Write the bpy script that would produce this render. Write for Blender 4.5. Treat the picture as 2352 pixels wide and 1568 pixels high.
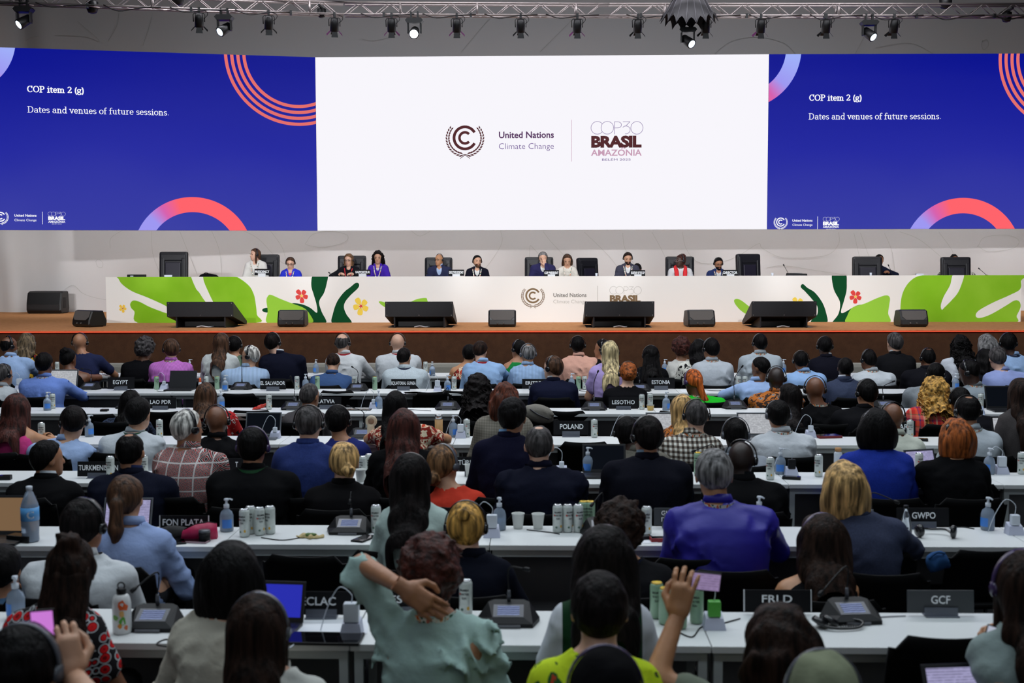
import bpy, bmesh, math, random
import numpy as np
from mathutils import Vector, Matrix, geometry
random.seed(7)
rng = np.random.RandomState(7)
PI = math.pi
for o in list(bpy.data.objects):
    bpy.data.objects.remove(o)
SC = bpy.context.scene
COL = SC.collection

# ------------------------------------------------------------------ camera
F_PX = 2800.0
CAM = Vector((0, 0, 2.24))
YAW, PITCH, ROLL = 0.025, -0.0699, -0.0025
cd = bpy.data.cameras.new('camera')
cam = bpy.data.objects.new('camera', cd)
COL.objects.link(cam)
cam.matrix_world = Matrix.Translation(CAM) @ Matrix.Rotation(YAW, 4, 'Z') @ Matrix.Rotation(PI / 2 + PITCH, 4, 'X') @ Matrix.Rotation(ROLL, 4, 'Z')
cd.sensor_width = 36.0
cd.lens = F_PX / 2352 * 36.0
cd.clip_end = 200
cd.dof.use_dof = True
cd.dof.focus_distance = 18.0
cd.dof.aperture_fstop = 4.0
SC.camera = cam
RC = cam.matrix_world.to_3x3()

# ------------------------------------------------------------------ world, lights, exposure
W = bpy.data.worlds.new('world'); SC.world = W; W.use_nodes = True
W.node_tree.nodes['Background'].inputs[0].default_value = (0.55, 0.65, 0.85, 1)
W.node_tree.nodes['Background'].inputs[1].default_value = 0.02
SC.view_settings.view_transform = 'Standard'
SC.view_settings.look = 'None'
SC.view_settings.exposure = 0.0
SC.view_settings.gamma = 1.0
SC.view_settings.use_curve_mapping = False
cy = SC.cycles
cy.use_denoising = True
cy.use_adaptive_sampling = True; cy.adaptive_threshold = 0.02
try:
    cy.denoiser = 'OPENIMAGEDENOISE'
except Exception:
    pass
cy.max_bounces = 5; cy.diffuse_bounces = 2; cy.glossy_bounces = 2; cy.transmission_bounces = 4; cy.transparent_max_bounces = 4
cy.caustics_reflective = False; cy.caustics_refractive = False
cy.sample_clamp_indirect = 3.0


def light(name, kind, loc, target, power, color, **kw):
    d = bpy.data.lights.new(name, kind)
    d.energy = power; d.color = color
    for k, v in kw.items():
        setattr(d, k, v)
    o = bpy.data.objects.new(name, d)
    COL.objects.link(o)
    o.location = loc
    o.rotation_euler = (Vector(target) - Vector(loc)).to_track_quat('-Z', 'Y').to_euler()
    return o


# the hall's rigged wash lights over the delegates (cool), and the front-of-house beams on the stage (neutral)
light('hall_wash', 'AREA', (0, 6.4, 9.5), (0, 6.8, 0), 500, (0.80, 0.92, 1.0), shape='RECTANGLE', size=14, size_y=2.2)
light('hall_wash_front', 'AREA', (0, 12.6, 9.0), (0, 13.4, 0), 860, (0.90, 0.94, 1.0), shape='RECTANGLE', size=16, size_y=1.6)
light('hall_wash_rear', 'AREA', (0, -0.6, 8.0), (0, 5.0, 0.8), 110, (0.78, 0.90, 1.0), shape='RECTANGLE', size=12, size_y=1.2)
for i, x in enumerate((-7.5, -2.5, 2.5, 7.5)):
    light('stage_beam', 'SPOT', (x, 12.5, 9.2), (x * 1.12, 22.9, 1.3), 1700, (1.0, 0.985, 0.965), spot_size=math.radians(40), spot_blend=0.75, shadow_soft_size=0.25)
# added fill from behind the camera, lifting the dark under the tables
light('rear_fill', 'AREA', (0, -1.8, 3.2), (0, 8, .6), 50, (0.85, 0.93, 1.0), shape='RECTANGLE', size=20, size_y=2.5)
# long-throw profiles at the back of the hall: they graze under the screens onto podium and fabric wall
for i in range(9):
    x = -12.0 + 3.0 * i
    light('front_of_house', 'SPOT', (x * .9, -1.0, 6.3), (x, 27.5, 1.75), 5600, (0.98, 0.98, 1.0), spot_size=math.radians(10.5), spot_blend=0.6, shadow_soft_size=0.12)
# added strip hidden behind the screens to brighten the fabric wall below
light('hidden_wall_fill', 'AREA', (0, 25.75, 3.15), (0, 27.6, 1.9), 185, (0.97, 0.98, 1.0), shape='RECTANGLE', size=24, size_y=0.12)
light('truss_wash', 'AREA', (0, 21.3, 7.4), (0, 24.6, 1.4), 200, (0.93, 0.93, 1.0), shape='RECTANGLE', size=15, size_y=0.3)


# ------------------------------------------------------------------ pixel -> world
def ray(px, py):
    return (RC @ Vector(((px - 1176) / F_PX, (784 - py) / F_PX, -1.0))).normalized()


def at_y(px, py, y):
    r = ray(px, py)
    return CAM + r * (y / r.y)


def at_z(px, py, z):
    r = ray(px, py)
    return CAM + r * ((z - CAM.z) / r.z)


def s2l(c):
    return c / 12.92 if c <= 0.04045 else ((c + 0.055) / 1.055) ** 2.4


def rgb(r, g, b):
    return (s2l(r / 255), s2l(g / 255), s2l(b / 255), 1.0)


# ------------------------------------------------------------------ materials
MC = {}


def nn(t, kind, **kw):
    n = t.nodes.new(kind)
    for k, v in kw.items():
        if k in n.inputs:
            n.inputs[k].default_value = v
        else:
            setattr(n, k, v)
    return n


def mat(name, col, rough=0.6, metal=0.0, spec=0.5, bump=None, vary=None, emit=0.0, trans=0.0, coat=0.0):
    """plain material; bump=(scale,strength[,stretch]); vary=(scale,col2[,stretch vector])"""
    if name in MC:
        return MC[name]
    m = bpy.data.materials.new(name); m.use_nodes = True
    t = m.node_tree; p = t.nodes['Principled BSDF']
    p.inputs['Base Color'].default_value = col
    p.inputs['Roughness'].default_value = rough
    p.inputs['Metallic'].default_value = metal
    p.inputs['Specular IOR Level'].default_value = spec
    if coat: p.inputs['Coat Weight'].default_value = coat
    if trans:
        p.inputs['Transmission Weight'].default_value = trans
        p.inputs['IOR'].default_value = 1.33
    if emit:
        p.inputs['Emission Color'].default_value = col
        p.inputs['Emission Strength'].default_value = emit
    tc = nn(t, 'ShaderNodeTexCoord')

    def noise(scale, stretch, detail=3.0):
        mp = nn(t, 'ShaderNodeMapping'); mp.inputs['Scale'].default_value = stretch
        t.links.new(tc.outputs['Object'], mp.inputs['Vector'])
        n = nn(t, 'ShaderNodeTexNoise', Scale=scale, Detail=detail)
        t.links.new(mp.outputs[0], n.inputs['Vector'])
        return n
    if vary:
        n = noise(vary[0], vary[2] if len(vary) > 2 else (1, 1, 1))
        r = nn(t, 'ShaderNodeValToRGB')
        r.color_ramp.elements[0].position = 0.35; r.color_ramp.elements[1].position = 0.68
        r.color_ramp.elements[0].color = col; r.color_ramp.elements[1].color = vary[1]
        t.links.new(n.outputs[0], r.inputs[0]); t.links.new(r.outputs[0], p.inputs['Base Color'])
    if bump:
        n = noise(bump[0], bump[2] if len(bump) > 2 else (1, 1, 1), 4.0)
        b = nn(t, 'ShaderNodeBump', Strength=bump[1], Distance=0.01)
        t.links.new(n.outputs[0], b.inputs['Height']); t.links.new(b.outputs[0], p.inputs['Normal'])
    MC[name] = m
    return m


def emat(name, col, strength=1.0):
    if name in MC:
        return MC[name]
    m = bpy.data.materials.new(name); m.use_nodes = True
    t = m.node_tree; t.nodes.clear()
    e = nn(t, 'ShaderNodeEmission', Strength=strength); e.inputs[0].default_value = col
    o = nn(t, 'ShaderNodeOutputMaterial'); t.links.new(e.outputs[0], o.inputs[0])
    MC[name] = m
    return m


# ------------------------------------------------------------------ objects
def setp(o, label=None, cat=None, group=None, kind=None):
    if label: o['label'] = label
    if cat: o['category'] = cat
    if group: o['group'] = group
    if kind: o['kind'] = kind
    return o


def link(name, me, parent=None, mats=None, loc=None, mw=None):
    o = bpy.data.objects.new(name, me)
    COL.objects.link(o)
    if mats is not None and me is not None and not me.materials:
        for mm in (mats if isinstance(mats, (list, tuple)) else [mats]):
            me.materials.append(mm)
    if parent is not None: o.parent = parent
    if loc is not None: o.location = loc
    if mw is not None: o.matrix_local = mw
    return o


def thing(name, loc, label, cat, rz=0.0, group=None):
    o = bpy.data.objects.new(name, None); COL.objects.link(o)
    o.location = loc; o.rotation_euler = (0, 0, rz); o.empty_display_size = 0.1
    return setp(o, label, cat, group)


def np_mesh(name, V, Q, smooth=True, midx=None):
    """fast mesh from vertex array and quad/tri face array (tris have -1 last)"""
    me = bpy.data.meshes.new(name)
    V = np.asarray(V, dtype=np.float32); Q = np.asarray(Q, dtype=np.int32)
    k = Q.shape[1]
    me.vertices.add(len(V)); me.vertices.foreach_set('co', V.ravel())
    me.loops.add(Q.size); me.loops.foreach_set('vertex_index', Q.ravel())
    me.polygons.add(len(Q))
    me.polygons.foreach_set('loop_start', np.arange(0, Q.size, k, dtype=np.int32))
    me.polygons.foreach_set('loop_total', np.full(len(Q), k, dtype=np.int32))
    me.polygons.foreach_set('use_smooth', np.full(len(Q), smooth, dtype=bool))
    if midx is not None: me.polygons.foreach_set('material_index', np.asarray(midx, dtype=np.int32))
    me.update(calc_edges=True)
    return me


class MB:
    """collects shapes into one mesh"""
    def __init__(s): s.V = []; s.F = []; s.S = []; s.M = []; s.m = 0
    def add(s, V, F, smooth=False):
        b = len(s.V); s.V += [tuple(v) for v in V]; s.F += [tuple(b + i for i in f) for f in F]
        s.S += [smooth] * len(F); s.M += [s.m] * len(F); return s
    def box(s, x0, x1, y0, y1, z0, z1, bev=0.0, M=None):
        if bev <= 0:
            V = [(x, y, z) for x in (x0, x1) for y in (y0, y1) for z in (z0, z1)]
            F = [(0, 1, 3, 2), (4, 6, 7, 5), (0, 4, 5, 1), (2, 3, 7, 6), (0, 2, 6, 4), (1, 5, 7, 3)]
        else:
            bm = bmesh.new(); bmesh.ops.create_cube(bm, size=1)
            bmesh.ops.scale(bm, vec=(x1 - x0, y1 - y0, z1 - z0), verts=bm.verts)
            bmesh.ops.translate(bm, vec=((x0 + x1) / 2, (y0 + y1) / 2, (z0 + z1) / 2), verts=bm.verts)
            bmesh.ops.bevel(bm, geom=bm.edges[:], offset=bev, segments=2, affect='EDGES', profile=0.6)
            bm.verts.index_update()
            V = [v.co.copy() for v in bm.verts]; F = [[v.index for v in f.verts] for f in bm.faces]; bm.free()
        if M is not None: V = [M @ Vector(v) for v in V]
        return s.add(V, F)
    def tube(s, pts, r, seg=8, caps=True):
        pts = [Vector(p) for p in pts]; n = len(pts)
        rr = r if isinstance(r, (list, tuple)) else [r] * n
        V = []; F = []
        up = Vector((0, 0, 1))
        for i, p in enumerate(pts):
            d = (pts[min(i + 1, n - 1)] - pts[max(i - 1, 0)]).normalized()
            a = d.cross(up)
            if a.length < 0.05: a = d.cross(Vector((0, 1, 0)))
            a.normalize(); b = a.cross(d)
            for k in range(seg):
                t = 2 * PI * k / seg
                V.append(p + (a * math.cos(t) + b * math.sin(t)) * rr[i])
        for i in range(n - 1):
            for k in range(seg):
                k2 = (k + 1) % seg
                F.append((i * seg + k, i * seg + k2, (i + 1) * seg + k2, (i + 1) * seg + k))
        if caps: F.append(tuple(range(seg - 1, -1, -1))); F.append(tuple((n - 1) * seg + k for k in range(seg)))
        return s.add(V, F, True)
    def lathe(s, prof, seg=20, M=None, sq=None):
        V = []; F = []; n = len(prof)
        for (r, z) in prof:
            for k in range(seg):
                t = 2 * PI * k / seg
                V.append(Vector((r * math.cos(t), r * math.sin(t), z)))
        for i in range(n - 1):
            for k in range(seg):
                k2 = (k + 1) % seg
                F.append((i * seg + k, i * seg + k2, (i + 1) * seg + k2, (i + 1) * seg + k))
        F.append(tuple(range(seg - 1, -1, -1))); F.append(tuple((n - 1) * seg + k for k in range(seg)))
        if M is not None: V = [M @ v for v in V]
        return s.add(V, F, True)
    def prism(s, poly, y0, y1, M=None):
        """poly: list of (x,z) extruded along y"""
        n = len(poly)
        V = [Vector((x, y0, z)) for x, z in poly] + [Vector((x, y1, z)) for x, z in poly]
        F = [tuple(range(n)), tuple(range(2 * n - 1, n - 1, -1))] + [(i, i + n, (i + 1) % n + n, (i + 1) % n) for i in range(n)]
        if M is not None: V = [M @ v for v in V]
        return s.add(V, F)
    def flat(s, poly, y=0.0):
        """filled outline in the xz plane"""
        P = [Vector((x, z, 0)) for x, z in poly]
        T = geometry.tessellate_polygon([P])
        return s.add([(x, y, z) for x, z in poly], T)
    def mesh(s, name):
        me = bpy.data.meshes.new(name)
        me.from_pydata([tuple(v) for v in s.V], [], s.F)
        me.polygons.foreach_set('use_smooth', s.S)
        me.polygons.foreach_set('material_index', s.M)
        me.update()
        bm = bmesh.new(); bm.from_mesh(me); bmesh.ops.recalc_face_normals(bm, faces=bm.faces); bm.to_mesh(me); bm.free()
        return me
    def build(s, name, m, parent=None, loc=None, mw=None):
        return link(name, s.mesh(name), parent, m, loc, mw)


def catmull(P, n=6, closed=True):
    out = []; L = len(P)
    rngi = range(L) if closed else range(L - 1)
    for i in rngi:
        if closed: p0, p1, p2, p3 = P[(i - 1) % L], P[i], P[(i + 1) % L], P[(i + 2) % L]
        else: p0, p1, p2, p3 = P[max(i - 1, 0)], P[i], P[i + 1], P[min(i + 2, L - 1)]
        for k in range(n):
            t = k / n
            out.append(tuple(0.5 * ((2 * p1[j]) + (-p0[j] + p2[j]) * t + (2 * p0[j] - 5 * p1[j] + 4 * p2[j] - p3[j]) * t * t + (-p0[j] + 3 * p1[j] - 3 * p2[j] + p3[j]) * t ** 3) for j in range(len(p1))))
    if not closed: out.append(tuple(P[-1]))
    return out


# ------------------------------------------------------------------ lettering
def text_geo(s, w=None, h=None, bold=0.0, space=1.0, align='C', shear=0.0):
    """verts (x,z) and faces of a line of lettering; fitted to width w and/or cap height h; origin at its centre (align C) or left baseline (L)"""
    c = bpy.data.curves.new('t', 'FONT'); c.body = s; c.size = 1; c.offset = bold; c.space_character = space; c.shear = shear
    c.resolution_u = 3; c.fill_mode = 'FRONT'
    o = bpy.data.objects.new('t', c); COL.objects.link(o)
    bpy.context.view_layer.update()
    me = o.to_mesh()
    V = np.array([(v.co.x, v.co.y) for v in me.vertices]); F = [list(p.vertices) for p in me.polygons]
    o.to_mesh_clear(); bpy.data.objects.remove(o); bpy.data.curves.remove(c)
    x0, x1 = V[:, 0].min(), V[:, 0].max(); caph = 0.73
    sx = w / (x1 - x0) if w else None
    sz = h / caph if h else sx
    if sx is None: sx = sz
    V[:, 0] = (V[:, 0] - (x0 if align == 'L' else (x0 + x1) / 2)) * sx
    V[:, 1] = (V[:, 1] - (0 if align == 'L' else caph / 2)) * sz
    return V, F


def add_text(mb, s, x, z, y=0.0, flip=False, **kw):
    V, F = text_geo(s, **kw)
    sg = -1 if flip else 1
    return mb.add([(x + sg * v[0], y, z + v[1]) for v in V], F)


def strokes(mb, lines, wx, wz, y=0.0):
    """paint polylines with an elliptical nib"""
    E = [(math.cos(a) * wx / 2, math.sin(a) * wz / 2) for a in [2 * PI * k / 10 for k in range(10)]]
    for L in lines:
        for (x, z) in L: mb.add([(x + e[0], y, z + e[1]) for e in E], [tuple(range(10))])
        for (a, b) in zip(L[:-1], L[1:]):
            d = (b[0] - a[0], b[1] - a[1]); l = math.hypot(*d)
            if l < 1e-9: continue
            n = (-d[1] / l, d[0] / l)
            # support point of the nib in direction n
            q = math.hypot(n[0] * wx / 2, n[1] * wz / 2)
            s_ = (n[0] * (wx / 2) ** 2 / q, n[1] * (wz / 2) ** 2 / q)
            mb.add([(a[0] + s_[0], y, a[1] + s_[1]), (b[0] + s_[0], y, b[1] + s_[1]), (b[0] - s_[0], y, b[1] - s_[1]), (a[0] - s_[0], y, a[1] - s_[1])], [(0, 1, 2, 3)])


def arc(cx, cz, rx, rz, a0, a1, n=12):
    return [(cx + rx * math.cos(math.radians(a0 + (a1 - a0) * k / n)), cz + rz * math.sin(math.radians(a0 + (a1 - a0) * k / n))) for k in range(n + 1)]


# serif glyphs: (advance, strokes); x-height .46, cap .70, descender -.2
def _ser(x, z, w=0.11): return [(x - w, z), (x + w, z)]
GL = {
 'C': (0.66, [arc(.36, .35, .27, .34, 45, 315, 16), [(.55, .7), (.55, .5)], ]),
 'O': (0.74, [arc(.37, .35, .29, .34, 0, 360, 20)]),
 'P': (0.60, [[(.15, 0), (.15, .69)], _ser(.15, .0), _ser(.12, .69, .08), [(.15, .69), (.32, .69)], arc(.32, .51, .18, .18, 90, -90, 8), [(.32, .33), (.15, .33)]]),
 'D': (0.72, [[(.15, 0), (.15, .69)], _ser(.12, .0, .08), _ser(.12, .69, .08), [(.15, .69), (.32, .69)], arc(.32, .345, .29, .345, 90, -90, 12), [(.32, 0), (.15, 0)]]),
 'i': (0.30, [[(.15, 0), (.15, .46)], _ser(.15, 0), _ser(.11, .46, .06), [(.15, .64), (.15, .645)]]),
 't': (0.36, [[(.15, .58), (.15, .08)], arc(.24, .09, .09, .09, 180, 300, 5), [(.04, .44), (.31, .44)]]),
 'e': (0.47, [[(.06, .25), (.41, .25)], arc(.235, .23, .175, .225, 5, 320, 14)]),
 'm': (0.86, [[(.14, 0), (.14, .46)], _ser(.10, .46, .05), _ser(.14, 0, .09), arc(.28, .32, .13, .13, 170, 0, 7), [(.41, .32), (.41, 0)], _ser(.41, 0, .09), arc(.55, .32, .13, .13, 180, 0, 7), [(.68, .32), (.68, 0)], _ser(.70, 0, .09)]),
 'n': (0.58, [[(.14, 0), (.14, .46)], _ser(.10, .46, .05), _ser(.14, 0, .09), arc(.28, .32, .14, .13, 170, 0, 7), [(.42, .32), (.42, 0)], _ser(.43, 0, .09)]),
 'u': (0.58, [[(.14, .46), (.14, .14)], _ser(.10, .46, .05), arc(.28, .14, .14, .13, 180, 350, 7), [(.42, .46), (.42, 0)], _ser(.38, .46, .05), _ser(.46, 0, .05)]),
 'r': (0.43, [[(.14, 0), (.14, .46)], _ser(.10, .46, .05), _ser(.15, 0, .10), arc(.30, .30, .14, .15, 170, 60, 6)]),
 'a': (0.50, [arc(.235, .32, .14, .14, 160, 0, 7), [(.375, .32), (.375, .06), (.44, .01)], arc(.22, .13, .15, .13, 60, 310, 10), [(.30, .245), (.375, .26)]]),
 's': (0.42, [arc(.21, .34, .13, .11, 30, 250, 9), arc(.21, .115, .14, .115, 90, -150, 9)]),
 'd': (0.56, [[(.42, .72), (.42, 0)], _ser(.38, .72, .05), _ser(.46, 0, .05), arc(.25, .23, .18, .23, 30, 330, 14)]),
 'o': (0.52, [arc(.26, .23, .20, .23, 0, 360, 18)]),
 'v': (0.50, [[(.08, .46), (.25, .01), (.42, .46)], _ser(.07, .46, .08), _ser(.42, .46, .07)]),
 'f': (0.35, [[(.15, 0), (.15, .56)], arc(.27, .58, .12, .13, 180, 50, 6), _ser(.15, 0, .10), [(.04, .44), (.31, .44)]]),
 'g': (0.52, [arc(.23, .31, .15, .15, 0, 360, 14), [(.34, .43), (.46, .45)], [(.13, .19), (.11, .08), (.34, .05)], arc(.25, -.06, .19, .12, 40, -220, 12)]),
 '2': (0.52, [arc(.25, .50, .17, .19, 160, -20, 8), [(.41, .43), (.09, .03), (.45, .03)], [(.45, .03), (.45, .12)]]),
 '(': (0.32, [arc(.42, .25, .28, .50, 125, 235, 8)]),
 ')': (0.32, [arc(-.10, .25, .28, .50, -55, 55, 8)]),
 '.': (0.24, [[(.12, .04), (.12, .045)]]),
 ' ': (0.26, []),
}


def serif(mb, s, x, z, w, y=0.0, thick=0.085, thin=0.045):
    tot = sum(GL[c][0] for c in s); k = w / tot
    cx = x
    for c in s:
        adv, L = GL[c]
        strokes(mb, [[(cx + a * k, z + b * k) for a, b in l] for l in L], thick * k, thin * k, y)
        cx += adv * k


def ring_sector(mb, cx, cz, r0, r1, a0, a1, y=0.0, n=24, clip=None):
    A = [math.radians(a0 + (a1 - a0) * i / n) for i in range(n + 1)]
    V = []; F = []
    for a in A:
        V.append((cx + r0 * math.cos(a), y, cz + r0 * math.sin(a))); V.append((cx + r1 * math.cos(a), y, cz + r1 * math.sin(a)))
    for i in range(n): F.append((2 * i, 2 * i + 1, 2 * i + 3, 2 * i + 2))
    mb.add(V, F)


def emblem(mb, cx, cz, s, y=0.0):
    """double C between two laurel branches; s = overall width"""
    u = s / 2.0
    ring_sector(mb, cx, cz + .07 * u, .455 * u, .59 * u, 29, 331, y, 34)
    ring_sector(mb, cx, cz + .07 * u, .20 * u, .325 * u, 42, 318, y, 24)
    for sg in (1, -1):
        stem = []
        for k in range(15):
            a = math.radians(-95 + 137 * k / 14)
            stem.append((cx + sg * (.80 * u * math.cos(a) + .02 * u), cz + .05 * u + .78 * u * math.sin(a)))
        for k in range(1, 14):
            px, pz = stem[k]; dx, dz = stem[k + 1][0] - stem[k - 1][0], stem[k + 1][1] - stem[k - 1][1]
            l = math.hypot(dx, dz); dx /= l; dz /= l
            for side in (1, -1):
                nx, nz = -dz * side, dx * side
                L = .25 * u * (1.0 - .022 * k)
                bx, bz = px + nx * .03 * u, pz + nz * .03 * u
                tx, tz = px + dx * L * .93 + nx * L * .42, pz + dz * L * .93 + nz * L * .42
                mx, mz = (bx + tx) / 2, (bz + tz) / 2
                ww = .042 * u
                ex, ez = (tx - bx) / L, (tz - bz) / L
                mb.add([(bx, y, bz), (mx - ez * ww, y, mz + ex * ww), (tx, y, tz), (mx + ez * ww, y, mz - ex * ww)], [(0, 1, 2, 3)])
        strokes(mb, [[(cx - sg * .02 * u, cz - .72 * u), (cx + sg * .22 * u, cz - .90 * u)], [(cx - sg * .02 * u, cz - .72 * u), (cx - sg * .2 * u, cz - .76 * u)]], .03 * u, .03 * u, y)


def cop_logo(mats, parent, x0, z0, w, y, part='lettering'):
    """COP30 / BRASIL / AMAZONIA / BELEM 2025 stacked; x0 left, z0 top; mats = (thin, bold, pattern, small)"""
    k = w / 120.0

    def X(a): return x0 + a * k

    def Z(a): return z0 - a * k
    mb = MB()
    L = [[(X(a), Z(b)) for a, b in l] for l in [
        arc(15, 15.5, 14.5, 14.5, 42, 318, 22), arc(38, 15.5, 14.5, 14.5, 0, 360, 26),
        [(54.5, 30), (54.5, 2)], [(54.5, 2), (62, 2)], arc(62, 9, 8.5, 7, 90, -90, 10), [(62, 16), (54.5, 16)],
        [(74, 2), (90, 2), (80, 12)], arc(81, 20.5, 9.5, 9, 100, -140, 14), arc(106, 16, 14, 14.5, 0, 360, 26)]]
    strokes(mb, L, 1.0 * k, 1.0 * k, y)
    mb.build(part, mats[0], parent)
    mb = MB(); add_text(mb, 'BRASIL', X(59), Z(46.5), y, w=116 * k, h=25 * k, bold=0.055, space=0.95); mb.build(part, mats[1], parent)
    mb = MB(); add_text(mb, 'AMAZONIA', X(59), Z(72), y, w=117 * k, h=14.5 * k, bold=0.022, space=1.0); strokes(mb, [[(X(71), Z(63.5)), (X(75), Z(60.5)), (X(79), Z(63.5))]], 2 * k, 1.5 * k, y); mb.build(part, mats[2], parent)
    mb = MB(); add_text(mb, 'BELÉM 2025', X(59), Z(88), y, w=66 * k, h=5 * k); mb.build(part, mats[3], parent)

# ================================================================== the setting
Y_DESK = 23.2
Z_ST = at_y(1246, 740, Y_DESK).z
Z_DK = at_y(1246, 634, Y_DESK).z
Y_STF = at_z(1246, 758, Z_ST).y
Y_WALL = at_z(160, 716, Z_ST).y
Z_WT = at_y(1246, -12, Y_WALL).z

carpet_hall = mat('hall_carpet', rgb(34, 34, 38), 0.95, bump=(60, 0.4), vary=(3, rgb(26, 26, 30)))
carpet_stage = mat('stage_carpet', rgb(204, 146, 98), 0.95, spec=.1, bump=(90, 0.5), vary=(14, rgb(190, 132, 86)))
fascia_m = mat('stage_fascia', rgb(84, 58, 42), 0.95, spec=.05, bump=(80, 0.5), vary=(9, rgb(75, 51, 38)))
dark_m = mat('hall_dark', rgb(40, 36, 36), 0.9, bump=(4, 0.2))
MB().box(-17, 17, -2, 31, -0.1, 0).build('floor', carpet_hall)['kind'] = 'structure'
MB().box(-17, 17, -2, 31, 10.2, 10.3).build('ceiling', dark_m)['kind'] = 'structure'
MB().box(-17, 17, 31, 31.1, 0, 10.2).build('wall_back', dark_m)['kind'] = 'structure'
MB().box(-17.1, -17, -2, 31, 0, 10.2).build('wall_left', dark_m)['kind'] = 'structure'
MB().box(17, 17.1, -2, 31, 0, 10.2).build('wall_right', dark_m)['kind'] = 'structure'

# stretched fabric wall behind the screens: a gentle cloth with soft folds at its left end
xs = np.linspace(-15.5, 15.5, 320); zs = np.linspace(Z_ST, Z_WT, 40)
V = []; Q = []
xl = at_y(8, 620, Y_WALL).x
for z in zs:
    for x in xs:
        k = math.exp(-((x - xl) / 1.0) ** 2)
        d = 0.012 * math.sin(x * 1.9 + z) + 0.010 * math.sin(z * 5 + x * 0.6)
        d += -0.22 * k * math.sin((x - xl) * 4.5 + 0.35 * (z - Z_ST))
        d += -0.35 / (1 + math.exp(-(xl - 0.15 - x) * 9)) * (1 + 0.3 * (z - Z_ST))
        V.append((x, Y_WALL + d, z))
nx = len(xs)
for j in range(len(zs) - 1):
    for i in range(nx - 1):
        Q.append((j * nx + i, j * nx + i + 1, (j + 1) * nx + i + 1, (j + 1) * nx + i))
fabric_m = mat('wall_fabric', rgb(214, 212, 212), 0.95, bump=(7, 0.25, (1, 1, 0.5)))
wall = link('wall_front', np_mesh('wall_front', V, Q), None, fabric_m); wall['kind'] = 'structure'
# thin printed contour lines on the fabric
mb = MB()
RL = random.Random(3)


def wallpt(px, py):
    p = at_y(px, py, Y_WALL); return (p.x, p.z)


lines = [
    [(0, 655), (60, 700), (150, 735)], [(255, 570), (258, 545), (300, 520)], [(222, 600), (228, 595), (238, 604), (236, 614), (226, 612), (222, 600)],
    [(150, 665), (170, 655), (190, 672), (215, 682), (245, 688)], [(350, 520), (352, 580), (370, 630)], [(410, 520), (430, 570), (455, 632)],
    [(485, 525), (505, 575), (510, 632)], [(540, 522), (590, 545), (630, 585), (655, 605), (650, 570), (620, 527)],
    [(705, 556), (720, 538), (760, 531), (798, 540), (792, 556), (745, 568), (705, 562), (705, 556)],
    [(945, 530), (965, 542), (990, 530)], [(1150, 530), (1152, 560), (1120, 610), (1095, 632)], [(1215, 632), (1217, 570), (1225, 570), (1260, 610)],
    [(1248, 532), (1270, 560), (1340, 632)], [(1342, 533), (1400, 590), (1430, 632)], [(1430, 535), (1435, 570), (1460, 612)], [(1497, 533), (1520, 575), (1540, 620)],
    [(1567, 533), (1575, 570), (1600, 600), (1640, 605), (1690, 590), (1740, 560), (1750, 570), (1790, 590), (1840, 592), (1900, 585), (1925, 560), (1925, 533)],
    [(1760, 615), (1800, 610), (1880, 622), (1945, 632)], [(1960, 535), (1975, 600)], [(1975, 535), (1995, 590)], [(2030, 535), (2048, 580), (2055, 632)],
    [(2065, 532), (2110, 550), (2160, 590)], [(2155, 533), (2185, 575), (2190, 600)],
    [(2245, 565), (2260, 545), (2310, 540), (2338, 552), (2325, 570), (2270, 578), (2245, 565)],
    [(60, 95), (90, 84), (190, 84), (230, 95), (180, 50)], [(250, 95), (270, 60), (275, 30)], [(330, 105), (345, 60), (350, 40)],
    [(830, 90), (860, 94), (900, 85)], [(1060, 120), (1110, 60), (1140, 30)], [(1240, 120), (1290, 70), (1320, 40)], [(1640, 125), (1680, 95), (1740, 86), (1800, 100), (1830, 130)],
    [(1960, 130), (1985, 80), (1990, 40)], [(2010, 110), (2090, 100), (2150, 130)], [(2255, 95), (2265, 92), (2268, 105), (2258, 115), (2253, 105), (2255, 95)]]
for L in lines:
    P = catmull([wallpt(*p) for p in L], 8, closed=(L[0] == L[-1] and len(L) > 4))
    strokes(mb, [P], 0.007, 0.007, Y_WALL - 0.05)
mb.build('contour_print', mat('contour_ink', rgb(186, 186, 180), 0.9), wall)
p = at_y(55, 706, Y_WALL - 0.3)

# stage: fascia and deck
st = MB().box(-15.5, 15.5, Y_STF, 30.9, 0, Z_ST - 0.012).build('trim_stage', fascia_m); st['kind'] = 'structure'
MB().box(-15.5, 15.5, Y_STF - 0.01, Y_WALL + 0.4, Z_ST - 0.012, Z_ST).build('stage_carpet', carpet_stage, st)
led = emat('led_red', rgb(255, 92, 62), 1.5)
o = MB().box(-15.5, 15.5, Y_STF - 0.030, Y_STF - 0.012, Z_ST - 0.030, Z_ST - 0.018).build('led_strip', led)
setp(o, 'thin glowing red light strip along the front edge of the stage', 'light strip')

# ------------------------------------------------------------------ the three LED screens
YC = 25.0
zt = at_y(1246, 128, YC).z; zb = at_y(1246, 528, YC).z; HS = zt - zb


def fit_y(px, pt, pb):
    a = ray(px, pt); b = ray(px, pb)
    return HS / (a.z / a.y - b.z / b.y)


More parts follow.
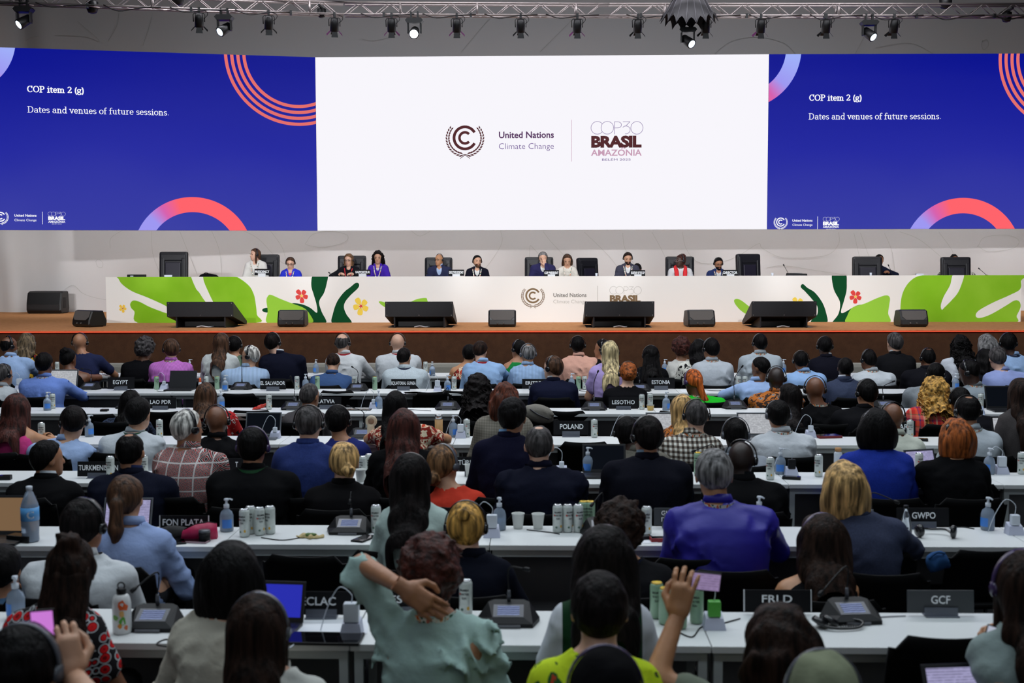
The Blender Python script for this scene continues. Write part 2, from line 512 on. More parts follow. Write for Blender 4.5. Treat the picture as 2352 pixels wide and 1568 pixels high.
def screen(label, pa, pb, thick=0.12):
    """pa,pb = (x,y) world ends; returns root with local x along the screen, and a pixel->local function"""
    a = Vector((pa[0], pa[1], zb)); b = Vector((pb[0], pb[1], zb)); w = (b - a).length
    ang = math.atan2(b.y - a.y, b.x - a.x)
    t = thing('led_screen', a, label, 'screen', ang)
    Mi = (Matrix.Translation(a) @ Matrix.Rotation(ang, 4, 'Z')).inverted()
    oc = Mi @ CAM; R3 = Mi.to_3x3()

    def uv(px, py):
        r = R3 @ ray(px, py); q = oc + r * (-oc.y / r.y)
        return q.x, q.z
    MB().box(0.0, w, 0.004, thick, 0, HS).build('cabinet', mat('screen_black', rgb(18, 18, 20), 0.5), t)
    return t, uv, w


xl0, xl1 = at_y(-30, 300, fit_y(0, 98, 518)).x, at_y(726, 300, YC).x
yl0 = YC - (YC - fit_y(0, 98, 518)) * 1.04
xr0 = at_y(1764.5, 300, YC).x
yr1 = YC - (YC - fit_y(2352, 125, 527)) * 1.25
xr1 = at_y(2500, 300, yr1).x
sL, uvL, wL = screen('left blue LED screen with the words Dates and venues of future sessions', (xl0, yl0), (xl1, YC))
sC, uvC, wC = screen('wide white LED screen with the emblem in the middle of the stage', (xl1 + .004, YC), (xr0 - .004, YC))
sR, uvR, wR = screen('right blue LED screen beside the big white screen', (xr0, YC), (xr1, yr1))


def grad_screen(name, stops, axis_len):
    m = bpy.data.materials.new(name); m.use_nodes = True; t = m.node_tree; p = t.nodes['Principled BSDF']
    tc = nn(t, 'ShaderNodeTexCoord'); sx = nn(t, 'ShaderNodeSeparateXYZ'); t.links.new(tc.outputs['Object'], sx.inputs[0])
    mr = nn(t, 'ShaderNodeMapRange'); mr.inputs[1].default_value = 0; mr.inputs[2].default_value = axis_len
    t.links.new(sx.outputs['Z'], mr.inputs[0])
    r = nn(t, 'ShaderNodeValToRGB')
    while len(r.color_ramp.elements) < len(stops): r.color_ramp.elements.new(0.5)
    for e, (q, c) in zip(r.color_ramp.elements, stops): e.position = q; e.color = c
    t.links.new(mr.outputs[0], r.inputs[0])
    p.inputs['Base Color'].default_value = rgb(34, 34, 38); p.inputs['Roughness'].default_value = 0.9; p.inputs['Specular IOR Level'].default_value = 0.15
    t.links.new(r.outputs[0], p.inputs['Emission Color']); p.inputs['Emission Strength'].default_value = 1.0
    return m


blue_m = grad_screen('screen_blue', [(0.0, rgb(46, 52, 160)), (0.45, rgb(30, 36, 158)), (1.0, rgb(0, 12, 142))], HS)  # paler blue low down is stage light wash put into the emission colour
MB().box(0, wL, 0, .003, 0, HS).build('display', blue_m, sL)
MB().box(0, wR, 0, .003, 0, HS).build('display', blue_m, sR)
MB().box(0, wC, 0, .003, 0, HS).build('display', emat('screen_white', rgb(248, 246, 252), 1.0), sC)


def clip_rings(mb, uv, w, c, rings, y=-.004, a0=0, a1=360, edge=None):
    cx, cz = uv(*c); ex, _ = uv(c[0] + 100, c[1]); k = abs(ex - cx) / 100
    for r0, r1 in rings:
        n = 200; V = []; F = []
        for i in range(n + 1):
            a = math.radians(a0 + (a1 - a0) * i / n)
            for j in range(5):
                r = (r0 + (r1 - r0) * j / 4) * k
                V.append((min(max(cx + r * math.cos(a), 0), w), y, min(max(cz + r * math.sin(a), 0), HS)))
        for i in range(n):
            for j in range(4): F.append((i * 5 + j, i * 5 + j + 1, i * 5 + j + 6, i * 5 + j + 5))
        F = [f for f in F if len({(round(V[q][0], 5), round(V[q][2], 5)) for q in f}) > 2 and abs(sum(V[f[q]][0] * V[f[(q + 1) % 4]][2] - V[f[(q + 1) % 4]][0] * V[f[q]][2] for q in range(4))) > 1e-6]
        mb.add(V, F)


salmon = emat('screen_salmon', rgb(228, 112, 108), 1.0)


def arc_mat(name, cx, cz, stops):
    """colour sweeping around the arc's centre, as on the slide"""
    m = bpy.data.materials.new(name); m.use_nodes = True; t = m.node_tree; t.nodes.clear()
    tc = nn(t, 'ShaderNodeTexCoord'); mp = nn(t, 'ShaderNodeMapping'); mp.inputs['Location'].default_value = (-cx, 0, -cz)
    t.links.new(tc.outputs['Object'], mp.inputs['Vector'])
    s = nn(t, 'ShaderNodeSeparateXYZ'); t.links.new(mp.outputs[0], s.inputs[0])
    a = nn(t, 'ShaderNodeMath', operation='ARCTAN2'); t.links.new(s.outputs['Z'], a.inputs[0]); t.links.new(s.outputs['X'], a.inputs[1])
    mr = nn(t, 'ShaderNodeMapRange'); mr.inputs[1].default_value = -PI; mr.inputs[2].default_value = PI; t.links.new(a.outputs[0], mr.inputs[0])
    r = nn(t, 'ShaderNodeValToRGB')
    while len(r.color_ramp.elements) < len(stops): r.color_ramp.elements.new(0.5)
    for e, (q, c) in zip(r.color_ramp.elements, stops): e.position = q; e.color = c
    t.links.new(mr.outputs[0], r.inputs[0])
    e = nn(t, 'ShaderNodeEmission'); t.links.new(r.outputs[0], e.inputs[0])
    o = nn(t, 'ShaderNodeOutputMaterial'); t.links.new(e.outputs[0], o.inputs[0])
    return m


def ang(d): return (d + 180) / 360


LAV, PNK, RED, LBL = rgb(158, 152, 242), rgb(214, 98, 176), rgb(255, 100, 108), rgb(160, 178, 250)
for (scr, uv, w, c1, c2, c3) in ((sL, uvL, wL, (682, 124), (445, 587), (-101, 84)), (sR, uvR, wR, (2458, 133), (2209, 592), (1703.7, 111.6))):
    mb = MB(); clip_rings(mb, uv, w, c1, [(164.5 - 13.6 * k - 7.2, 164.5 - 13.6 * k) for k in range(4)], -.004); mb.build('orange_rings', salmon, scr)
    mb = MB(); clip_rings(mb, uv, w, c2, [(102, 137)], -.004, 0, 180); cx, cz = uv(*c2)
    mb.build('bottom_arc', arc_mat('arc_bottom', cx, cz, [(ang(60), RED), (ang(104), RED), (ang(122), PNK), (ang(137), LAV), (ang(170), LAV)]), scr)
    mb = MB(); clip_rings(mb, uv, w, c3, [(102, 137)], -.004, -90, 90); cx, cz = uv(*c3)
    mb.build('corner_arc', arc_mat('arc_corner', cx, cz, [(ang(-80), RED), (ang(-56), PNK), (ang(-40), LAV), (ang(-8), LBL)]), scr)
scr_white = emat('screen_lettering', rgb(252, 252, 255), 1.05)
pur = emat('logo_maroon', rgb(84, 44, 48), 1.0); pur2 = emat('logo_violet', rgb(112, 84, 150), 1.0); pur3 = emat('logo_pale', rgb(200, 158, 182), 1.0)


def span(uv, xa, xb, y):
    a = uv(xa, y); b = uv(xb, y); return a[0], a[1], b[0] - a[0], b[1]


for scr, uv, t1, t2 in ((sL, uvL, (62, 194, 211), (63, 389, 258)), (sR, uvR, (1858, 1980, 231), (1857, 2162, 274))):
    mb = MB(); x, z, w_, _ = span(uv, *t1); serif(mb, 'COP item 2 (g)', x, z, w_, -.005, 0.135, 0.075); mb.build('heading', scr_white, scr)
    mb = MB(); x, z, w_, _ = span(uv, *t2); serif(mb, 'Dates and venues of future sessions.', x, z, w_, -.005, 0.092, 0.052); mb.build('agenda_line', scr_white, scr)


def logo_block(scr, uv, em, un, ln, cop, mats, y=-.005, lite=0.0):
    """em=(cx,cy,w) un=(x0,x1,y1,y2) ln=(x,y0,y1) cop=(x0,x1,y0)"""
    x, z = uv(em[0], em[1]); k = (uv(em[0] + 50, em[1])[0] - uv(em[0] - 50, em[1])[0]) / 100
    mb = MB(); emblem(mb, x, z, em[2] * k, y); mb.build('emblem', mats[0], scr)
    xa, za = uv((un[0] + un[1]) / 2, un[2]); xb, zb_ = uv((un[0] + un[1]) / 2, un[3]); ww = (un[1] - un[0]) * k
    mb = MB(); add_text(mb, 'United Nations', xa, za, y, w=ww, bold=0.022); mb.build('lettering', mats[1], scr)
    mb = MB(); add_text(mb, 'Climate Change', xb, zb_, y, w=ww, bold=-0.008 if not lite else 0.0); mb.build('lettering', mats[2], scr)
    x, za = uv(ln[0], ln[1]); _, z2 = uv(ln[0], ln[2])
    MB().box(x - .5 * k, x + .5 * k, y - .001, y, z2, za).build('divider', mats[3], scr)
    x, za = uv(cop[0], cop[2]); cop_logo((mats[2], mats[0], mats[3], mats[2]), scr, x, za, (cop[1] - cop[0]) * k, y)


logo_block(sC, uvC, (1068, 320, 96), (1146, 1272, 309, 335), (1313, 275, 371), (1357, 1476, 278), (pur, emat('logo_plum', rgb(88, 54, 96), 1), pur2, pur3))
WH = (scr_white,) * 3 + (emat('divider_blue', rgb(110, 120, 220), 1),)
logo_block(sL, uvL, (1, 499, 41), (33, 84, 494.5, 505), (97, 486, 515), (110, 151, 486), WH[:3] + (scr_white,), lite=1)
logo_block(sR, uvR, (1793, 511, 35), (1820, 1866, 506, 516), (1878, 497, 526), (1890, 1928, 498), WH[:3] + (scr_white,), lite=1)

# ------------------------------------------------------------------ the podium desk
xd0, xd1 = at_y(244, 700, Y_DESK).x, at_y(2345, 700, Y_DESK).x
desk = thing('podium_desk', ((xd0 + xd1) / 2, Y_DESK, Z_ST), 'long white podium desk with green leaf and flower print across the stage', 'desk')
DX = (xd0 + xd1) / 2; HD = Z_DK - Z_ST
wdesk = mat('desk_white', rgb(238, 236, 232), 0.55)
MB().box(xd0 - DX, xd1 - DX, 0, .03, 0, HD).build('front_panel', wdesk, desk)
MB().box(xd0 - DX, xd1 - DX, .03, .75, HD - .035, HD - .012).build('worktop', wdesk, desk)
for x in (xd0 - DX, xd1 - DX - .03): MB().box(x, x + .03, .03, .75, 0, HD - .035).build('side_panel', wdesk, desk)


def dpt(px, py):
    p = at_y(px, py, Y_DESK); return (p.x - DX, min(max(p.z - Z_ST, 0.0), HD))


def duv(px, py):
    p = at_y(px, py, Y_DESK); return p.x - DX, p.z - Z_ST


G1 = mat('print_green', rgb(146, 200, 52), 0.85, spec=.1, vary=(1.2, rgb(128, 186, 34))); G2 = mat('print_dark_green', rgb(14, 74, 40), 0.85, spec=.1)
G3 = mat('print_light_green', rgb(150, 206, 66), 0.85, spec=.1)
RF = mat('print_red', rgb(220, 52, 46), 0.6); YF = mat('print_yellow', rgb(244, 212, 70), 0.6)


def dshape(name, pts, m, lay, n=5):
    P = catmull([duv(*p) for p in pts], n)
    P = [(x, min(max(z, 0.0), HD)) for x, z in P]
    MB().flat(P, -.0012 * lay).build(name, m, desk)


left_green = [(266, 630), (272, 640), (281, 653), (304, 669), (339, 683), (380, 702), (410, 722), (392, 722), (347, 706), (321, 693), (306, 690), (299, 698), (302, 708), (309, 716), (317, 741), (420, 743), (589, 742), (590, 722), (587, 695), (582, 673), (569, 653), (538, 633), (500, 628), (400, 628), (300, 628)]
dshape('leaf_print', left_green, G1, 1)
dshape('leaf_vein', [(439, 629), (463, 629), (468, 645), (474, 660), (488, 690), (503, 718), (490, 712), (470, 690), (458, 672), (449, 660)], wdesk, 2)
dshape('stem_print', [(719, 629), (715, 655), (721, 678), (727, 699), (728, 718), (713, 707), (695, 699), (673, 696), (665, 702), (690, 720), (710, 742), (749, 742), (739, 716), (733, 693), (744, 673), (750, 653), (753, 629), (736, 628)], G2, 1)
dshape('hill_print', [(614, 742), (615, 714), (612, 690), (616, 679), (623, 677), (644, 686), (672, 697), (698, 707), (712, 722), (717, 742), (665, 744)], G3, 2)
dshape('stem_print', [(602, 712), (606, 708), (616, 707), (616, 717), (606, 716)], G2, 1)
dshape('stem_print', [(825, 656), (820, 664), (805, 678), (793, 693), (790, 706), (796, 722), (808, 741), (785, 743), (762, 741), (765, 719), (774, 693), (790, 671), (805, 659), (816, 650), (823, 650)], G2, 1)
dshape('leaf_print', [(871, 695), (876, 692), (905, 700), (935, 696), (957, 687), (975, 684), (981, 687), (978, 703), (930, 716), (890, 708)], G3, 1)
dshape('leaf_print', [(1686, 690), (1692, 686), (1703, 690), (1720, 703), (1744, 722), (1722, 724), (1703, 714), (1690, 700)], G3, 1)
dshape('stem_print', [(1839, 659), (1844, 652), (1855, 661), (1872, 672), (1889, 695), (1898, 720), (1900, 741), (1880, 743), (1862, 741), (1868, 730), (1877, 722), (1877, 703), (1866, 688), (1850, 670)], G2, 1)
dshape('stem_print', [(1911, 629), (1915, 664), (1929, 693), (1926, 720), (1912, 741), (1930, 743), (1948, 741), (1962, 722), (1990, 702), (1986, 699), (1966, 702), (1933, 719), (1938, 692), (1944, 670), (1945, 650), (1943, 629), (1927, 628)], G2, 1)
dshape('hill_print', [(1944, 741), (1946, 725), (1958, 706), (1986, 697), (2013, 685), (2035, 678), (2044, 684), (2042, 703), (2040, 720), (2043, 741), (1990, 744)], G3, 2)
dshape('leaf_print', [(2069, 741), (2068, 714), (2070, 686), (2077, 664), (2091, 645), (2113, 633), (2160, 629), (2343, 629), (2345, 645), (2343, 664), (2318, 678), (2280, 695), (2248, 713), (2241, 725), (2250, 730), (2275, 722), (2310, 702), (2330, 690), (2341, 692), (2344, 705), (2335, 725), (2328, 741), (2200, 744)], G1, 1)
dshape('leaf_vein', [(2190, 629), (2213, 629), (2210, 648), (2200, 672), (2185, 690), (2170, 705), (2163, 711), (2161, 700), (2168, 680), (2182, 655)], wdesk, 2)


def flower(cx, cy, r, m, mc, rot=0.0, clip=None):
    x0, z0 = duv(cx, cy); k = .12 / 16
    mb = MB()
    for i in range(5):
        a = rot + 2 * PI * i / 5
        L = r * k * (1.05 if i % 2 else .9); wd = r * k * .30
        P = []
        for q in catmull([(0.12, 0.03), (.5, .26), (.95, .25), (1.05, 0), (.95, -.25), (.5, -.26), (.12, -.03)], 4):
            u, v = q[0] * L, q[1] / .26 * wd
            P.append((x0 + u * math.cos(a) - v * math.sin(a), z0 + u * math.sin(a) + v * math.cos(a)))
        mb.flat(P, -.0036)
    mb.build('flower_print', m, desk)
    P = [(x0 + (.3 if i % 2 == 0 else .13) * r * k * math.cos(rot + PI * i / 5), z0 + (.3 if i % 2 == 0 else .13) * r * k * math.sin(rot + PI * i / 5)) for i in range(10)]
    MB().flat(P, -.0048).build('flower_centre', mc, desk)


flower(693, 679, 17, RF, YF, 1.0); flower(829, 703, 21, YF, RF, 0.8); flower(282, 708, 10, mat('print_amber', rgb(250, 205, 60), .6), mat('print_orange', rgb(200, 110, 30), .6), 1.1)
flower(1965, 681, 16, RF, YF, 0.9); flower(1832, 698, 17, YF, RF, 0.9)
ink = mat('print_brown', rgb(118, 92, 56), 0.6); ink2 = mat('print_grey', rgb(120, 118, 112), 0.6); ink3 = mat('print_pale', rgb(178, 174, 166), 0.6)
logo_block(desk, duv, (1224, 681, 59), (1271, 1347, 677, 692), (1373, 656, 700), (1400, 1473, 657), (ink, ink2, ink3, ink3), y=-.002)

# ------------------------------------------------------------------ stage monitors and speakers
blk = mat('black_paint', rgb(27, 27, 31), 0.55, spec=.3, bump=(150, 0.15)); blk2 = mat('black_plastic', rgb(20, 20, 22), 0.45); grl = mat('speaker_grille', rgb(88, 84, 82), 0.55, bump=(400, 0.6))
grey_m = mat('cable_white', rgb(200, 200, 205), 0.5)
mlabels = ['first large black slanted monitor housing from the left, in front of the green leaf print', 'large black monitor housing in front of the small green leaf, left of the emblem', 'large black monitor housing covering the words under the desk emblem', 'large black monitor housing farthest right on the stage edge']
for (xa, xb), lb in zip(((381, 538), (883, 1042), (1342, 1504), (1726, 1876)), mlabels):
    p = at_z((xa + xb) / 2, 753, Z_ST); w = (xb - xa) * p.y / F_PX * .985; h = w / 2
    t = thing('stage_monitor', (at_y((xa + xb) / 2, 720, p.y).x, p.y, Z_ST), lb, 'monitor')
    mb = MB()
    P = [(0, .465), (0, .20), (.05, .19), (.96, .012), (1.0, .07)]
    n = len(P); V = [(-h, y, z) for y, z in P] + [(h, y, z) for y, z in P]
    F = [tuple(range(n)), tuple(range(2 * n - 1, n - 1, -1))] + [(i, i + n, (i + 1) % n + n, (i + 1) % n) for i in range(n)]
    mb.add(V, F).build('hood', blk, t)
    for sg in (-1, 1):
        x = sg * (h - .16)
        Q_ = [(.03, 0), (.03, .2), (.9, .04), (.9, 0)]
        V = [(x - .012, y, z) for y, z in Q_] + [(x + .012, y, z) for y, z in Q_]
        MB().add(V, [(0, 1, 2, 3), (7, 6, 5, 4)] + [(i, i + 4, (i + 1) % 4 + 4, (i + 1) % 4) for i in range(4)]).build('support_panel', blk, t)
    MB().box(-h + .16, h - .16, .5, .52, 0, .11).build('inner_panel', blk2, t)
    mb = MB()
    for x in (-h + .03, 0, h - .03):
        for z in (.225, .44):
            if x == 0 and z > .3: continue
            mb.lathe([(.007, 0), (.006, .004)], 8, Matrix.Translation((x, -.001, z)) @ Matrix.Rotation(PI / 2, 4, 'X'))
    mb.build('screw_heads', mat('steel', rgb(190, 190, 195), .3, 1.0), t)
    mb = MB(); mb.tube(catmull([(-.1, .12, .012), (0, .09, .03), (.1, .14, .012), (.16, .3, .012)], 5, False), .009, 6); mb.build('cable_end', grey_m, t)
    MB().box(-h + .03, h - .03, .12, .93, 0, .004, M=Matrix.Translation((0, 0, 0))).build('base_plate', blk2, t)

wl = ['small black wedge speaker turned sideways at the left stage edge', 'small wedge speaker under the red flower print', 'small wedge speaker left of the emblem on the desk', 'small wedge speaker right of the brown lettering on the desk', 'small wedge speaker at the right, under the large green leaf']
for (cx, rz), lb in zip(((186, -0.55), (668, 0), (1153, 0), (1612, .12), (2101, .05)), wl):
    p = at_z(cx, 751, Z_ST); Y = p.y
    t = thing('wedge_speaker', (at_y(cx, 735, Y).x, Y + .02, Z_ST), lb, 'speaker', rz)
    h = .245
    P = [(.0, .012), (-.03, .05), (-.02, .13), (.05, .29), (.10, .305), (.30, .29), (.38, .10), (.36, .012)]
    n = len(P); mb = MB()
    for k, (x, s) in enumerate(((-h, .9), (-h + .025, 1), (h - .025, 1), (h, .9))):
        mb.V += [(x, .17 + (y - .17) * s, .15 + (z - .15) * s) for y, z in P]
    for k in range(3):
        for i in range(n): mb.F.append((k * n + i, k * n + (i + 1) % n, (k + 1) * n + (i + 1) % n, (k + 1) * n + i)); mb.S.append(False); mb.M.append(0)
    mb.F += [tuple(range(n - 1, -1, -1)), tuple(range(3 * n, 4 * n))]; mb.S += [False] * 2; mb.M += [0] * 2
    mb.build('cabinet', blk2, t)
    mb = MB(); a = Vector((0, -.026, .125)); b = Vector((0, .045, .287)); nrm = Vector((0, -.916, .40)) * .006
    mb.add([a + nrm + Vector((-.15, 0, 0)), a + nrm + Vector((.15, 0, 0)), a.lerp(b, .35) + nrm + Vector((.215, 0, 0)), b + nrm + Vector((.215, 0, 0)), b + nrm + Vector((-.215, 0, 0)), a.lerp(b, .35) + nrm + Vector((-.215, 0, 0))], [(0, 1, 2, 3, 4, 5)])
    mb.build('grille', grl, t)
    for x in (-.08, 0.03): MB().lathe([(.014, 0), (.014, .02), (.008, .03)], 10, Matrix.Translation((x, -.024, .07)) @ Matrix.Rotation(PI / 2, 4, 'X')).build('knob', grl, t)
    for x in (-.2, .2): MB().box(x - .02, x + .02, .03, .3, 0, .03).build('foot', blk2, t)
p = at_z(100, 720, Z_ST)
t = thing('floor_speaker', (at_y(100, 700, p.y).x, p.y, Z_ST), 'black loudspeaker box standing alone at the far left by the white fabric', 'speaker', -.06)
mb = MB()
P = [(0.03, 0), (-.01, .07), (.0, .22), (.07, .47), (.13, .5), (.4, .5), (.44, .1), (.4, 0)]; n = len(P); h = .40
for x, s in ((-h, .93), (-h + .035, 1), (h - .035, 1), (h, .93)): mb.V += [(x, .2 + (y - .2) * s, .25 + (z - .25) * s) for y, z in P]
for k in range(3):
    for i in range(n): mb.F.append((k * n + i, k * n + (i + 1) % n, (k + 1) * n + (i + 1) % n, (k + 1) * n + i)); mb.S.append(False); mb.M.append(0)
mb.F += [tuple(range(n - 1, -1, -1)), tuple(range(3 * n, 4 * n))]; mb.S += [False] * 2; mb.M += [0] * 2
mb.build('cabinet', blk2, t)
MB().box(-.37, .37, -.018, -.006, .1, .2).build('grille', mat('grille_black', rgb(30, 30, 33), .5, bump=(300, .5)), t)
MB().box(.39, .405, .12, .26, .12, .36, .005).build('handle', blk, t)
for x in (-.3, .3): MB().box(x - .03, x + .03, .06, .36, 0, .02).build('foot', blk2, t)

# ------------------------------------------------------------------ lighting truss, bending with the screens
alu = mat('truss_aluminium', rgb(176, 166, 164), 0.45, 0.7, bump=(40, .1))
ZT0 = at_y(1246, 35, 22.2).z
pts = [at_z(-120, 0.5, ZT0), at_z(790, 32.5, ZT0), at_z(1400, 35, ZT0), at_z(2450, 35.5, ZT0)]
TRUSS = [(Vector((p.x, p.y, 0))) for p in pts]
tl = ['aluminium lighting truss section above the left blue screen', 'aluminium lighting truss section above the white screen', 'aluminium lighting truss section above the right blue screen']


def truss_pt(px):
    """point on the truss centre line above pixel column px"""
    for a, b in zip(TRUSS[:-1], TRUSS[1:]):
        r = ray(px, 30); d = b - a
        # intersect (CAM + r t) with the vertical plane through a,b
        nrm = Vector((-d.y, d.x, 0)); q = (a - CAM).dot(nrm) / Vector((r.x, r.y, 0)).dot(nrm) if abs(Vector((r.x, r.y, 0)).dot(nrm)) > 1e-6 else -1
        P_ = CAM + r * q; s = (Vector((P_.x, P_.y, 0)) - a).dot(d) / d.length_squared
        if -0.02 <= s <= 1.02: return Vector((P_.x, P_.y, 0)), math.atan2(d.y, d.x)
    return TRUSS[0], 0


S_ = .205
brace_me = {}
for (a, b), lb in zip(zip(TRUSS[:-1], TRUSS[1:]), tl):
    d = b - a; L = d.length; an = math.atan2(d.y, d.x)
    t = thing('lighting_truss', (a.x, a.y, ZT0), lb, 'truss', an)
    for y in (0, S_):
        for z in (0, S_):
            MB().tube([(0, y, z), (L, y, z)], .02, 8).build('chord', alu, t)
    st_ = .27; n = int(L / st_)
    for face in range(3):
        for k in range(n):
            up = k % 2
            key = (face, up)
            if key not in brace_me:
                A, B = {0: ((0, 0), (0, S_)), 1: ((S_, 0), (S_, S_)), 2: ((0, 0), (S_, 0))}[face]
                if up: A, B = B, A
                brace_me[key] = MB().tube([(0.01, A[0], A[1]), (st_ - .01, B[0], B[1])], .011, 6, False).mesh('brace')
                brace_me[key].materials.append(alu)
            link('brace', brace_me[key], t, None, (k * st_, 0, 0))
    for x in (1.0, L / 2, L - .6):
        for y in (0, S_): MB().tube([(x, y, 0), (x, y, S_)], .02, 8).build('post', alu, t)
    mb = MB(); R_ = random.Random(int(L * 10))
    for k in range(int(L / 1.1)):
        x = .3 + k * 1.1; c = [(x, -.03, .01), (x + .25, -.03, -.045 - R_.random() * .05), (x + .6, -.03, -.02), (x + .95, -.03, .0)]
        mb.tube(catmull(c, 5, False), .009, 5)
    mb.build('cable', blk2, t)
    for k in range(int(L / 1.6)):
        x = .5 + k * 1.6 + R_.random() * .4
        MB().box(x - .02, x + .02, -.03, .03, -.05, .03).build('cable_tie', blk2, t)
a, b = TRUSS[0], TRUSS[-1]
t = thing('upper_truss', (0, 21.6, ZT0 + .30), 'second aluminium truss just at the top edge above the lamps', 'truss')
for y in (0, .25): MB().tube([(-11, y, 0), (11.5, y, 0)], .022, 8).build('chord', alu, t)
for k in range(44): MB().tube([(-11 + k * .5, 0, 0), (-11 + k * .5 + .5, .25, 0)], .012, 6, False).build('brace', alu, t)

barn_pink = mat('flap_pink', rgb(120, 58, 110), 0.5)
lampn = [(457, 'left of the first moving head over the left blue screen', 0), (617, 'right of the second moving head, above the orange rings', 0), (768, 'above the seam of the blue and white screens', 1), (899, 'immediately left of the glaring lamp', 1), (1049, 'first to the right of the glaring lamp', 1), (1196, 'above the middle of the white screen, over the emblem', 0), (1326, 'right of the lamp over the emblem lettering', 1), (1465, 'left of the black umbrella cover', 0), (1621, 'half hidden behind the black umbrella cover', 0), (1748, 'first to the right of the black umbrella cover', 1), (1898, 'between the umbrella cover and the right moving head', 0), (2054, 'farthest right under the truss, beside the moving head', 0)]
body_me = MB().lathe([(.035, .13), (.062, .12), (.075, .03), (.078, -.10), (.07, -.11), (.02, -.105)], 16).mesh('housing'); body_me.materials.append(blk2)


def flap_mesh(w0, w1, l):
    mb = MB(); mb.add([(-w0, 0, 0), (w0, 0, 0), (w1, 0, -l), (-w1, 0, -l), (-w0, .004, 0), (w0, .004, 0), (w1, .004, -l), (-w1, .004, -l)], [(0, 1, 2, 3), (7, 6, 5, 4), (0, 4, 5, 1), (1, 5, 6, 2), (2, 6, 7, 3), (3, 7, 4, 0)])
    return mb.mesh('barn_door')


fm = flap_mesh(.045, .06, .095); fm.materials.append(blk2); fmp = flap_mesh(.045, .06, .095); fmp.materials.append(barn_pink)
yoke_me = MB().tube([(-.095, 0, 0), (-.1, 0, .12), (-.08, 0, .15), (.08, 0, .15), (.1, 0, .12), (.095, 0, 0)], .008, 6).mesh('yoke'); yoke_me.materials.append(blk2)
for i, (px, lb, pk) in enumerate(lampn):
    c, an = truss_pt(px)
    t = thing('stage_lamp', (c.x, c.y, ZT0), 'black barn door lamp ' + lb, 'lamp', an)
    MB().box(-.02, .02, -.03, .03, -.07, .03, .006).build('clamp', blk2, t)
    link('yoke', yoke_me, t, None, (0, 0, -.22))
    R = Matrix.Translation((0, 0, -.20)) @ Matrix.Rotation(0.42, 4, 'X')
    link('housing', body_me, t, None, mw=R)
    for k, an2 in enumerate((0, PI / 2, PI, 3 * PI / 2)):
        M_ = R @ Matrix.Rotation(an2, 4, 'Z') @ Matrix.Translation((0, -.075, -.10)) @ Matrix.Rotation(-.75 if k % 2 else -.35, 4, 'X')
        link('barn_door', fmp if (pk and k % 2) else fm, t, None, mw=M_)
    mb = MB(); mb.tube(catmull([(.02, .0, -.01), (.13, .0, -.04), (.14, 0, -.1), (.08, 0, -.16)], 5, False), .006, 5); mb.build('cable', blk2, t)

lens_m = emat('lamp_lens', rgb(225, 240, 255), 1.6); lens_hot = emat('lamp_lens_hot', (0.8, 0.9, 1.0, 1), 30.0)
mh = [(55, -.55, -.55, .0, 'black moving head lamp at the far left end of the truss', 0), (515, -.5, -.5, .0, 'black moving head lamp between two barn door lamps above the left screen', 0), (953, 0, -.35, 0, 'glaring moving head lamp shining straight at the camera', 1), (1580, .5, -.5, .03, 'black moving head lamp sticking out below the umbrella cover', 0), (1997, .5, -.6, .05, 'black moving head lamp above the right screen, lens turned right', 0)]
for px, dx, dz, dd, lb, hot in mh:
    c, an = truss_pt(px)
    z0 = ZT0 if px != 55 else ZT0 + .02
    t = thing('moving_head_lamp', (c.x, c.y - .1 * (px == 953), z0 - (.13 if px == 1580 else 0)), lb, 'lamp')
    for x in (-.06, .06): MB().box(x - .015, x + .015, -.03, .05, -.09, .03).build('clamp', blk2, t)
    mb = MB(); mb.prism([(-.12, -.09), (.12, -.09), (.16, -.13), (.12, -.18), (-.12, -.18), (-.16, -.13)], -.09, .09); mb.build('base', blk2, t)
    MB().box(-.125, -.10, -.05, .05, -.36, -.16, .008).build('yoke_arm', blk2, t); MB().box(.10, .125, -.05, .05, -.36, -.16, .008).build('yoke_arm', blk2, t)
    D = Vector((dx, -.75 if hot else -.62, dz)).normalized(); R = Matrix.Translation((0, 0, -.33)) @ D.to_track_quat('Z', 'Y').to_matrix().to_4x4()
    MB().lathe([(.04, -.13), (.075, -.12), (.085, 0), (.092, .115), (.088, .12)], 18, R).build('head', blk2, t)
    mb = MB(); mb.lathe([(.072, .121), (.06, .126), (.02, .127)], 18, R); mb.build('lens', lens_hot if hot else lens_m, t)
c, an = truss_pt(953)
light('hot_lamp', 'SPOT', (c.x, c.y - .35, ZT0 - .45), (0, 2, 2.2), 260, (.85, .92, 1), spot_size=math.radians(50), spot_blend=.9, shadow_soft_size=.08)
# small hooded lamps partly behind the truss
for px, py, s, lb in ((212, 18, 1.0, 'small dark rounded lamp hanging behind the left truss section'), (408, -2, 1.1, 'dark lamp on top of the left truss section, lens turned right'), (739, 31, .8, 'small dark rounded lamp behind the truss near the screen seam'), (2172, 6, 1.15, 'dark lamp with violet lens on top of the right truss section'), (2312, 40, .9, 'small dark lamp at the far right under the truss')):
    c, an = truss_pt(px); P_ = at_y(px, py, c.y + .22)
    t = thing('hooded_lamp', P_, lb, 'lamp')
    MB().lathe([(.02, -.10 * s), (.07 * s, -.085 * s), (.095 * s, -.03 * s), (.1 * s, .1 * s), (.05 * s, .12 * s)], 16).build('housing', blk2, t)
    MB().box(-.015, .015, -.3, .02, .1 * s, .14 * s).build('bracket', blk2, t)
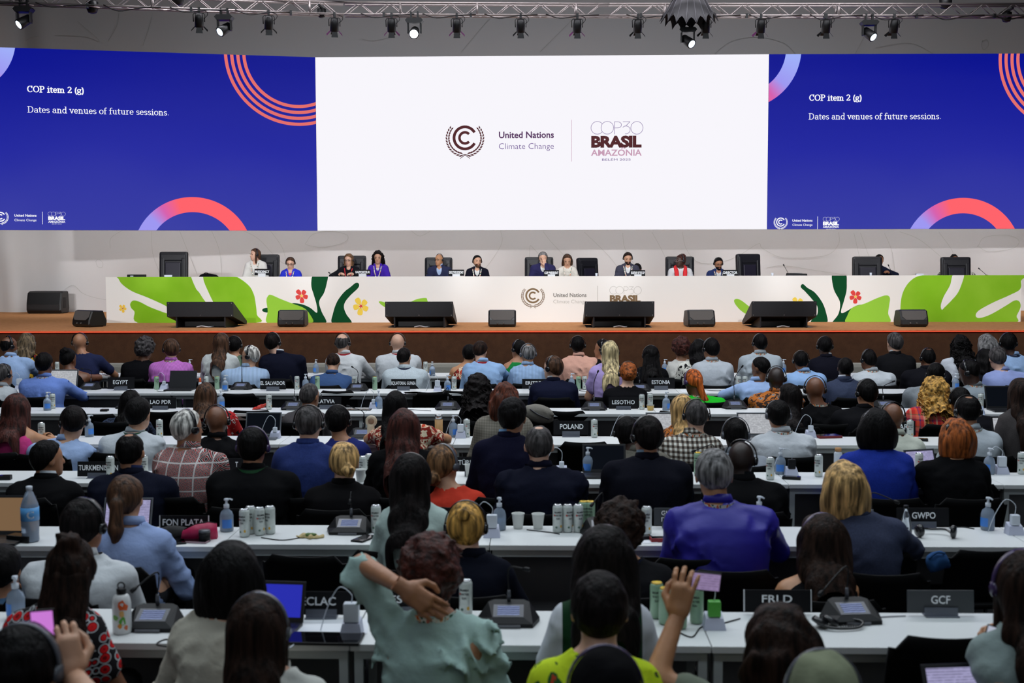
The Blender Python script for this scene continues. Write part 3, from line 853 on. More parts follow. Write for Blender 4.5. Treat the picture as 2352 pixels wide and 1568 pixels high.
# pleated umbrella rain cover
c, an = truss_pt(1583); P_ = at_y(1583, -30, c.y - .32)
t = thing('umbrella_cover', P_, 'large black pleated umbrella hung upside down over a lamp on the truss', 'umbrella')
n = 18; V = []; F = []
for ring in range(7):
    q = ring / 6
    for k in range(n * 4):
        a = 2 * PI * k / (n * 4); rib = abs(math.sin(a * n / 2))
        r = (.16 + .36 * q ** .85) * (1 - .10 * rib * q); z = -.02 - .70 * q + (.13 * rib * q ** 3)
        z += .12 * (abs(math.cos(a))) ** 1.5 * q ** 2
        V.append((r * math.cos(a), r * .75 * math.sin(a), z))
m_ = n * 4
for ring in range(6):
    for k in range(m_): F.append((ring * m_ + k, ring * m_ + (k + 1) % m_, (ring + 1) * m_ + (k + 1) % m_, (ring + 1) * m_ + k))
F.append(tuple(range(m_)))
o = MB().add(V, F).build('canopy', mat('umbrella_cloth', rgb(44, 42, 46), .6), t); sm = o.modifiers.new('thick', 'SOLIDIFY'); sm.thickness = .006
mb = MB()
for k in range(n):
    a = 2 * PI * k / n; mb.tube([V[r_ * m_ + k * 4] for r_ in range(7)], .006, 5)
mb.build('ribs', mat('rib_grey', rgb(92, 90, 96), .4), t)
MB().tube([(0, .1, .02), (0, .3, .14)], .02, 8).build('hanger', blk2, t)

# ================================================================== people: implicit surfaces turned into meshes
E12 = []
for ax in range(3):
    for b in range(2):
        for c in range(2):
            a0 = [0, 0, 0]; o = [i for i in range(3) if i != ax]
            a0[o[0]] = b; a0[o[1]] = c; a1 = list(a0); a1[ax] = 1
            E12.append((tuple(a0), tuple(a1)))


def nets(xs, ys, zs, F):
    """surface nets on a warped grid"""
    nx, ny, nz = F.shape
    S = F < 0
    C = S[:-1, :-1, :-1].astype(np.int8)
    for dx in (0, 1):
        for dy in (0, 1):
            for dz in (0, 1):
                if dx + dy + dz: C = C + S[dx:nx - 1 + dx, dy:ny - 1 + dy, dz:nz - 1 + dz]
    I, J, K = np.nonzero((C > 0) & (C < 8))
    if len(I) == 0: return np.zeros((0, 3)), np.zeros((0, 4), int)
    acc = np.zeros((len(I), 3)); cnt = np.zeros(len(I))
    for a, b in E12:
        fa = F[I + a[0], J + a[1], K + a[2]]; fb = F[I + b[0], J + b[1], K + b[2]]
        m = (fa < 0) != (fb < 0)
        t = np.where(m, fa / np.where(m, fa - fb, 1), 0)
        pa = np.stack([xs[I + a[0]], ys[J + a[1]], zs[K + a[2]]], 1); pb = np.stack([xs[I + b[0]], ys[J + b[1]], zs[K + b[2]]], 1)
        acc += np.where(m[:, None], pa + (pb - pa) * t[:, None], 0); cnt += m
    V = acc / cnt[:, None]
    idx = -np.ones((nx - 1, ny - 1, nz - 1), dtype=np.int32); idx[I, J, K] = np.arange(len(I))
    Q = []
    # x edges
    m = S[:-1, 1:-1, 1:-1] != S[1:, 1:-1, 1:-1]; i, j, k = np.nonzero(m); j = j + 1; k = k + 1
    q = np.stack([idx[i, j - 1, k - 1], idx[i, j, k - 1], idx[i, j, k], idx[i, j - 1, k]], 1); f = S[i, j, k]; q[~f] = q[~f][:, ::-1]; Q.append(q)
    m = S[1:-1, :-1, 1:-1] != S[1:-1, 1:, 1:-1]; i, j, k = np.nonzero(m); i = i + 1; k = k + 1
    q = np.stack([idx[i - 1, j, k - 1], idx[i - 1, j, k], idx[i, j, k], idx[i, j, k - 1]], 1); f = S[i, j, k]; q[~f] = q[~f][:, ::-1]; Q.append(q)
    m = S[1:-1, 1:-1, :-1] != S[1:-1, 1:-1, 1:]; i, j, k = np.nonzero(m); i = i + 1; j = j + 1
    q = np.stack([idx[i - 1, j - 1, k], idx[i, j - 1, k], idx[i, j, k], idx[i - 1, j, k]], 1); f = S[i, j, k]; q[~f] = q[~f][:, ::-1]; Q.append(q)
    return V, np.concatenate(Q)


class Field:
    def __init__(s, xs, ys, zs):
        s.xs, s.ys, s.zs = [np.asarray(a, dtype=np.float32) for a in (xs, ys, zs)]
        s.F = np.full((len(xs), len(ys), len(zs)), 0.2, dtype=np.float32)

    def sub(s, lo, hi, m):
        sl = []
        for a, l, h in zip((s.xs, s.ys, s.zs), lo, hi):
            i0 = max(0, int(np.searchsorted(a, l - m)) - 1); i1 = min(len(a), int(np.searchsorted(a, h + m)) + 1)
            sl.append(slice(i0, i1))
        X = s.xs[sl[0]][:, None, None]; Y = s.ys[sl[1]][None, :, None]; Z = s.zs[sl[2]][None, None, :]
        return tuple(sl), X, Y, Z

    def join(s, sl, d, k):
        A = s.F[sl]
        if k <= 0: s.F[sl] = np.minimum(A, d); return
        h = np.clip(0.5 + 0.5 * (A - d) / k, 0, 1)
        s.F[sl] = A + (d - A) * h - k * h * (1 - h)

    def cut(s, sl, d, k=0.005):
        """keep only where d<0"""
        A = s.F[sl]; h = np.clip(0.5 - 0.5 * (A - d) / k, 0, 1)
        s.F[sl] = A + (d - A) * h + k * h * (1 - h)

    def cone(s, a, b, ra, rb, k=0.03, inf=0.0, sq=None, M=None, sub=False, noise=None):
        a = np.asarray(a, float); b = np.asarray(b, float); ra += inf; rb += inf
        R = max(ra, rb); lo = np.minimum(a, b) - R; hi = np.maximum(a, b) + R
        sl, X, Y, Z = s.sub(lo, hi, k + 0.02)
        if min(X.size, Y.size, Z.size) == 0: return
        d = b - a; L2 = float(d @ d) + 1e-12
        t = np.clip(((X - a[0]) * d[0] + (Y - a[1]) * d[1] + (Z - a[2]) * d[2]) / L2, 0, 1)
        qx = X - a[0] - d[0] * t; qy = Y - a[1] - d[1] * t; qz = Z - a[2] - d[2] * t
        if sq: qx = qx / sq[0]; qy = qy / sq[1]
        D = np.sqrt(qx * qx + qy * qy + qz * qz) - (ra + (rb - ra) * t)
        if sq: D = D * min(1, min(sq))
        if noise is not None: D = D + noise(X, Y, Z)
        if sub: s.cut(sl, -D, k)
        else: s.join(sl, D, k)

    def ell(s, c, r, k=0.02, R=None, sub=False, noise=None):
        """ellipsoid; R = 3x3 rotation (world = R local)"""
        c = np.asarray(c, float); r = np.asarray(r, float); m = r.max()
        sl, X, Y, Z = s.sub(c - m, c + m, k + 0.02)
        if min(X.size, Y.size, Z.size) == 0: return
        x, y, z = X - c[0], Y - c[1], Z - c[2]
        if R is not None:
            x, y, z = (R[0, 0] * x + R[1, 0] * y + R[2, 0] * z), (R[0, 1] * x + R[1, 1] * y + R[2, 1] * z), (R[0, 2] * x + R[1, 2] * y + R[2, 2] * z)
        k0 = np.sqrt((x / r[0]) ** 2 + (y / r[1]) ** 2 + (z / r[2]) ** 2)
        k1 = np.sqrt((x / r[0] ** 2) ** 2 + (y / r[1] ** 2) ** 2 + (z / r[2] ** 2) ** 2) + 1e-9
        D = k0 * (k0 - 1) / k1
        if noise is not None: D = D + noise(X, Y, Z)
        if sub: s.cut(sl, -D, k)
        else: s.join(sl, D, k)

    def plane(s, p, n, k=0.006):
        """remove the side the normal points to"""
        n = np.asarray(n, float); n /= np.linalg.norm(n)
        X = s.xs[:, None, None]; Y = s.ys[None, :, None]; Z = s.zs[None, None, :]
        s.cut((slice(None),) * 3, ((X - p[0]) * n[0] + (Y - p[1]) * n[1] + (Z - p[2]) * n[2]).astype(np.float32), k)

    def mesh(s): return nets(s.xs, s.ys, s.zs, s.F)


def axis(segs):
    """segs: list of (x0,x1,step), touching"""
    out = [segs[0][0]]
    for a, b, st in segs:
        n = max(1, int(round((b - a) / st))); out += list(np.linspace(a, b, n + 1)[1:])
    return np.array(out)


def wob(seed, f, amp, st=(1, 1, 1)):
    r = np.random.RandomState(seed); K = r.normal(size=(12, 3)); K *= (r.uniform(.75, 1.5, 12) * f * 1.35 / np.linalg.norm(K, axis=1))[:, None]; K *= np.array(st); P = r.uniform(0, 6.28, 12)

    def g(X, Y, Z):
        s_ = 0
        for k, p_ in zip(K, P): s_ = s_ + np.sin(k[0] * X + k[1] * Y + k[2] * Z + p_)
        return (s_ * amp / 3.2).astype(np.float32)
    return g


def folds(seed, amp):
    r = np.random.RandomState(seed); K = r.normal(size=(5, 3)) * np.array((13, 13, 20)); P = r.uniform(0, 6.28, 5); a, b = wob(seed + 5, 16, 1.6), wob(seed + 9, 11, 1.0)

    def g(X, Y, Z):
        w_ = a(X, Y, Z); s_ = 0
        for k, p_ in zip(K, P): s_ = s_ + (1 - np.abs(np.sin(k[0] * X + k[1] * Y + k[2] * Z + p_ + w_))) ** 2
        return ((s_ / 5 - .22) * amp * 2.2 * np.clip(b(X, Y, Z) + .6, 0, 1.4) * -1).astype(np.float32)
    return g


def ik(sh, wr, l1, l2, pole):
    sh, wr, pole = Vector(sh), Vector(wr), Vector(pole)
    d = wr - sh; L = d.length
    if L > (l1 + l2) * .985: k = L / ((l1 + l2) * .985); l1 *= k; l2 *= k
    u = d.normalized(); a = (l1 * l1 - l2 * l2 + L * L) / (2 * L); h = math.sqrt(max(l1 * l1 - a * a, 0))
    p = pole - u * pole.dot(u); p.normalize()
    return sh + u * a + p * h


def hand_field(seed_pose, step):
    """hand in its own frame: wrist at origin, fingers towards +Y, palm facing -Z, thumb on -X side"""
    curl, spread, thumb = seed_pose
    f = Field(axis([(-.085, .075, step)]), axis([(-.04, .215, step)]), axis([(-.11, .05, step)]))
    f.cone((0, -.035, 0), (0, .02, 0), .024, .026, .01, sq=(1.1, 1))
    f.cone((-.018, .02, 0), (-.022, .085, .002), .020, .017, .012)
    f.cone((0.0, .02, 0), (0.0, .09, .004), .020, .017, .012)
    f.cone((.018, .02, 0), (.022, .082, 0), .019, .016, .012)
    fin = [(-.031, .090, .072, .0092), (-.010, .096, .080, .0095), (.011, .093, .074, .0090), (.031, .084, .058, .0080)]
    for i, (x, y, L, r) in enumerate(fin):
        a = Vector((x, y, 0.002)); ang = -curl[i] * .35; sp = (i - 1.5) * spread
        for j, (q, rr) in enumerate(((.46, 1.0), (.30, .93), (.24, .82))):
            d = Vector((math.sin(sp) * math.cos(ang), math.cos(sp) * math.cos(ang), math.sin(ang)))
            b = a + d * L * q
            f.cone(a, b, r * rr, r * rr * .93, .004)
            a = b; ang -= curl[i] * (.55 + .1 * j)
    t0 = Vector((-.026, .018, -.006)); t1 = t0 + Vector((-.030, .030, -.012 - .01 * thumb)); t2 = t1 + Vector((-.012 + .018 * thumb, .030, -.012 * thumb)); t3 = t2 + Vector((.004 + .012 * thumb, .024, -.008 * thumb))
    f.cone(t0, t1, .017, .0125, .010); f.cone(t1, t2, .0118, .0105, .004); f.cone(t2, t3, .0105, .0085, .003)
    V, Q = f.mesh()
    return V, Q


HANDS = {}


def hand(kind, side, wr, d, pn, scale=1.0, step=.0075):
    """placed hand verts; d finger direction, pn back-of-hand normal; side -1 left(thumb mirrored)"""
    key = (kind, step)
    if key not in HANDS:
        pose = {'relax': ((.55, .6, .65, .7), .06, .4), 'flat': ((.12, .1, .12, .15), .05, .1), 'grip': ((1.5, 1.5, 1.5, 1.5), .03, .9), 'phone': ((.95, 1.0, 1.0, .35), .10, .9),
                'cup': ((.7, .75, .8, .85), .05, .8), 'neck': ((.45, .4, .4, .45), .06, .3), 'point': ((.25, 1.3, 1.4, 1.5), .03, .9)}[kind]
        HANDS[key] = hand_field(pose, step)
    V, Q = HANDS[key]
    y = Vector(d).normalized(); z = Vector(pn); z = (z - y * z.dot(y)).normalized(); x = y.cross(z)
    M = np.array([x, y, z]).T
    W_ = V.copy() * scale
    if side < 0: W_[:, 0] *= -1; Q2 = Q[:, ::-1]
    else: Q2 = Q
    return W_ @ M.T + np.array(wr), Q2


def euler_R(yaw, pitch, roll):
    return np.array(Matrix.Rotation(yaw, 3, 'Z') @ Matrix.Rotation(-pitch, 3, 'X') @ Matrix.Rotation(roll, 3, 'Y'))


SKIN = {}


def skin(tone):
    cols = {'fair': (226, 178, 152), 'light': (210, 160, 130), 'tan': (178, 124, 92), 'brown': (122, 78, 54), 'dark': (72, 46, 36), 'deep': (46, 32, 27), 'warm': (196, 140, 100)}
    c = cols[tone]
    return mat('skin_' + tone, rgb(*c), 0.48, bump=(120, .08), vary=(18, rgb(*[int(v * .93) for v in c])))


HAIR_COL = {'black': (15, 12, 13), 'soft_black': (23, 18, 18), 'dark_brown': (40, 27, 21), 'brown': (78, 52, 36), 'light_brown': (120, 86, 56), 'red_brown': (96, 48, 32), 'auburn': (160, 84, 36), 'orange': (186, 92, 36),
            'blonde': (206, 182, 138), 'gold': (196, 148, 74), 'straw': (200, 160, 104), 'grey': (120, 118, 118), 'dark_grey': (70, 66, 66), 'white': (200, 196, 190), 'salt': (92, 90, 92), 'mahogany': (70, 34, 28), 'ash': (110, 92, 70)}


def hair_mat(col, curly=False):
    n = 'hair_' + col + ('_curly' if curly else '')
    c = HAIR_COL[col]; c2 = [min(255, int(v * 1.25 + 5)) for v in c]; c0 = [int(v * .5) for v in c]
    return mat(n, rgb(*c0), 0.55, spec=(.10 if sum(c) < 90 else .2), vary=(40 if curly else 46, rgb(*c2), (1, 1, 1) if curly else (1, 1, .09)), bump=((60, 1.0) if curly else (80, .9, (1, 1, .07))))


def cloth_mat(key):
    """garment materials by key"""
    if key in MC: return MC[key]
    K = key.split(':'); kind = K[0]
    c = tuple(int(v) for v in K[1].split(',')) if len(K) > 1 else (128, 128, 128)
    dark = sum(c) < 130
    if dark: c = tuple(int(v * .72) for v in c)
    if kind == 'plain': return mat(key, rgb(*c), .9, spec=.06 if dark else .2, bump=(22, .55), vary=(5, rgb(*[int(v * .93) for v in c])))
    if kind == 'suit': return mat(key, rgb(*c), .9, spec=.06 if dark else .2, bump=(260, .12), vary=(120, rgb(*[min(255, int(v * 1.12) + 2) for v in c])))
    if kind == 'satin': return mat(key, rgb(*c), .5, spec=.4, bump=(10, .4))
    m = bpy.data.materials.new(key); m.use_nodes = True; t = m.node_tree; p = t.nodes['Principled BSDF']
    p.inputs['Roughness'].default_value = .85; p.inputs['Specular IOR Level'].default_value = .2
    tc = nn(t, 'ShaderNodeTexCoord'); ob = tc.outputs['Object']

    def ramp(src, stops, interp='CONSTANT'):
        r = nn(t, 'ShaderNodeValToRGB'); r.color_ramp.interpolation = interp
        while len(r.color_ramp.elements) < len(stops): r.color_ramp.elements.new(.5)
        for e, (q, cc) in zip(r.color_ramp.elements, stops): e.position = q; e.color = rgb(*cc)
        t.links.new(src, r.inputs[0]); return r.outputs[0]

    def wave(scale, direction, prof='SIN', dist=0.0):
        w = nn(t, 'ShaderNodeTexWave', Scale=scale, Distortion=dist); w.bands_direction = direction; w.wave_profile = prof
        t.links.new(ob, w.inputs['Vector']); return w.outputs['Fac']

    def math_(op, a, b):
        n_ = nn(t, 'ShaderNodeMath', operation=op)
        for i, v in enumerate((a, b)):
            if isinstance(v, (int, float)): n_.inputs[i].default_value = v
            else: t.links.new(v, n_.inputs[i])
        return n_.outputs[0]
    out = None
    if kind == 'stripe': out = ramp(wave(22, 'X'), [(0, c), (.62, tuple(int(v * .78) for v in c))])
    elif kind == 'check':
        a = math_('GREATER_THAN', wave(9, 'X'), .5); b = math_('GREATER_THAN', wave(9, 'Z'), .5)
        out = ramp(math_('MULTIPLY', math_('ADD', a, b), .45), [(0, (52, 44, 40)), (.3, (128, 118, 108)), (.75, (214, 214, 206))])
    elif kind == 'pinafore':   # green bodice with white sleeves
        sx = nn(t, 'ShaderNodeSeparateXYZ'); t.links.new(ob, sx.inputs[0])
        out = ramp(math_('ABSOLUTE', sx.outputs['X'], 0), [(0, (16, 58, 30)), (.142, (210, 214, 222))])
    elif kind == 'tweed': out = ramp(math_('MULTIPLY', math_('ADD', wave(16, 'X'), wave(16, 'Z')), .5), [(0, c), (.8, tuple(int(v * .8) for v in c))], 'LINEAR')
    elif kind in ('floral', 'print'):
        pal = {'yellow': [(0, (24, 22, 24)), (.36, (206, 160, 40)), (.52, (30, 26, 26)), (.68, (150, 40, 30)), (.8, (60, 70, 40))],
               'red': [(0, (150, 26, 30)), (.3, (214, 206, 200)), (.38, (168, 30, 32)), (.62, (40, 20, 22)), (.75, (190, 40, 38))],
               'orange': [(0, (172, 96, 36)), (.32, (60, 44, 36)), (.45, (188, 108, 44)), (.6, (120, 132, 140)), (.68, (96, 52, 28))],
               'bw': [(0, (22, 22, 24)), (.4, (222, 220, 210)), (.62, (28, 26, 28))],
               'bluedot': [(0, (24, 30, 46)), (.5, (60, 74, 100)), (.6, (22, 26, 40))],
               'vest': [(0, (196, 220, 36)), (.45, (206, 230, 40)), (.62, (40, 90, 40)), (.7, (200, 60, 40)), (.74, (196, 220, 36))],
               'redbrown': [(0, (190, 66, 40)), (.4, (226, 210, 180)), (.5, (140, 40, 30)), (.7, (60, 40, 34))]}[K[2]]
        v = nn(t, 'ShaderNodeTexNoise', Scale=float(K[3]) if len(K) > 3 else 14, Detail=2.5, Distortion=.8); t.links.new(ob, v.inputs['Vector']); out = ramp(v.outputs[0], pal)
    elif kind == 'fan':   # rows of red scallops with grey rims
        mp = nn(t, 'ShaderNodeMapping'); mp.inputs['Scale'].default_value = (1, .6, 1); t.links.new(ob, mp.inputs[0])
        v = nn(t, 'ShaderNodeTexVoronoi', Scale=25, Randomness=.2); t.links.new(mp.outputs[0], v.inputs['Vector'])
        out = ramp(v.outputs['Distance'], [(0, (120, 12, 16)), (.20, (206, 22, 28)), (.40, (26, 22, 26)), (.46, (200, 204, 208)), (.53, (26, 24, 28))])
    elif kind == 'tapa':   # panels of diamonds, zigzags and bars in dark red, black and white
        v = nn(t, 'ShaderNodeTexBrick', Scale=6.5); v.offset = 0.0; v.inputs['Mortar Size'].default_value = .028; v.inputs['Row Height'].default_value = .55; v.inputs['Brick Width'].default_value = .6
        v.inputs['Color1'].default_value = (0, 0, 0, 1); v.inputs['Color2'].default_value = (1, 1, 1, 1)
        mp = nn(t, 'ShaderNodeMapping'); mp.inputs['Rotation'].default_value = (PI / 2, 0, 0); t.links.new(ob, mp.inputs[0]); t.links.new(mp.outputs[0], v.inputs['Vector'])
        a = wave(3.4, 'X', 'TRI'); b = wave(3.8, 'Z', 'TRI'); z_ = math_('SINE', math_('MULTIPLY', math_('ADD', a, b), 11), 0)
        z2 = math_('SINE', math_('MULTIPLY', math_('SUBTRACT', math_('MULTIPLY', wave(3.8, 'Z', 'TRI'), 2.2), wave(10, 'X', 'TRI')), 7), 0)
        r1 = ramp(math_('ADD', math_('MULTIPLY', z_, .5), .5), [(0, (130, 22, 28)), (.34, (220, 214, 210)), (.68, (44, 28, 34))])
        r2 = ramp(math_('ADD', math_('MULTIPLY', z2, .5), .5), [(0, (60, 32, 38)), (.34, (220, 214, 210)), (.68, (160, 28, 32))])
        sel = math_('GREATER_THAN', v.outputs['Color'], .5)
        m0 = nn(t, 'ShaderNodeMix'); m0.data_type = 'RGBA'; t.links.new(sel, m0.inputs[0]); t.links.new(r1, m0.inputs[6]); t.links.new(r2, m0.inputs[7])
        mx = nn(t, 'ShaderNodeMix'); mx.data_type = 'RGBA'; t.links.new(v.outputs['Fac'], mx.inputs[0]); t.links.new(m0.outputs[2], mx.inputs[6]); mx.inputs[7].default_value = rgb(216, 212, 210); out = mx.outputs[2]
    elif kind == 'plaid':
        a = ramp(wave(3.2, 'X', 'SAW'), [(0, (206, 44, 40)), (.3, (228, 96, 60)), (.5, (60, 60, 110)), (.62, (210, 50, 60)), (.85, (226, 186, 150))])
        b = ramp(wave(3.0, 'Z', 'SAW'), [(0, (214, 52, 44)), (.25, (120, 40, 90)), (.4, (226, 120, 110)), (.7, (60, 100, 70)), (.8, (214, 60, 48))])
        mx = nn(t, 'ShaderNodeMix'); mx.data_type = 'RGBA'; mx.inputs[0].default_value = .5; t.links.new(a, mx.inputs[6]); t.links.new(b, mx.inputs[7]); out = mx.outputs[2]
    t.links.new(out, p.inputs['Base Color'])
    MC[key] = m; return m


def band_mesh(name, r0, r1, h, th, n=28, y_open=False, tilt=0.0, ell_=.92, gap=0.0):
    """flat ring band round the neck: radius r0 at the bottom, r1 at the top; gap = front opening in radians"""
    V = []; F = []
    A = [(PI / 2 + gap / 2 + (2 * PI - gap) * k / (n if not gap else n - 1)) for k in range(n)]
    for a in A:
        c_, s_ = math.cos(a), math.sin(a) * ell_
        zt_ = tilt * math.sin(a)
        for r, z in ((r0, 0), (r1, h), (r1 - th, h), (r0 - th, 0)): V.append((r * c_, r * s_, z + zt_))
    m = n if not gap else n - 1
    for i in range(m):
        j = (i + 1) % n
        for k in range(4): F.append((i * 4 + k, j * 4 + k, j * 4 + (k + 1) % 4, i * 4 + (k + 1) % 4))
    return MB().add(V, F, True).mesh(name)


SH = {}   # shared part meshes


def shared(key, fn, *mats):
    k = (key,) + tuple(m.name for m in mats)
    if k not in SH:
        me = fn()
        for m in mats: me.materials.append(m)
        SH[k] = me
    return SH[k]


def headset_band():
    mb = MB(); P = []
    for k in range(19):
        a = -0.12 + (PI + .24) * k / 18
        P.append((.098 * math.cos(a), -.004, .122 * math.sin(a)))
    V = []; F = []
    for i, p in enumerate(P):
        a = Vector(p); n_ = Vector((p[0], 0, p[2])).normalized()
        for dy, dr in ((-.011, 0), (.011, 0), (.011, .006), (-.011, .006)): V.append(a + n_ * dr + Vector((0, dy, 0)))
    for i in range(18):
        for k in range(4): F.append((i * 4 + k, i * 4 + (k + 1) % 4, i * 4 + 4 + (k + 1) % 4, i * 4 + 4 + k))
    return mb.add(V, F, True).mesh('headset')


def ear_cup():
    return MB().lathe([(.010, .0), (.027, .002), (.030, .009), (.028, .018), (.018, .024), (.005, .025)], 16, Matrix.Rotation(PI / 2, 4, 'Y')).mesh('ear_cup')


def glasses_mesh():
    mb = MB()
    for sx in (-1, 1):
        mb.tube([(sx * .033 + .026 * math.cos(2 * PI * k / 14), .104 - .006 * abs(math.cos(2 * PI * k / 14)), -.008 + .019 * math.sin(2 * PI * k / 14)) for k in range(15)], .0022, 5, False)
        mb.tube([(sx * .059, .10, -.004), (sx * .084, .06, -.002), (sx * .086, .0, -.006)], .002, 5)
    mb.tube([(-.008, .106, -.004), (0, .108, -.001), (.008, .106, -.004)], .002, 5)
    return mb.mesh('glasses')


def strap_mesh(w=.018):
    """lanyard loop: ring round the nape plus two straps down the chest, neck base at the origin"""
    P = []
    for k in range(17):
        a = PI + PI * k / 16
        P.append(Vector((.082 * math.cos(a), .088 * math.sin(a) - .0, .03 + .012 * math.sin(a))))
    L = [Vector((-.012, .165, -.26)), Vector((-.05, .145, -.14)), Vector((-.075, .09, -.02))] + P + [Vector((.075, .09, -.02)), Vector((.05, .145, -.14)), Vector((.012, .165, -.26))]
    V = []; F = []
    for i, p in enumerate(L):
        V += [p + Vector((0, 0, w / 2)), p - Vector((0, 0, w / 2))] if 3 <= i < len(L) - 3 else [p + Vector((w / 2, 0, 0)) * (1 if i < 3 else -1), p - Vector((w / 2, 0, 0)) * (1 if i < 3 else -1)]
    for i in range(len(L) - 1): F.append((2 * i, 2 * i + 1, 2 * i + 3, 2 * i + 2))
    return MB().add(V, F, True).mesh('lanyard')


def lanyard_mat(kind):
    if ('lan_' + kind) in MC: return MC['lan_' + kind]
    if kind == 'red': return mat('lan_red', rgb(190, 30, 40), .6)
    if kind == 'green': return mat('lan_green', rgb(30, 90, 50), .6)
    if kind == 'dark': return mat('lan_dark', rgb(30, 40, 70), .6)
    m = bpy.data.materials.new('lan_' + kind); m.use_nodes = True; t = m.node_tree; p = t.nodes['Principled BSDF']; p.inputs['Roughness'].default_value = .6
    tc = nn(t, 'ShaderNodeTexCoord'); v = nn(t, 'ShaderNodeTexNoise', Scale=48, Detail=1.0); t.links.new(tc.outputs['Object'], v.inputs[0])
    r = nn(t, 'ShaderNodeValToRGB'); r.color_ramp.interpolation = 'CONSTANT'
    st = [(0, (40, 90, 60)), (.40, (222, 222, 214)), (.56, (224, 140, 50)), (.62, (200, 50, 40)), (.70, (226, 226, 220))]
    while len(r.color_ramp.elements) < len(st): r.color_ramp.elements.new(.5)
    for e, (q, c) in zip(r.color_ramp.elements, st): e.position = q; e.color = rgb(*c)
    t.links.new(v.outputs[0], r.inputs[0]); t.links.new(r.outputs[0], p.inputs['Base Color'])
    MC['lan_' + kind] = m; return m


trouser_m = mat('trousers_dark', rgb(28, 28, 34), .85); shoe_m = mat('shoes_black', rgb(18, 16, 16), .4)
chair_blk = mat('chair_black', rgb(9, 9, 10), .6, spec=.12, bump=(200, .1)); metal_dk = mat('chair_frame_grey', rgb(70, 70, 74), .35, .8)


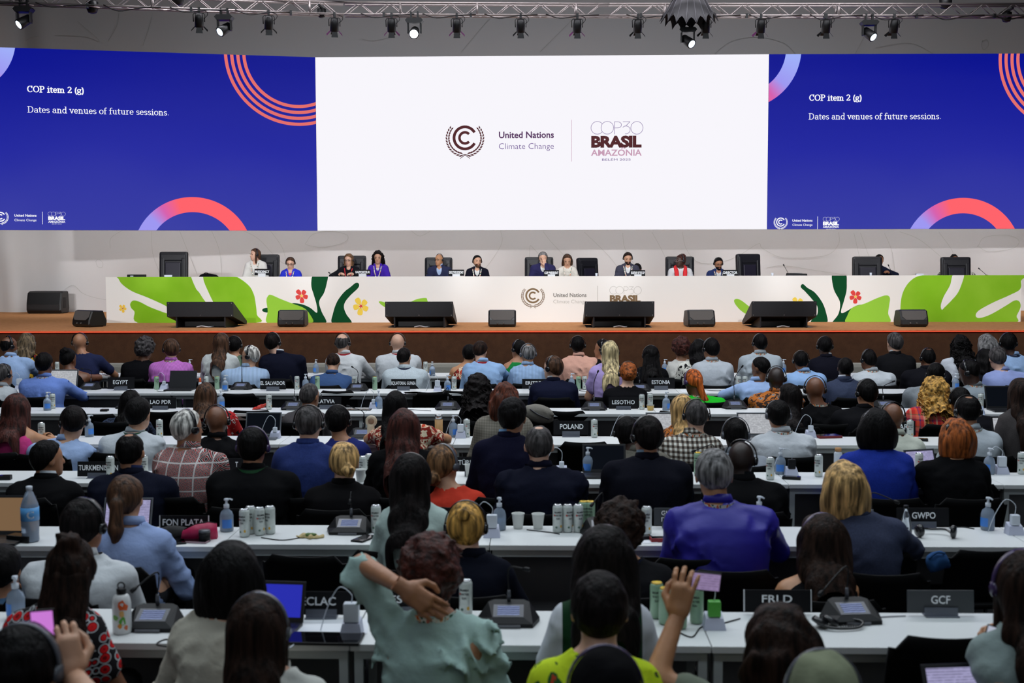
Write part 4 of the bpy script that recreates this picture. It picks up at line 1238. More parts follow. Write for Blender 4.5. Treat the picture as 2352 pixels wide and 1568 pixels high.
def person(px, py, Y, sh, label, face='tan', hair='short', hc='black', top='shirt', tc='plain:200,200,205', hx=0.0, tw=0.0, yaw=0.0, pitch=0.0, roll=0.0, lean=.09,
           headset=False, lan=None, collar=None, face_dir=0.0, lod=1, hs=1.0, arms=None, slv=None, glasses=None, seat_z=.47, floor_z=0.0, tab=.74, hlen=.35, skirt=False, beard=None, extra=None, neckdrop=0.0, wy=.36, hw=1.0, detail=False, wrink=1.0):
    """px,py: pixel of the head's top; Y: depth of the torso; sh: shoulder half width (m); hx: head offset from the torso centre (m, to the right in the photo)"""
    stage = face_dir != 0.0
    dsg = -1 if stage else 1
    P_ = at_y(px, py, Y + dsg * lean)
    ht = P_.z - floor_z
    t = thing('person', (P_.x - hx, Y, floor_z), label, 'person', face_dir + tw)
    # local frame: +Y is where the body faces
    hxl = hx * dsg
    c_, s_ = math.cos(-tw), math.sin(-tw)
    vol = {'short': .012, 'crop': .006, 'bald': 0, 'ring': .004, 'thin': .006, 'curly': .032, 'afro': .045, 'bob': .018, 'long': .016, 'curly_long': .035, 'pony': .012, 'bun': .012, 'cap': .018, 'braids': .02, 'updo': .02, 'wavy': .022}.get(hair, .012)
    hl = Vector((hxl * c_, lean + hxl * s_, ht - (.098 * hs + vol)))        # cranium centre
    nb = Vector((hxl * .45 * c_, lean * .62, hl.z - .152 * hs - neckdrop))  # neck base
    HR = euler_R(yaw, pitch, roll); HRm = Matrix(HR.tolist())
    hc_ = hl
    shz = nb.z - .068
    nz = {0: .016, 1: .0145, 2: .0112}[lod]; cz = {0: .030, 1: .024, 2: .019}[lod] * (1.0 if (top in ('tee', 'sleeveless', 'dress') or any(isinstance(v, tuple) for v in (arms or {}).values())) else 1.4); ccz = {0: .023, 1: .019, 2: .0145}[lod]; hzs = {0: .0135, 1: .012, 2: .0094}[lod]
    sz = floor_z * 0 + seat_z
    S = [Vector((sg * (sh - .052), nb.y - .012, shz - .012)) for sg in (-1, 1)]   # shoulder joints; index 0 = left of local x
    # arms
    A = []
    for i, sg in enumerate((-1, 1)):
        pose = (arms or {}).get('R' if sg > 0 else 'L', 'desk')
        if pose == 'desk':
            w = Vector((sg * .12, wy, tab + .05)); e = ik(S[i], w, .285, .25, (sg * .9, -.5, -.35)); A.append((e, w, 'relax', Vector((-sg * .5, .8, -.05)), Vector((0, 0, 1))))
        elif pose == 'wide':
            w = Vector((sg * .12, wy + .05, tab + .05)); e = ik(S[i], w, .285, .25, (sg * 1, -.1, -.15)); A.append((e, w, 'relax', Vector((-sg * .8, .6, -.05)), Vector((0, 0, 1))))
        elif pose == 'lap':
            w = Vector((sg * .10, .30, tab - .10)); e = ik(S[i], w, .285, .25, (sg * .5, -.5, -.5)); A.append((e, w, 'relax', Vector((-sg * .3, .9, -.1)), Vector((0, 0, 1))))
        elif pose == 'chin':
            w = Vector((hc_.x + sg * .035, hc_.y + .10, hc_.z - .15)); e = ik(S[i], w, .285, .25, (sg * .5, .3, -.9)); A.append((e, w, 'cup', (hc_ + Vector((sg * .02, .11, -.02))) - w, Vector((sg * .35, 1, -.2))))
        elif pose == 'cheek':
            w = Vector((hc_.x + sg * .11, hc_.y + .06, hc_.z - .17)); e = ik(S[i], w, .285, .25, (sg * .9, .3, -.9)); A.append((e, w, 'relax', Vector((-sg * .1, .05, 1)), Vector((sg, .2, 0))))
        elif pose[0] == 'px':
            o_ = Vector((P_.x - hx, Y, floor_z)); e = at_y(*pose[1]) - o_; w = at_y(*pose[2]) - o_; A.append((e, w, pose[3], Vector(pose[4]), Vector(pose[5])))
        else:
            e, w, kind, d, pn = pose; A.append((Vector(e), Vector(w), kind, Vector(d), Vector(pn)))
    # --- torso cross sections
    z0, z1 = sz + .0, nb.z + .012
    hipw = sh * .88; wst = sh * (.78 if top != 'dress' else .70); chw = sh * .90

    def torso(f, inf, k, zlow=None, noise=None):
        xs_, ys_, zs_ = f.xs, f.ys, f.zs
        sl, X, Y_, Z = f.sub((-sh - .08, -.25, z0 - .06), (sh + .08, .25 + lean, z1 + .05), .03)
        tt = (Z - z0) / (z1 - z0)
        w = np.interp(tt, [0, .12, .38, .62, .80, .91, .97, 1.0, 1.1], [hipw * .92, hipw, wst, chw * .97, chw * .98, chw * .66, chw * .42, .07, .05]) + inf
        dd = np.interp(tt, [0, .15, .4, .7, .84, .94, 1.0, 1.1], [.125, .135, .115, .125, .118, .092, .062, .05]) * (sh / .22) ** .6 + inf
        yc = lean * .62 * np.clip(tt, 0, 1.1) ** 1.5 - .035 * np.sin(np.clip(tt, 0, 1) * PI) * 1.0
        xc = nb.x * np.clip(tt, 0, 1.1) ** 1.5
        q = np.sqrt(((X - xc) / w) ** 2 + ((Y_ - yc) / dd) ** 2)
        D = (q - 1) * np.minimum(w, dd) * .95
        D = np.maximum(D, (z0 - .012) - Z); D = np.maximum(D, Z - (z1 + .012))
        if noise is not None: D = D + noise(X, Y_, Z)
        f.join(sl, D.astype(np.float32), k)

    def shoulders(f, inf, k, noise=None):
        for i, sg in enumerate((-1, 1)):
            f.cone((nb.x + sg * .045, nb.y - .01, nb.z - .028), S[i] + Vector((-sg * .01, 0, .008)), .046, .056, k, inf, noise=noise)
    # --- body: one continuous surface
    ymax = max(.62, max(a[1].y for a in A) + .05); ymin = min(-.2, min(min(a[0].y, a[1].y) for a in A) - .08)
    xa = max([sh + .12] + [abs(v.x) + .07 for a in A for v in a[:2]])
    zt_ = max([ht + .02] + [v.z + .07 for a in A for v in a[:2]])
    xs_ = axis([(-xa, hc_.x - .10, cz), (hc_.x - .10, hc_.x + .10, nz), (hc_.x + .10, xa, cz)])
    ys_ = axis([(ymin, hc_.y - .12, cz), (hc_.y - .12, hc_.y + .15, nz), (hc_.y + .15, max(ymax, hc_.y + .2), cz * 1.4)])
    zs_ = axis([(-.02, .42, .045), (.42, nb.z - .03, cz), (nb.z - .03, zt_, nz)])
    f = Field(xs_, ys_, zs_)
    torso(f, 0, .02); shoulders(f, 0, .045)
    f.cone(nb + Vector((0, -.008, -.03)), hc_ + HRm @ Vector((0, -.022, -.06)), .060 * (hs if sh < .2 else 1.04), .050 * hs, .025)
    for i, (e, w, *_r) in enumerate(A):
        f.cone(S[i], e, .052, .040, .02); f.cone(e, w, .040, .026, .015)
    for sg in (-1, 1):
        kx, fx = sg * .13, sg * .12
        f.cone((sg * .085, 0, sz + .075), (kx, .43, sz + .05), .085, .062, .03); f.cone((kx, .43, sz + .045), (fx, .44, .09), .060, .042, .02); f.cone((fx, .42, .045), (fx * 1.1, .60, .03), .040, .030, .02)
    R = HR

    def hp(v): return hc_ + HRm @ (Vector(v) * hs)
    f.ell(hp((0, -.004, .004)), np.array((.077, .096, .096)) * hs, .012, R)
    f.ell(hp((0, .030, -.070)), np.array((.056, .062, .060)) * hs, .03, R)
    f.ell(hp((0, .072, -.108)), np.array((.024, .020, .018)) * hs, .02, R)
    for sg in (-1, 1): f.ell(hp((sg * .079, -.008, -.022)), np.array((.010, .019, .031)) * hs, .006, R)
    if detail:
        for sg in (-1, 1): f.ell(hp((sg * .034, .097, -.012)), np.array((.017, .012, .011)) * hs, .010, R, sub=True)
    f.cone(hp((0, .090, -.012)), hp((0, .104, -.044)), .008 * hs, .0125 * hs, .012)
    f.ell(hp((0, .088, -.076)), np.array((.024, .010, .009)) * hs, .008, R)
    V, Q = f.mesh()
    mid = np.zeros(len(Q), int); cz_ = V[Q].mean(1); mid[(cz_[:, 2] < sz + .10) | ((cz_[:, 2] < sz + .17) & (cz_[:, 1] > .08))] = 1; mid[cz_[:, 2] < .085] = 2
    vv, qq = [V], [Q]; off = len(V); mm = [mid]
    for i, (e, w, kind, d, pn) in enumerate(A):
        near = (arms or {}).get('R' if i else 'L', 'desk') not in ('desk', 'lap', 'wide')
        hv, hq = hand(kind, -1 if i else 1, w - d.normalized() * .0, d, pn, 1.0 * (hs ** .5), .0050 if near else (.0100 if lod == 2 else .0118))
        vv.append(hv); qq.append(hq + off); off += len(hv); mm.append(np.zeros(len(hq), int))
    me = np_mesh('body', np.concatenate(vv), np.concatenate(qq), True, np.concatenate(mm))
    for m_ in (skin(face), trouser_m, shoe_m): me.materials.append(m_)
    body = link('body', me, t)
    # --- garment
    inf = {'suit': .020, 'jacket': .020, 'shirt': .013, 'tee': .011, 'sleeveless': .007, 'dress': .009, 'blouse': .013, 'vest': .014}[top]
    slv = {'suit': 2.0, 'jacket': 2.0, 'shirt': 2.0, 'tee': .62, 'sleeveless': 0, 'dress': 0, 'blouse': 1.3, 'vest': 0}[top] if slv is None else slv
    st_ = ccz
    xs_ = axis([(-xa - .02, xa + .02, st_)]); ys_ = axis([(ymin - .03, ymax + .05, st_ * 1.15)]); zs_ = axis([(sz - .03, max(z1 + .03, max(max(a[0].z, a[1].z) for a in A) + .09), st_)])
    g = Field(xs_, ys_, zs_)
    sd = int(px * 7 + py) % 9999
    nz_ = folds(sd, (.016 if top in ('shirt', 'blouse', 'jacket') else .007) * wrink)
    torso(g, inf, .02, noise=nz_)
    if not isinstance(slv, (int, float)) or slv > 0: shoulders(g, inf, .045, nz_)
    else:
        for i, sg in enumerate((-1, 1)): g.cone((nb.x + sg * .06, nb.y - .01, nb.z - .045), S[i] + Vector((-sg * .045, 0, 0)), .046, .046, .03, inf * .8)
    SL = slv if isinstance(slv, (tuple, list)) else (slv, slv)
    if max(SL) > 0:
        nz2 = folds(sd + 1, .012 * wrink)
        for i, (e, w, *_r) in enumerate(A):
            sl_ = SL[i]
            if sl_ <= 0: continue
            k = min(sl_, 1.0); e2 = S[i].lerp(e, k)
            g.cone(S[i], e2, .054, .054 - .010 * k, .035, inf * (1.0 if sl_ > 1 else 1.5), noise=nz2)
            if sl_ > 1: g.cone(e, e.lerp(w, sl_ - 1.0 - (.03 if sl_ >= 2 else 0)), .043, .043 - .012 * (sl_ - 1), .015, inf, noise=nz2)
    cutn = .058 * (1 if sh < .2 else 1.05) + .004
    g.cone(nb + Vector((0, .005, -.02 if top in ('suit', 'jacket', 'shirt') else -.045)), nb + Vector((0, .012, .12)), cutn, cutn + .02, .008, sub=True)
    if stage:   # open neckline down the chest
        wv = {'suit': .062, 'jacket': .055}.get(top, .022)
        g.cone(nb + Vector((0, .12, .0)), nb + Vector((0, .20, -.30)), wv, wv * .8, .006, sub=True, sq=(1, 1.4))
    V, Q = g.mesh()
    gname = {'suit': 'suit_jacket', 'tee': 'tee_shirt', 'sleeveless': 'sleeveless_top', 'dress': 'dress'}.get(top, top)
    go = link(gname, np_mesh(gname, V, Q), t, cloth_mat(tc))
    if stage and top in ('suit', 'jacket'):
        g2 = Field(axis([(-.13, .13, .012)]), axis([(-.05, .30, .012)]), axis([(sz, nb.z + .02, .014)]))
        torso(g2, .006, .02); g2.cone(nb + Vector((0, .03, -.03)), nb + Vector((0, .035, .12)), .056, .06, .006, sub=True)
        g2.plane((0, nb.y + .02, 0), (0, -1, 0))
        V, Q = g2.mesh(); link('shirt', np_mesh('shirt', V, Q), t, cloth_mat((extra or {}).get('inner', 'plain:226,228,232')))
    # --- collars and lanyard
    tiltM = Matrix.Translation(nb + Vector((0, .002, 0))) @ Matrix.Rotation(-.22, 4, 'X')
    if top == 'suit':
        link('jacket_collar', shared('jc', lambda: band_mesh('jacket_collar', .085, .070, .050, .007, gap=1.2), cloth_mat(tc)), t, mw=tiltM @ Matrix.Translation((0, 0, .004)))
        if collar != 'none': link('shirt_collar', shared('sc', lambda: band_mesh('shirt_collar', .068, .064, .046, .004, gap=.7), cloth_mat(collar or 'plain:200,204,210')), t, mw=tiltM @ Matrix.Translation((0, 0, .024)))
    elif top == 'shirt' or collar:
        link('collar', shared('co', lambda: band_mesh('collar', .082, .066, .045, .006, gap=.5), cloth_mat(collar or tc)), t, mw=tiltM @ Matrix.Translation((0, 0, .016)))
    if lan:
        M_ = Matrix.Translation(nb + Vector((0, .0, -.004 if top in ('tee', 'shirt', 'suit', 'blouse') else -.012)))
        link('lanyard', shared('lan', strap_mesh, lanyard_mat(lan)), t, mw=M_ @ Matrix.Scale(1.12 if top == 'suit' else 1.03, 4))
    # --- hair
    hair_make(t, hair, hc, hc_, HR, HRm, hs, nb, lean, sh, hzs, hlen, sd, hw, z0, z1, (extra or {}))
    HM = Matrix.Translation(hc_) @ HRm.to_4x4() @ Matrix.Scale(hs, 4)
    if headset:
        k = 1 + max(vol - .012, 0) * 5.0
        col = headset if isinstance(headset, str) else 'black'
        hm_ = mat('headset_' + col, rgb(*{'black': (22, 22, 25), 'purple': (60, 44, 84), 'grey': (88, 90, 98)}[col]), .25, spec=.6)
        tilt = (extra or {}).get('hs_tilt', 0.0)
        o = link('headset', shared('hsb', headset_band, hm_), t, mw=HM @ Matrix.Rotation(tilt, 4, 'X') @ Matrix.Diagonal((min(k, 1.12) * .94, 1, min(k, 1.12) * .90, 1)))
        for sg in (-1, 1):
            link('ear_cup', shared('cup', ear_cup, hm_), o, mw=Matrix.Translation((sg * .084, -.002, -.018)) @ (Matrix.Identity(4) if sg > 0 else Matrix.Rotation(PI, 4, 'Z')))
    if glasses: link('glasses', shared('gl', glasses_mesh, mat('glasses_' + glasses, rgb(*{'black': (20, 18, 20), 'light': (190, 170, 170)}[glasses]), .3)), t, mw=HM)
    if detail:
        for sg in (-1, 1):
            link('eye', shared('eye', lambda: MB().lathe([(.001, -.0085), (.006, -.006), (.0085, 0), (.006, .006), (.001, .0085)], 12).mesh('eye'), mat('eye_dark', rgb(40, 30, 28), .2)), t, mw=HM @ Matrix.Translation((sg * .033, .0805, -.012)))
            link('eyebrow', shared('brow', lambda: MB().tube([(-.018, -.004, -.003), (-.004, .002, .002), (.016, -.001, 0)], [.002, .0042, .0028], 6).mesh('eyebrow'), hair_mat(hc if hair != 'bald' else 'dark_brown')), t, mw=HM @ Matrix.Translation((sg * .033, .0955, .010)) @ Matrix.Diagonal((sg * 1.0, 1, 1, 1)))
        link('lips', shared('lips', lambda: MB().tube([(-.022, -.006, 0), (-.01, .001, .001), (0, .003, 0), (.01, .001, .001), (.022, -.006, 0)], [.002, .0045, .005, .0045, .002], 8).mesh('lips'), mat('lips_' + ('dark' if face in ('dark', 'deep') else 'rose'), rgb(*((96, 50, 44) if face in ('dark', 'deep') else (176, 96, 88))), .4)), t, mw=HM @ Matrix.Translation((0, .0955, -.078)))
    if beard:
        b = Field(axis([(hc_.x - .1, hc_.x + .1, .009)]), axis([(hc_.y - .08, hc_.y + .15, .009)]), axis([(hc_.z - .17, hc_.z, .009)]))
        b.ell(hp((0, .030, -.074)), np.array((.061, .068, .064)) * hs, .01, R); b.ell(hp((0, .07, -.112)), np.array((.03, .025, .024)) * hs, .02, R)
        q = HRm @ Vector((0, -.25, 1)); b.plane(hp((0, .07, -.058)), q); q = HRm @ Vector((0, -1, 0)); b.plane(hp((0, .0, -.06)), q)
        b.ell(hp((0, .105, -.078)), np.array((.026, .02, .008)) * hs, .004, R, sub=True)
        V, Q = b.mesh(); link('beard', np_mesh('beard', V, Q), t, hair_mat(beard))
    return t, A, hc_, HM, nb


def hair_make(t, kind, hc, c, R, Rm, hs, nb, lean, sh, st, hlen, sd, hw, z0, z1, extra):
    if kind == 'bald': return
    curly = kind in ('curly', 'afro', 'curly_long')

    def hp(v): return c + Rm @ (Vector(v) * hs)
    L = hlen if kind in ('long', 'curly_long', 'pony', 'braids', 'bob', 'wavy') else .06
    gx = .15 + (.10 if kind in ('curly_long', 'long', 'braids', 'wavy') else 0) + (.03 if kind == 'afro' else 0)
    gx *= max(hw, 1)
    cup = .17 if kind not in ('updo', 'bun') else .22
    f = Field(axis([(c.x - gx, c.x + gx, st)]), axis([(c.y - .26, c.y + .17, st)]), axis([(c.z - L - .14, c.z + cup, st)]))
    nz = None
    if curly: nz = (lambda a, b: (lambda X, Y, Z: a(X, Y, Z) + b(X, Y, Z)))(wob(sd, 62, .008), wob(sd + 1, 130, .0045))
    elif kind in ('wavy', 'braids'): nz = wob(sd, 60, .005, (1, 1, .5))
    elif kind in ('short', 'crop', 'ring', 'thin'): nz = wob(sd, 80, .0018)
    else: nz = wob(sd, 55, .0028, (1, 1, .25))
    infl = {'short': .013, 'crop': .006, 'ring': .005, 'thin': .006, 'curly': .033, 'afro': .047, 'bob': .019, 'long': .016, 'curly_long': .034, 'pony': .011, 'bun': .012, 'cap': .016, 'braids': .016, 'updo': .014, 'wavy': .022}.get(kind, .012)
    rr = np.array((.077 + infl * hw, .096 + infl, .097 + infl)) * hs
    f.ell(hp((0, -.006, .004)), rr, .02, R, noise=nz)
    # hairline: open the face, the ears and (short cuts) the nape
    f.plane(hp((0, .050, .052)), Rm @ Vector((0, 1, -.85)), .010)
    if kind in ('short', 'crop', 'ring', 'thin', 'curly', 'bun', 'pony', 'updo', 'cap'):
        nape = {'short': -.088, 'crop': -.075, 'ring': -.075, 'thin': -.075, 'curly': -.09, 'bun': -.085, 'pony': -.088, 'updo': -.085, 'cap': -.07}[kind]
        f.plane(hp((0, -.07, nape)), Rm @ Vector((0, -.45, -1)))
        for sg in (-1, 1): f.ell(hp((sg * (.088 + infl * .8), .012, -.050)), np.array((.030 + infl * .8, .034, .045)) * hs, .006, R, sub=True)
    if kind == 'ring': f.ell(hp((0, .0, .095)), np.array((.074, .094, .088)) * hs, .006, R, sub=True)
    if kind == 'thin': f.ell(hp((0, -.02, .108)), np.array((.036, .040, .020)) * hs, .004, R, sub=True)
    # lengths
    tl = c.z - hlen
    if kind in ('bob', 'long', 'curly_long', 'wavy', 'braids'):
        w_ = {'bob': .080, 'long': .080, 'curly_long': .125, 'wavy': .10, 'braids': .074}[kind] * hw
        zt = c.z - .02
        tt0 = max(0, (tl - z0) / (z1 - z0))

        def back(z): # y of the back of the garment at height z
            tt = (z - z0) / (z1 - z0)
            if tt > 1: return nb.y - .06
            return lean * .62 * max(tt, 0) ** 1.5 - .035 * math.sin(min(max(tt, 0), 1) * PI) - float(np.interp(tt, [0, .4, .7, .84, .94, 1.0], [.125, .115, .125, .118, .092, .062])) * (sh / .22) ** .6 - .02
        p0 = hp((0, -.035, -.02)); n = 5
        pts = [p0]
        for k in range(1, n + 1):
            z = p0.z + (tl - p0.z) * k / n
            y = min(p0.y - .012 * k / n, back(z) - .012) if kind != 'bob' else p0.y
            if kind != 'bob': y = p0.y + (y - p0.y) * min(1, k / n * 1.6)
            pts.append(Vector((c.x + (nb.x * .2) * k / n * 0, y, z)))
        for k in range(n):
            tpa = 1 - .28 * (k / n) ** 2 if kind != 'bob' else 1; tpb = 1 - .28 * ((k + 1) / n) ** 2 if kind != 'bob' else 1
            dep = .6 if kind == 'bob' else (.42 if kind != 'curly_long' else .6)
            f.cone(pts[k], pts[k + 1], w_ * tpa, w_ * tpb, .035, sq=(1, dep + (.35 if k == 0 else 0)), noise=nz)
        if kind in ('bob', 'wavy', 'long') :
            for sg in (-1, 1): f.cone(hp((sg * (.062 + .03 * (hw - 1)), .012, -.01)), hp((sg * (.066 + .03 * (hw - 1)), .016, -min(hlen, .17))), .030, .024, .03, noise=nz)
        # face opening again
        f.ell(hp((0, .115, -.05)), np.array((.064, .085, .098)) * hs, .012, R, sub=True)
    if kind == 'bob' or kind == 'long':
        f.plane(Vector((0, 0, tl - .03)), (0, 0, -1))
    if kind == 'pony':
        a = hp((0, -.088, extra.get('pz', .015))); b = a + Vector((0, -.035, -.03)); e = Vector((a.x + extra.get('px', 0), min(a.y - .02, nb.y - .115), c.z - hlen))
        f.cone(a, b, .020, .030, .012, noise=nz); m = (b + e) / 2 + Vector((0, -.012, 0)); f.cone(b, m, .034, .036, .02, noise=nz); f.cone(m, e, .036, .012, .02, noise=nz)
    if kind == 'bun':
        bz = extra.get('bz', -.01); f.ell(hp((extra.get('bx', 0), -.112, bz)), np.array((.040, .036, .040)) * hs * extra.get('bs', 1), .010, R, noise=wob(sd, 110, .005))
    if kind == 'updo':
        f.ell(hp((0, -.055, .085)), np.array((.058, .058, .045)) * hs, .02, R, noise=wob(sd, 90, .007))
    if extra.get('topbun'): f.ell(hp((0, -.04, .105)), np.array((.048, .05, .05)) * hs, .012, R, noise=wob(sd, 100, .006))
    V, Q = f.mesh()
    if kind == 'cap':
        link('cap', np_mesh('cap', V, Q), t, cloth_mat(extra.get('cap', 'plain:24,24,26')))
        return
    ho = link('hair', np_mesh('hair', V, Q), t, hair_mat(hc, curly or extra.get('messy')))
    if kind == 'curly_long':
        mb = MB(); rr_ = random.Random(sd)
        for k in range(74):
            az = rr_.uniform(-2.3, 2.3); z0_ = c.z + rr_.uniform(-.02, .09); z1_ = c.z - hlen * rr_.uniform(.55, 1.05); P = []; ph = rr_.uniform(0, 6.28)
            n = 30
            for i in range(n + 1):
                u = i / n; z = z0_ + (z1_ - z0_) * u; R0 = (.095 + .045 * min(1, u * 2.2)) * (hw if u > .2 else 1) + .006
                top_ = math.sqrt(max(0, 1 - max(0, (z - c.z) / .125) ** 2))
                x = c.x + R0 * top_ * math.sin(az) * (1 if u < .6 else 1.0); y = c.y - .02 - R0 * top_ * math.cos(az) - .05 * max(0, u - .3)
                if abs(az) < 1.5: y = min(y, nb.y - .10 - .09 * u * math.cos(az) if u > .45 else y)
                P.append((x + .011 * math.cos(ph + i * 1.35), y + .011 * math.sin(ph + i * 1.35), z))
            mb.tube(P, .0058, 4)
        mb.build('curls', hair_mat(hc), t)
    if kind == 'braids':
        mb = MB(); rr_ = random.Random(sd)
        for k in range(44):
            x = (k / 43 - .5) * 2; a0 = hp((x * .080, -.108 + .05 * x * x, .02)); z_ = c.z - hlen * rr_.uniform(.8, 1.08)
            m = Vector((c.x + x * .100 * hw, nb.y - .135, c.z - hlen * .5)); e = Vector((c.x + x * .125 * hw + rr_.uniform(-.02, .02), nb.y - .185 + rr_.uniform(-.02, .01), z_))
            P = catmull([a0, m, e], 6, False)
            mb.tube(P, [.0068 * (1 + .22 * math.sin(i * 2.4)) for i in range(len(P))], 6)
        mb.build('braids', hair_mat(hc), t)

# ================================================================== tables of the hall
ROWPY = [864, 903, 950, 1021, 1111, 1252, 1482]
YR = [None] + [at_z(1246, py, .74).y for py in ROWPY]
TD = .46
top_m = mat('laminate_white', rgb(226, 228, 228), .38, spec=.5); edge_m = mat('table_metal', rgb(190, 196, 196), .5); pan_m = mat('modesty_grey', rgb(140, 140, 142), .7, bump=(30, .05))
TW = 1.4
tt_me = MB().box(-TW / 2 + .002, TW / 2 - .002, 0, TD, .712, .74, .003).mesh('tabletop'); tt_me.materials.append(top_m)
leg_me = MB().box(-.017, .017, -.017, .017, 0, .69).mesh('leg'); leg_me.materials.append(edge_m)
rail_me = MB().box(-TW / 2 + .03, TW / 2 - .03, -.015, .015, .67, .712).mesh('rail'); rail_me.materials.append(edge_m)
pan_me = MB().box(-TW / 2 + .05, TW / 2 - .05, 0, .015, .26, .668).mesh('modesty_panel'); pan_me.materials.append(pan_m)
foot_me = MB().box(-.02, .02, .0, TD - .04, .0, .02).mesh('foot_bar'); foot_me.materials.append(edge_m)
REFJ = [None, 982, 682, 835, 1040, 1812, 1745, 1635]
rown = [None, 'row nearest the stage', 'row with the EGYPT and ESTONIA signs', 'row with the LAO PDR and LESOTHO signs', 'row with the POLAND sign', 'row with the TURKMENI sign', 'row with the FON PLATA and GWPO signs', 'row with the ECLAC and GCF signs']
ordn = ['first', 'second', 'third', 'fourth', 'fifth', 'sixth', 'seventh', 'eighth', 'ninth', 'tenth', 'eleventh', 'twelfth', 'thirteenth']
for r in range(1, 8):
    Y = YR[r]; xj = at_y(REFJ[r], ROWPY[r - 1], Y).x; xa = at_y(-60, 1000, Y).x; xb = at_y(2420, 1000, Y).x
    k0 = math.floor((xa - xj) / TW); k1 = math.ceil((xb - xj) / TW)
    for n, k in enumerate(range(k0, k1)):
        x = xj + (k + .5) * TW
        dy = (-.05 if (r >= 6 and n == 0) else 0) + random.uniform(-.004, .004)
        t = thing('conference_table', (x, Y + dy, 0), 'white conference table, %s from left in the %s' % (ordn[n], rown[r]), 'table', 0, 'white conference tables in rows')
        link('tabletop', tt_me, t); link('modesty_panel', pan_me, t, None, (0, TD - .07, 0))
        for y in (.05, TD - .035): link('rail', rail_me, t, None, (0, y, 0))
        for x_ in (-TW / 2 + .03, TW / 2 - .03):
            link('foot_bar', foot_me, t, None, (x_, .02, 0))
            for y in (.05, TD - .035): link('leg', leg_me, t, None, (x_, y, .02))


# ------------------------------------------------------------------ chairs
def shell(w, z0, z1, bow, th, name, dip=.012):
    V = []; F = []; nx, nz = 10, 6
    for s_ in (0, 1):
        for j in range(nz + 1):
            for i in range(nx + 1):
                u = i / nx * 2 - 1; v = j / nz
                ww = w / 2 * (1 - .05 * (1 - v)) * (1 - .10 * max(0, v - .82) / .18)
                z = z0 + (z1 - z0) * v - (dip * (1 - u * u) * v) - (.05 * max(0, abs(u) - .86) / .14 * (v > .9))
                y = -bow * (1 - u * u) - .10 * v + s_ * th
                V.append((u * ww, y, z))
    n1 = (nx + 1) * (nz + 1)
    for s_ in (0, 1):
        for j in range(nz):
            for i in range(nx):
                q = [s_ * n1 + j * (nx + 1) + i, s_ * n1 + j * (nx + 1) + i + 1, s_ * n1 + (j + 1) * (nx + 1) + i + 1, s_ * n1 + (j + 1) * (nx + 1) + i]
                F.append(tuple(q if s_ == 0 else q[::-1]))
    B = [i for i in range(nx + 1)] + [j * (nx + 1) + nx for j in range(1, nz + 1)] + [nz * (nx + 1) + i for i in range(nx - 1, -1, -1)] + [j * (nx + 1) for j in range(nz - 1, 0, -1)]
    for a, b in zip(B, B[1:] + B[:1]): F.append((a, a + n1, b + n1, b))
    return MB().add(V, F, True).mesh(name)


cb_me = shell(.44, .48, .775, .035, .014, 'backrest'); cb_me.materials.append(chair_blk)
cs_me = MB().box(-.22, .22, -.19, .22, .425, .452, .012).mesh('seat'); cs_me.materials.append(chair_blk)
cl_me = MB().tube([(0, 0, 0), (0, 0, .43)], .011, 6).mesh('leg'); cl_me.materials.append(metal_dk)
bar_me = MB().tube([(-.19, -.19, .44), (-.19, -.235, .60), (-.0, -.245, .62), (.19, -.235, .60), (.19, -.19, .44)], .010, 6).mesh('back_frame'); bar_me.materials.append(metal_dk)


def chair(x, y, label, rz=0.0):
    t = thing('conference_chair', (x, y, 0), label, 'chair', rz, 'black conference chairs')
    link('backrest', cb_me, t, None, (0, -.205, 0)); link('seat', cs_me, t); link('back_frame', bar_me, t, None, (0, .03, 0))
    for a in (-.208, .208):
        for b in (-.17, .19): link('leg', cl_me, t, None, (a, b, 0))
    return t


# empty chairs that the photo shows: (px centre, px top y, Y, label)
for px, yt, lb, rz in [(1300, 946, 'empty black chair behind the POLAND sign', 0), (1343, 1018, 'empty black chair pushed in between the thinning haired man and the near black suit', 0),
                       (775, 899, 'empty black chair above the ATVIA lettering', 0), (975, 902, 'empty black chair left of the microphone unit, turned', .3), (1062, 899, 'empty black chair beside the dark long curls', -.15),
                       (549, 906, 'empty black chair below the microphone unit left of EL SALVADOR', 0), (578, 945, 'empty black chair below the red snack packet', 0), (222, 954, 'empty black chair right of the wavy haired man in pale blue', 0),
                       (372, 948, 'empty black chair under the LAO PDR sign', 0), (2222, 1116, 'empty black chair behind the auburn haired person', 0),
                       (712, 1287, 'empty black chair behind the ECLAC sign', -.1), (2262, 1268, 'empty black chair with a blue bag behind the GCF sign', .08), 
                       (895, 1274, 'empty black chair beyond the raised elbow', 0), (2008, 1276, 'empty black chair right of the woman in the black sleeveless top', 0), (1850, 908, 'empty black chair behind the bald head with wide headset', 0), (2042, 905, 'dark chair with its back to the row, beside the curly blonde', 0),
                       (1555, 946, 'empty black chair left of the green top, LESOTHO row', 0), (1590, 1290, 'empty black chair below the vivid blue shirt', 0)]:
    Yb = (CAM.z - .76) * F_PX / (yt - 588); p = at_y(px, yt, Yb); chair(p.x, Yb + .29, lb, rz)
p = at_y(2178, 1470, 4.32); c_ = chair(p.x, 4.62, 'empty black chair at the lower right before the open laptop', .06); c_.scale = (1.05, 1, 1.15)
bg = mat('lounge_beige', rgb(150, 146, 136), .8, bump=(60, .2))
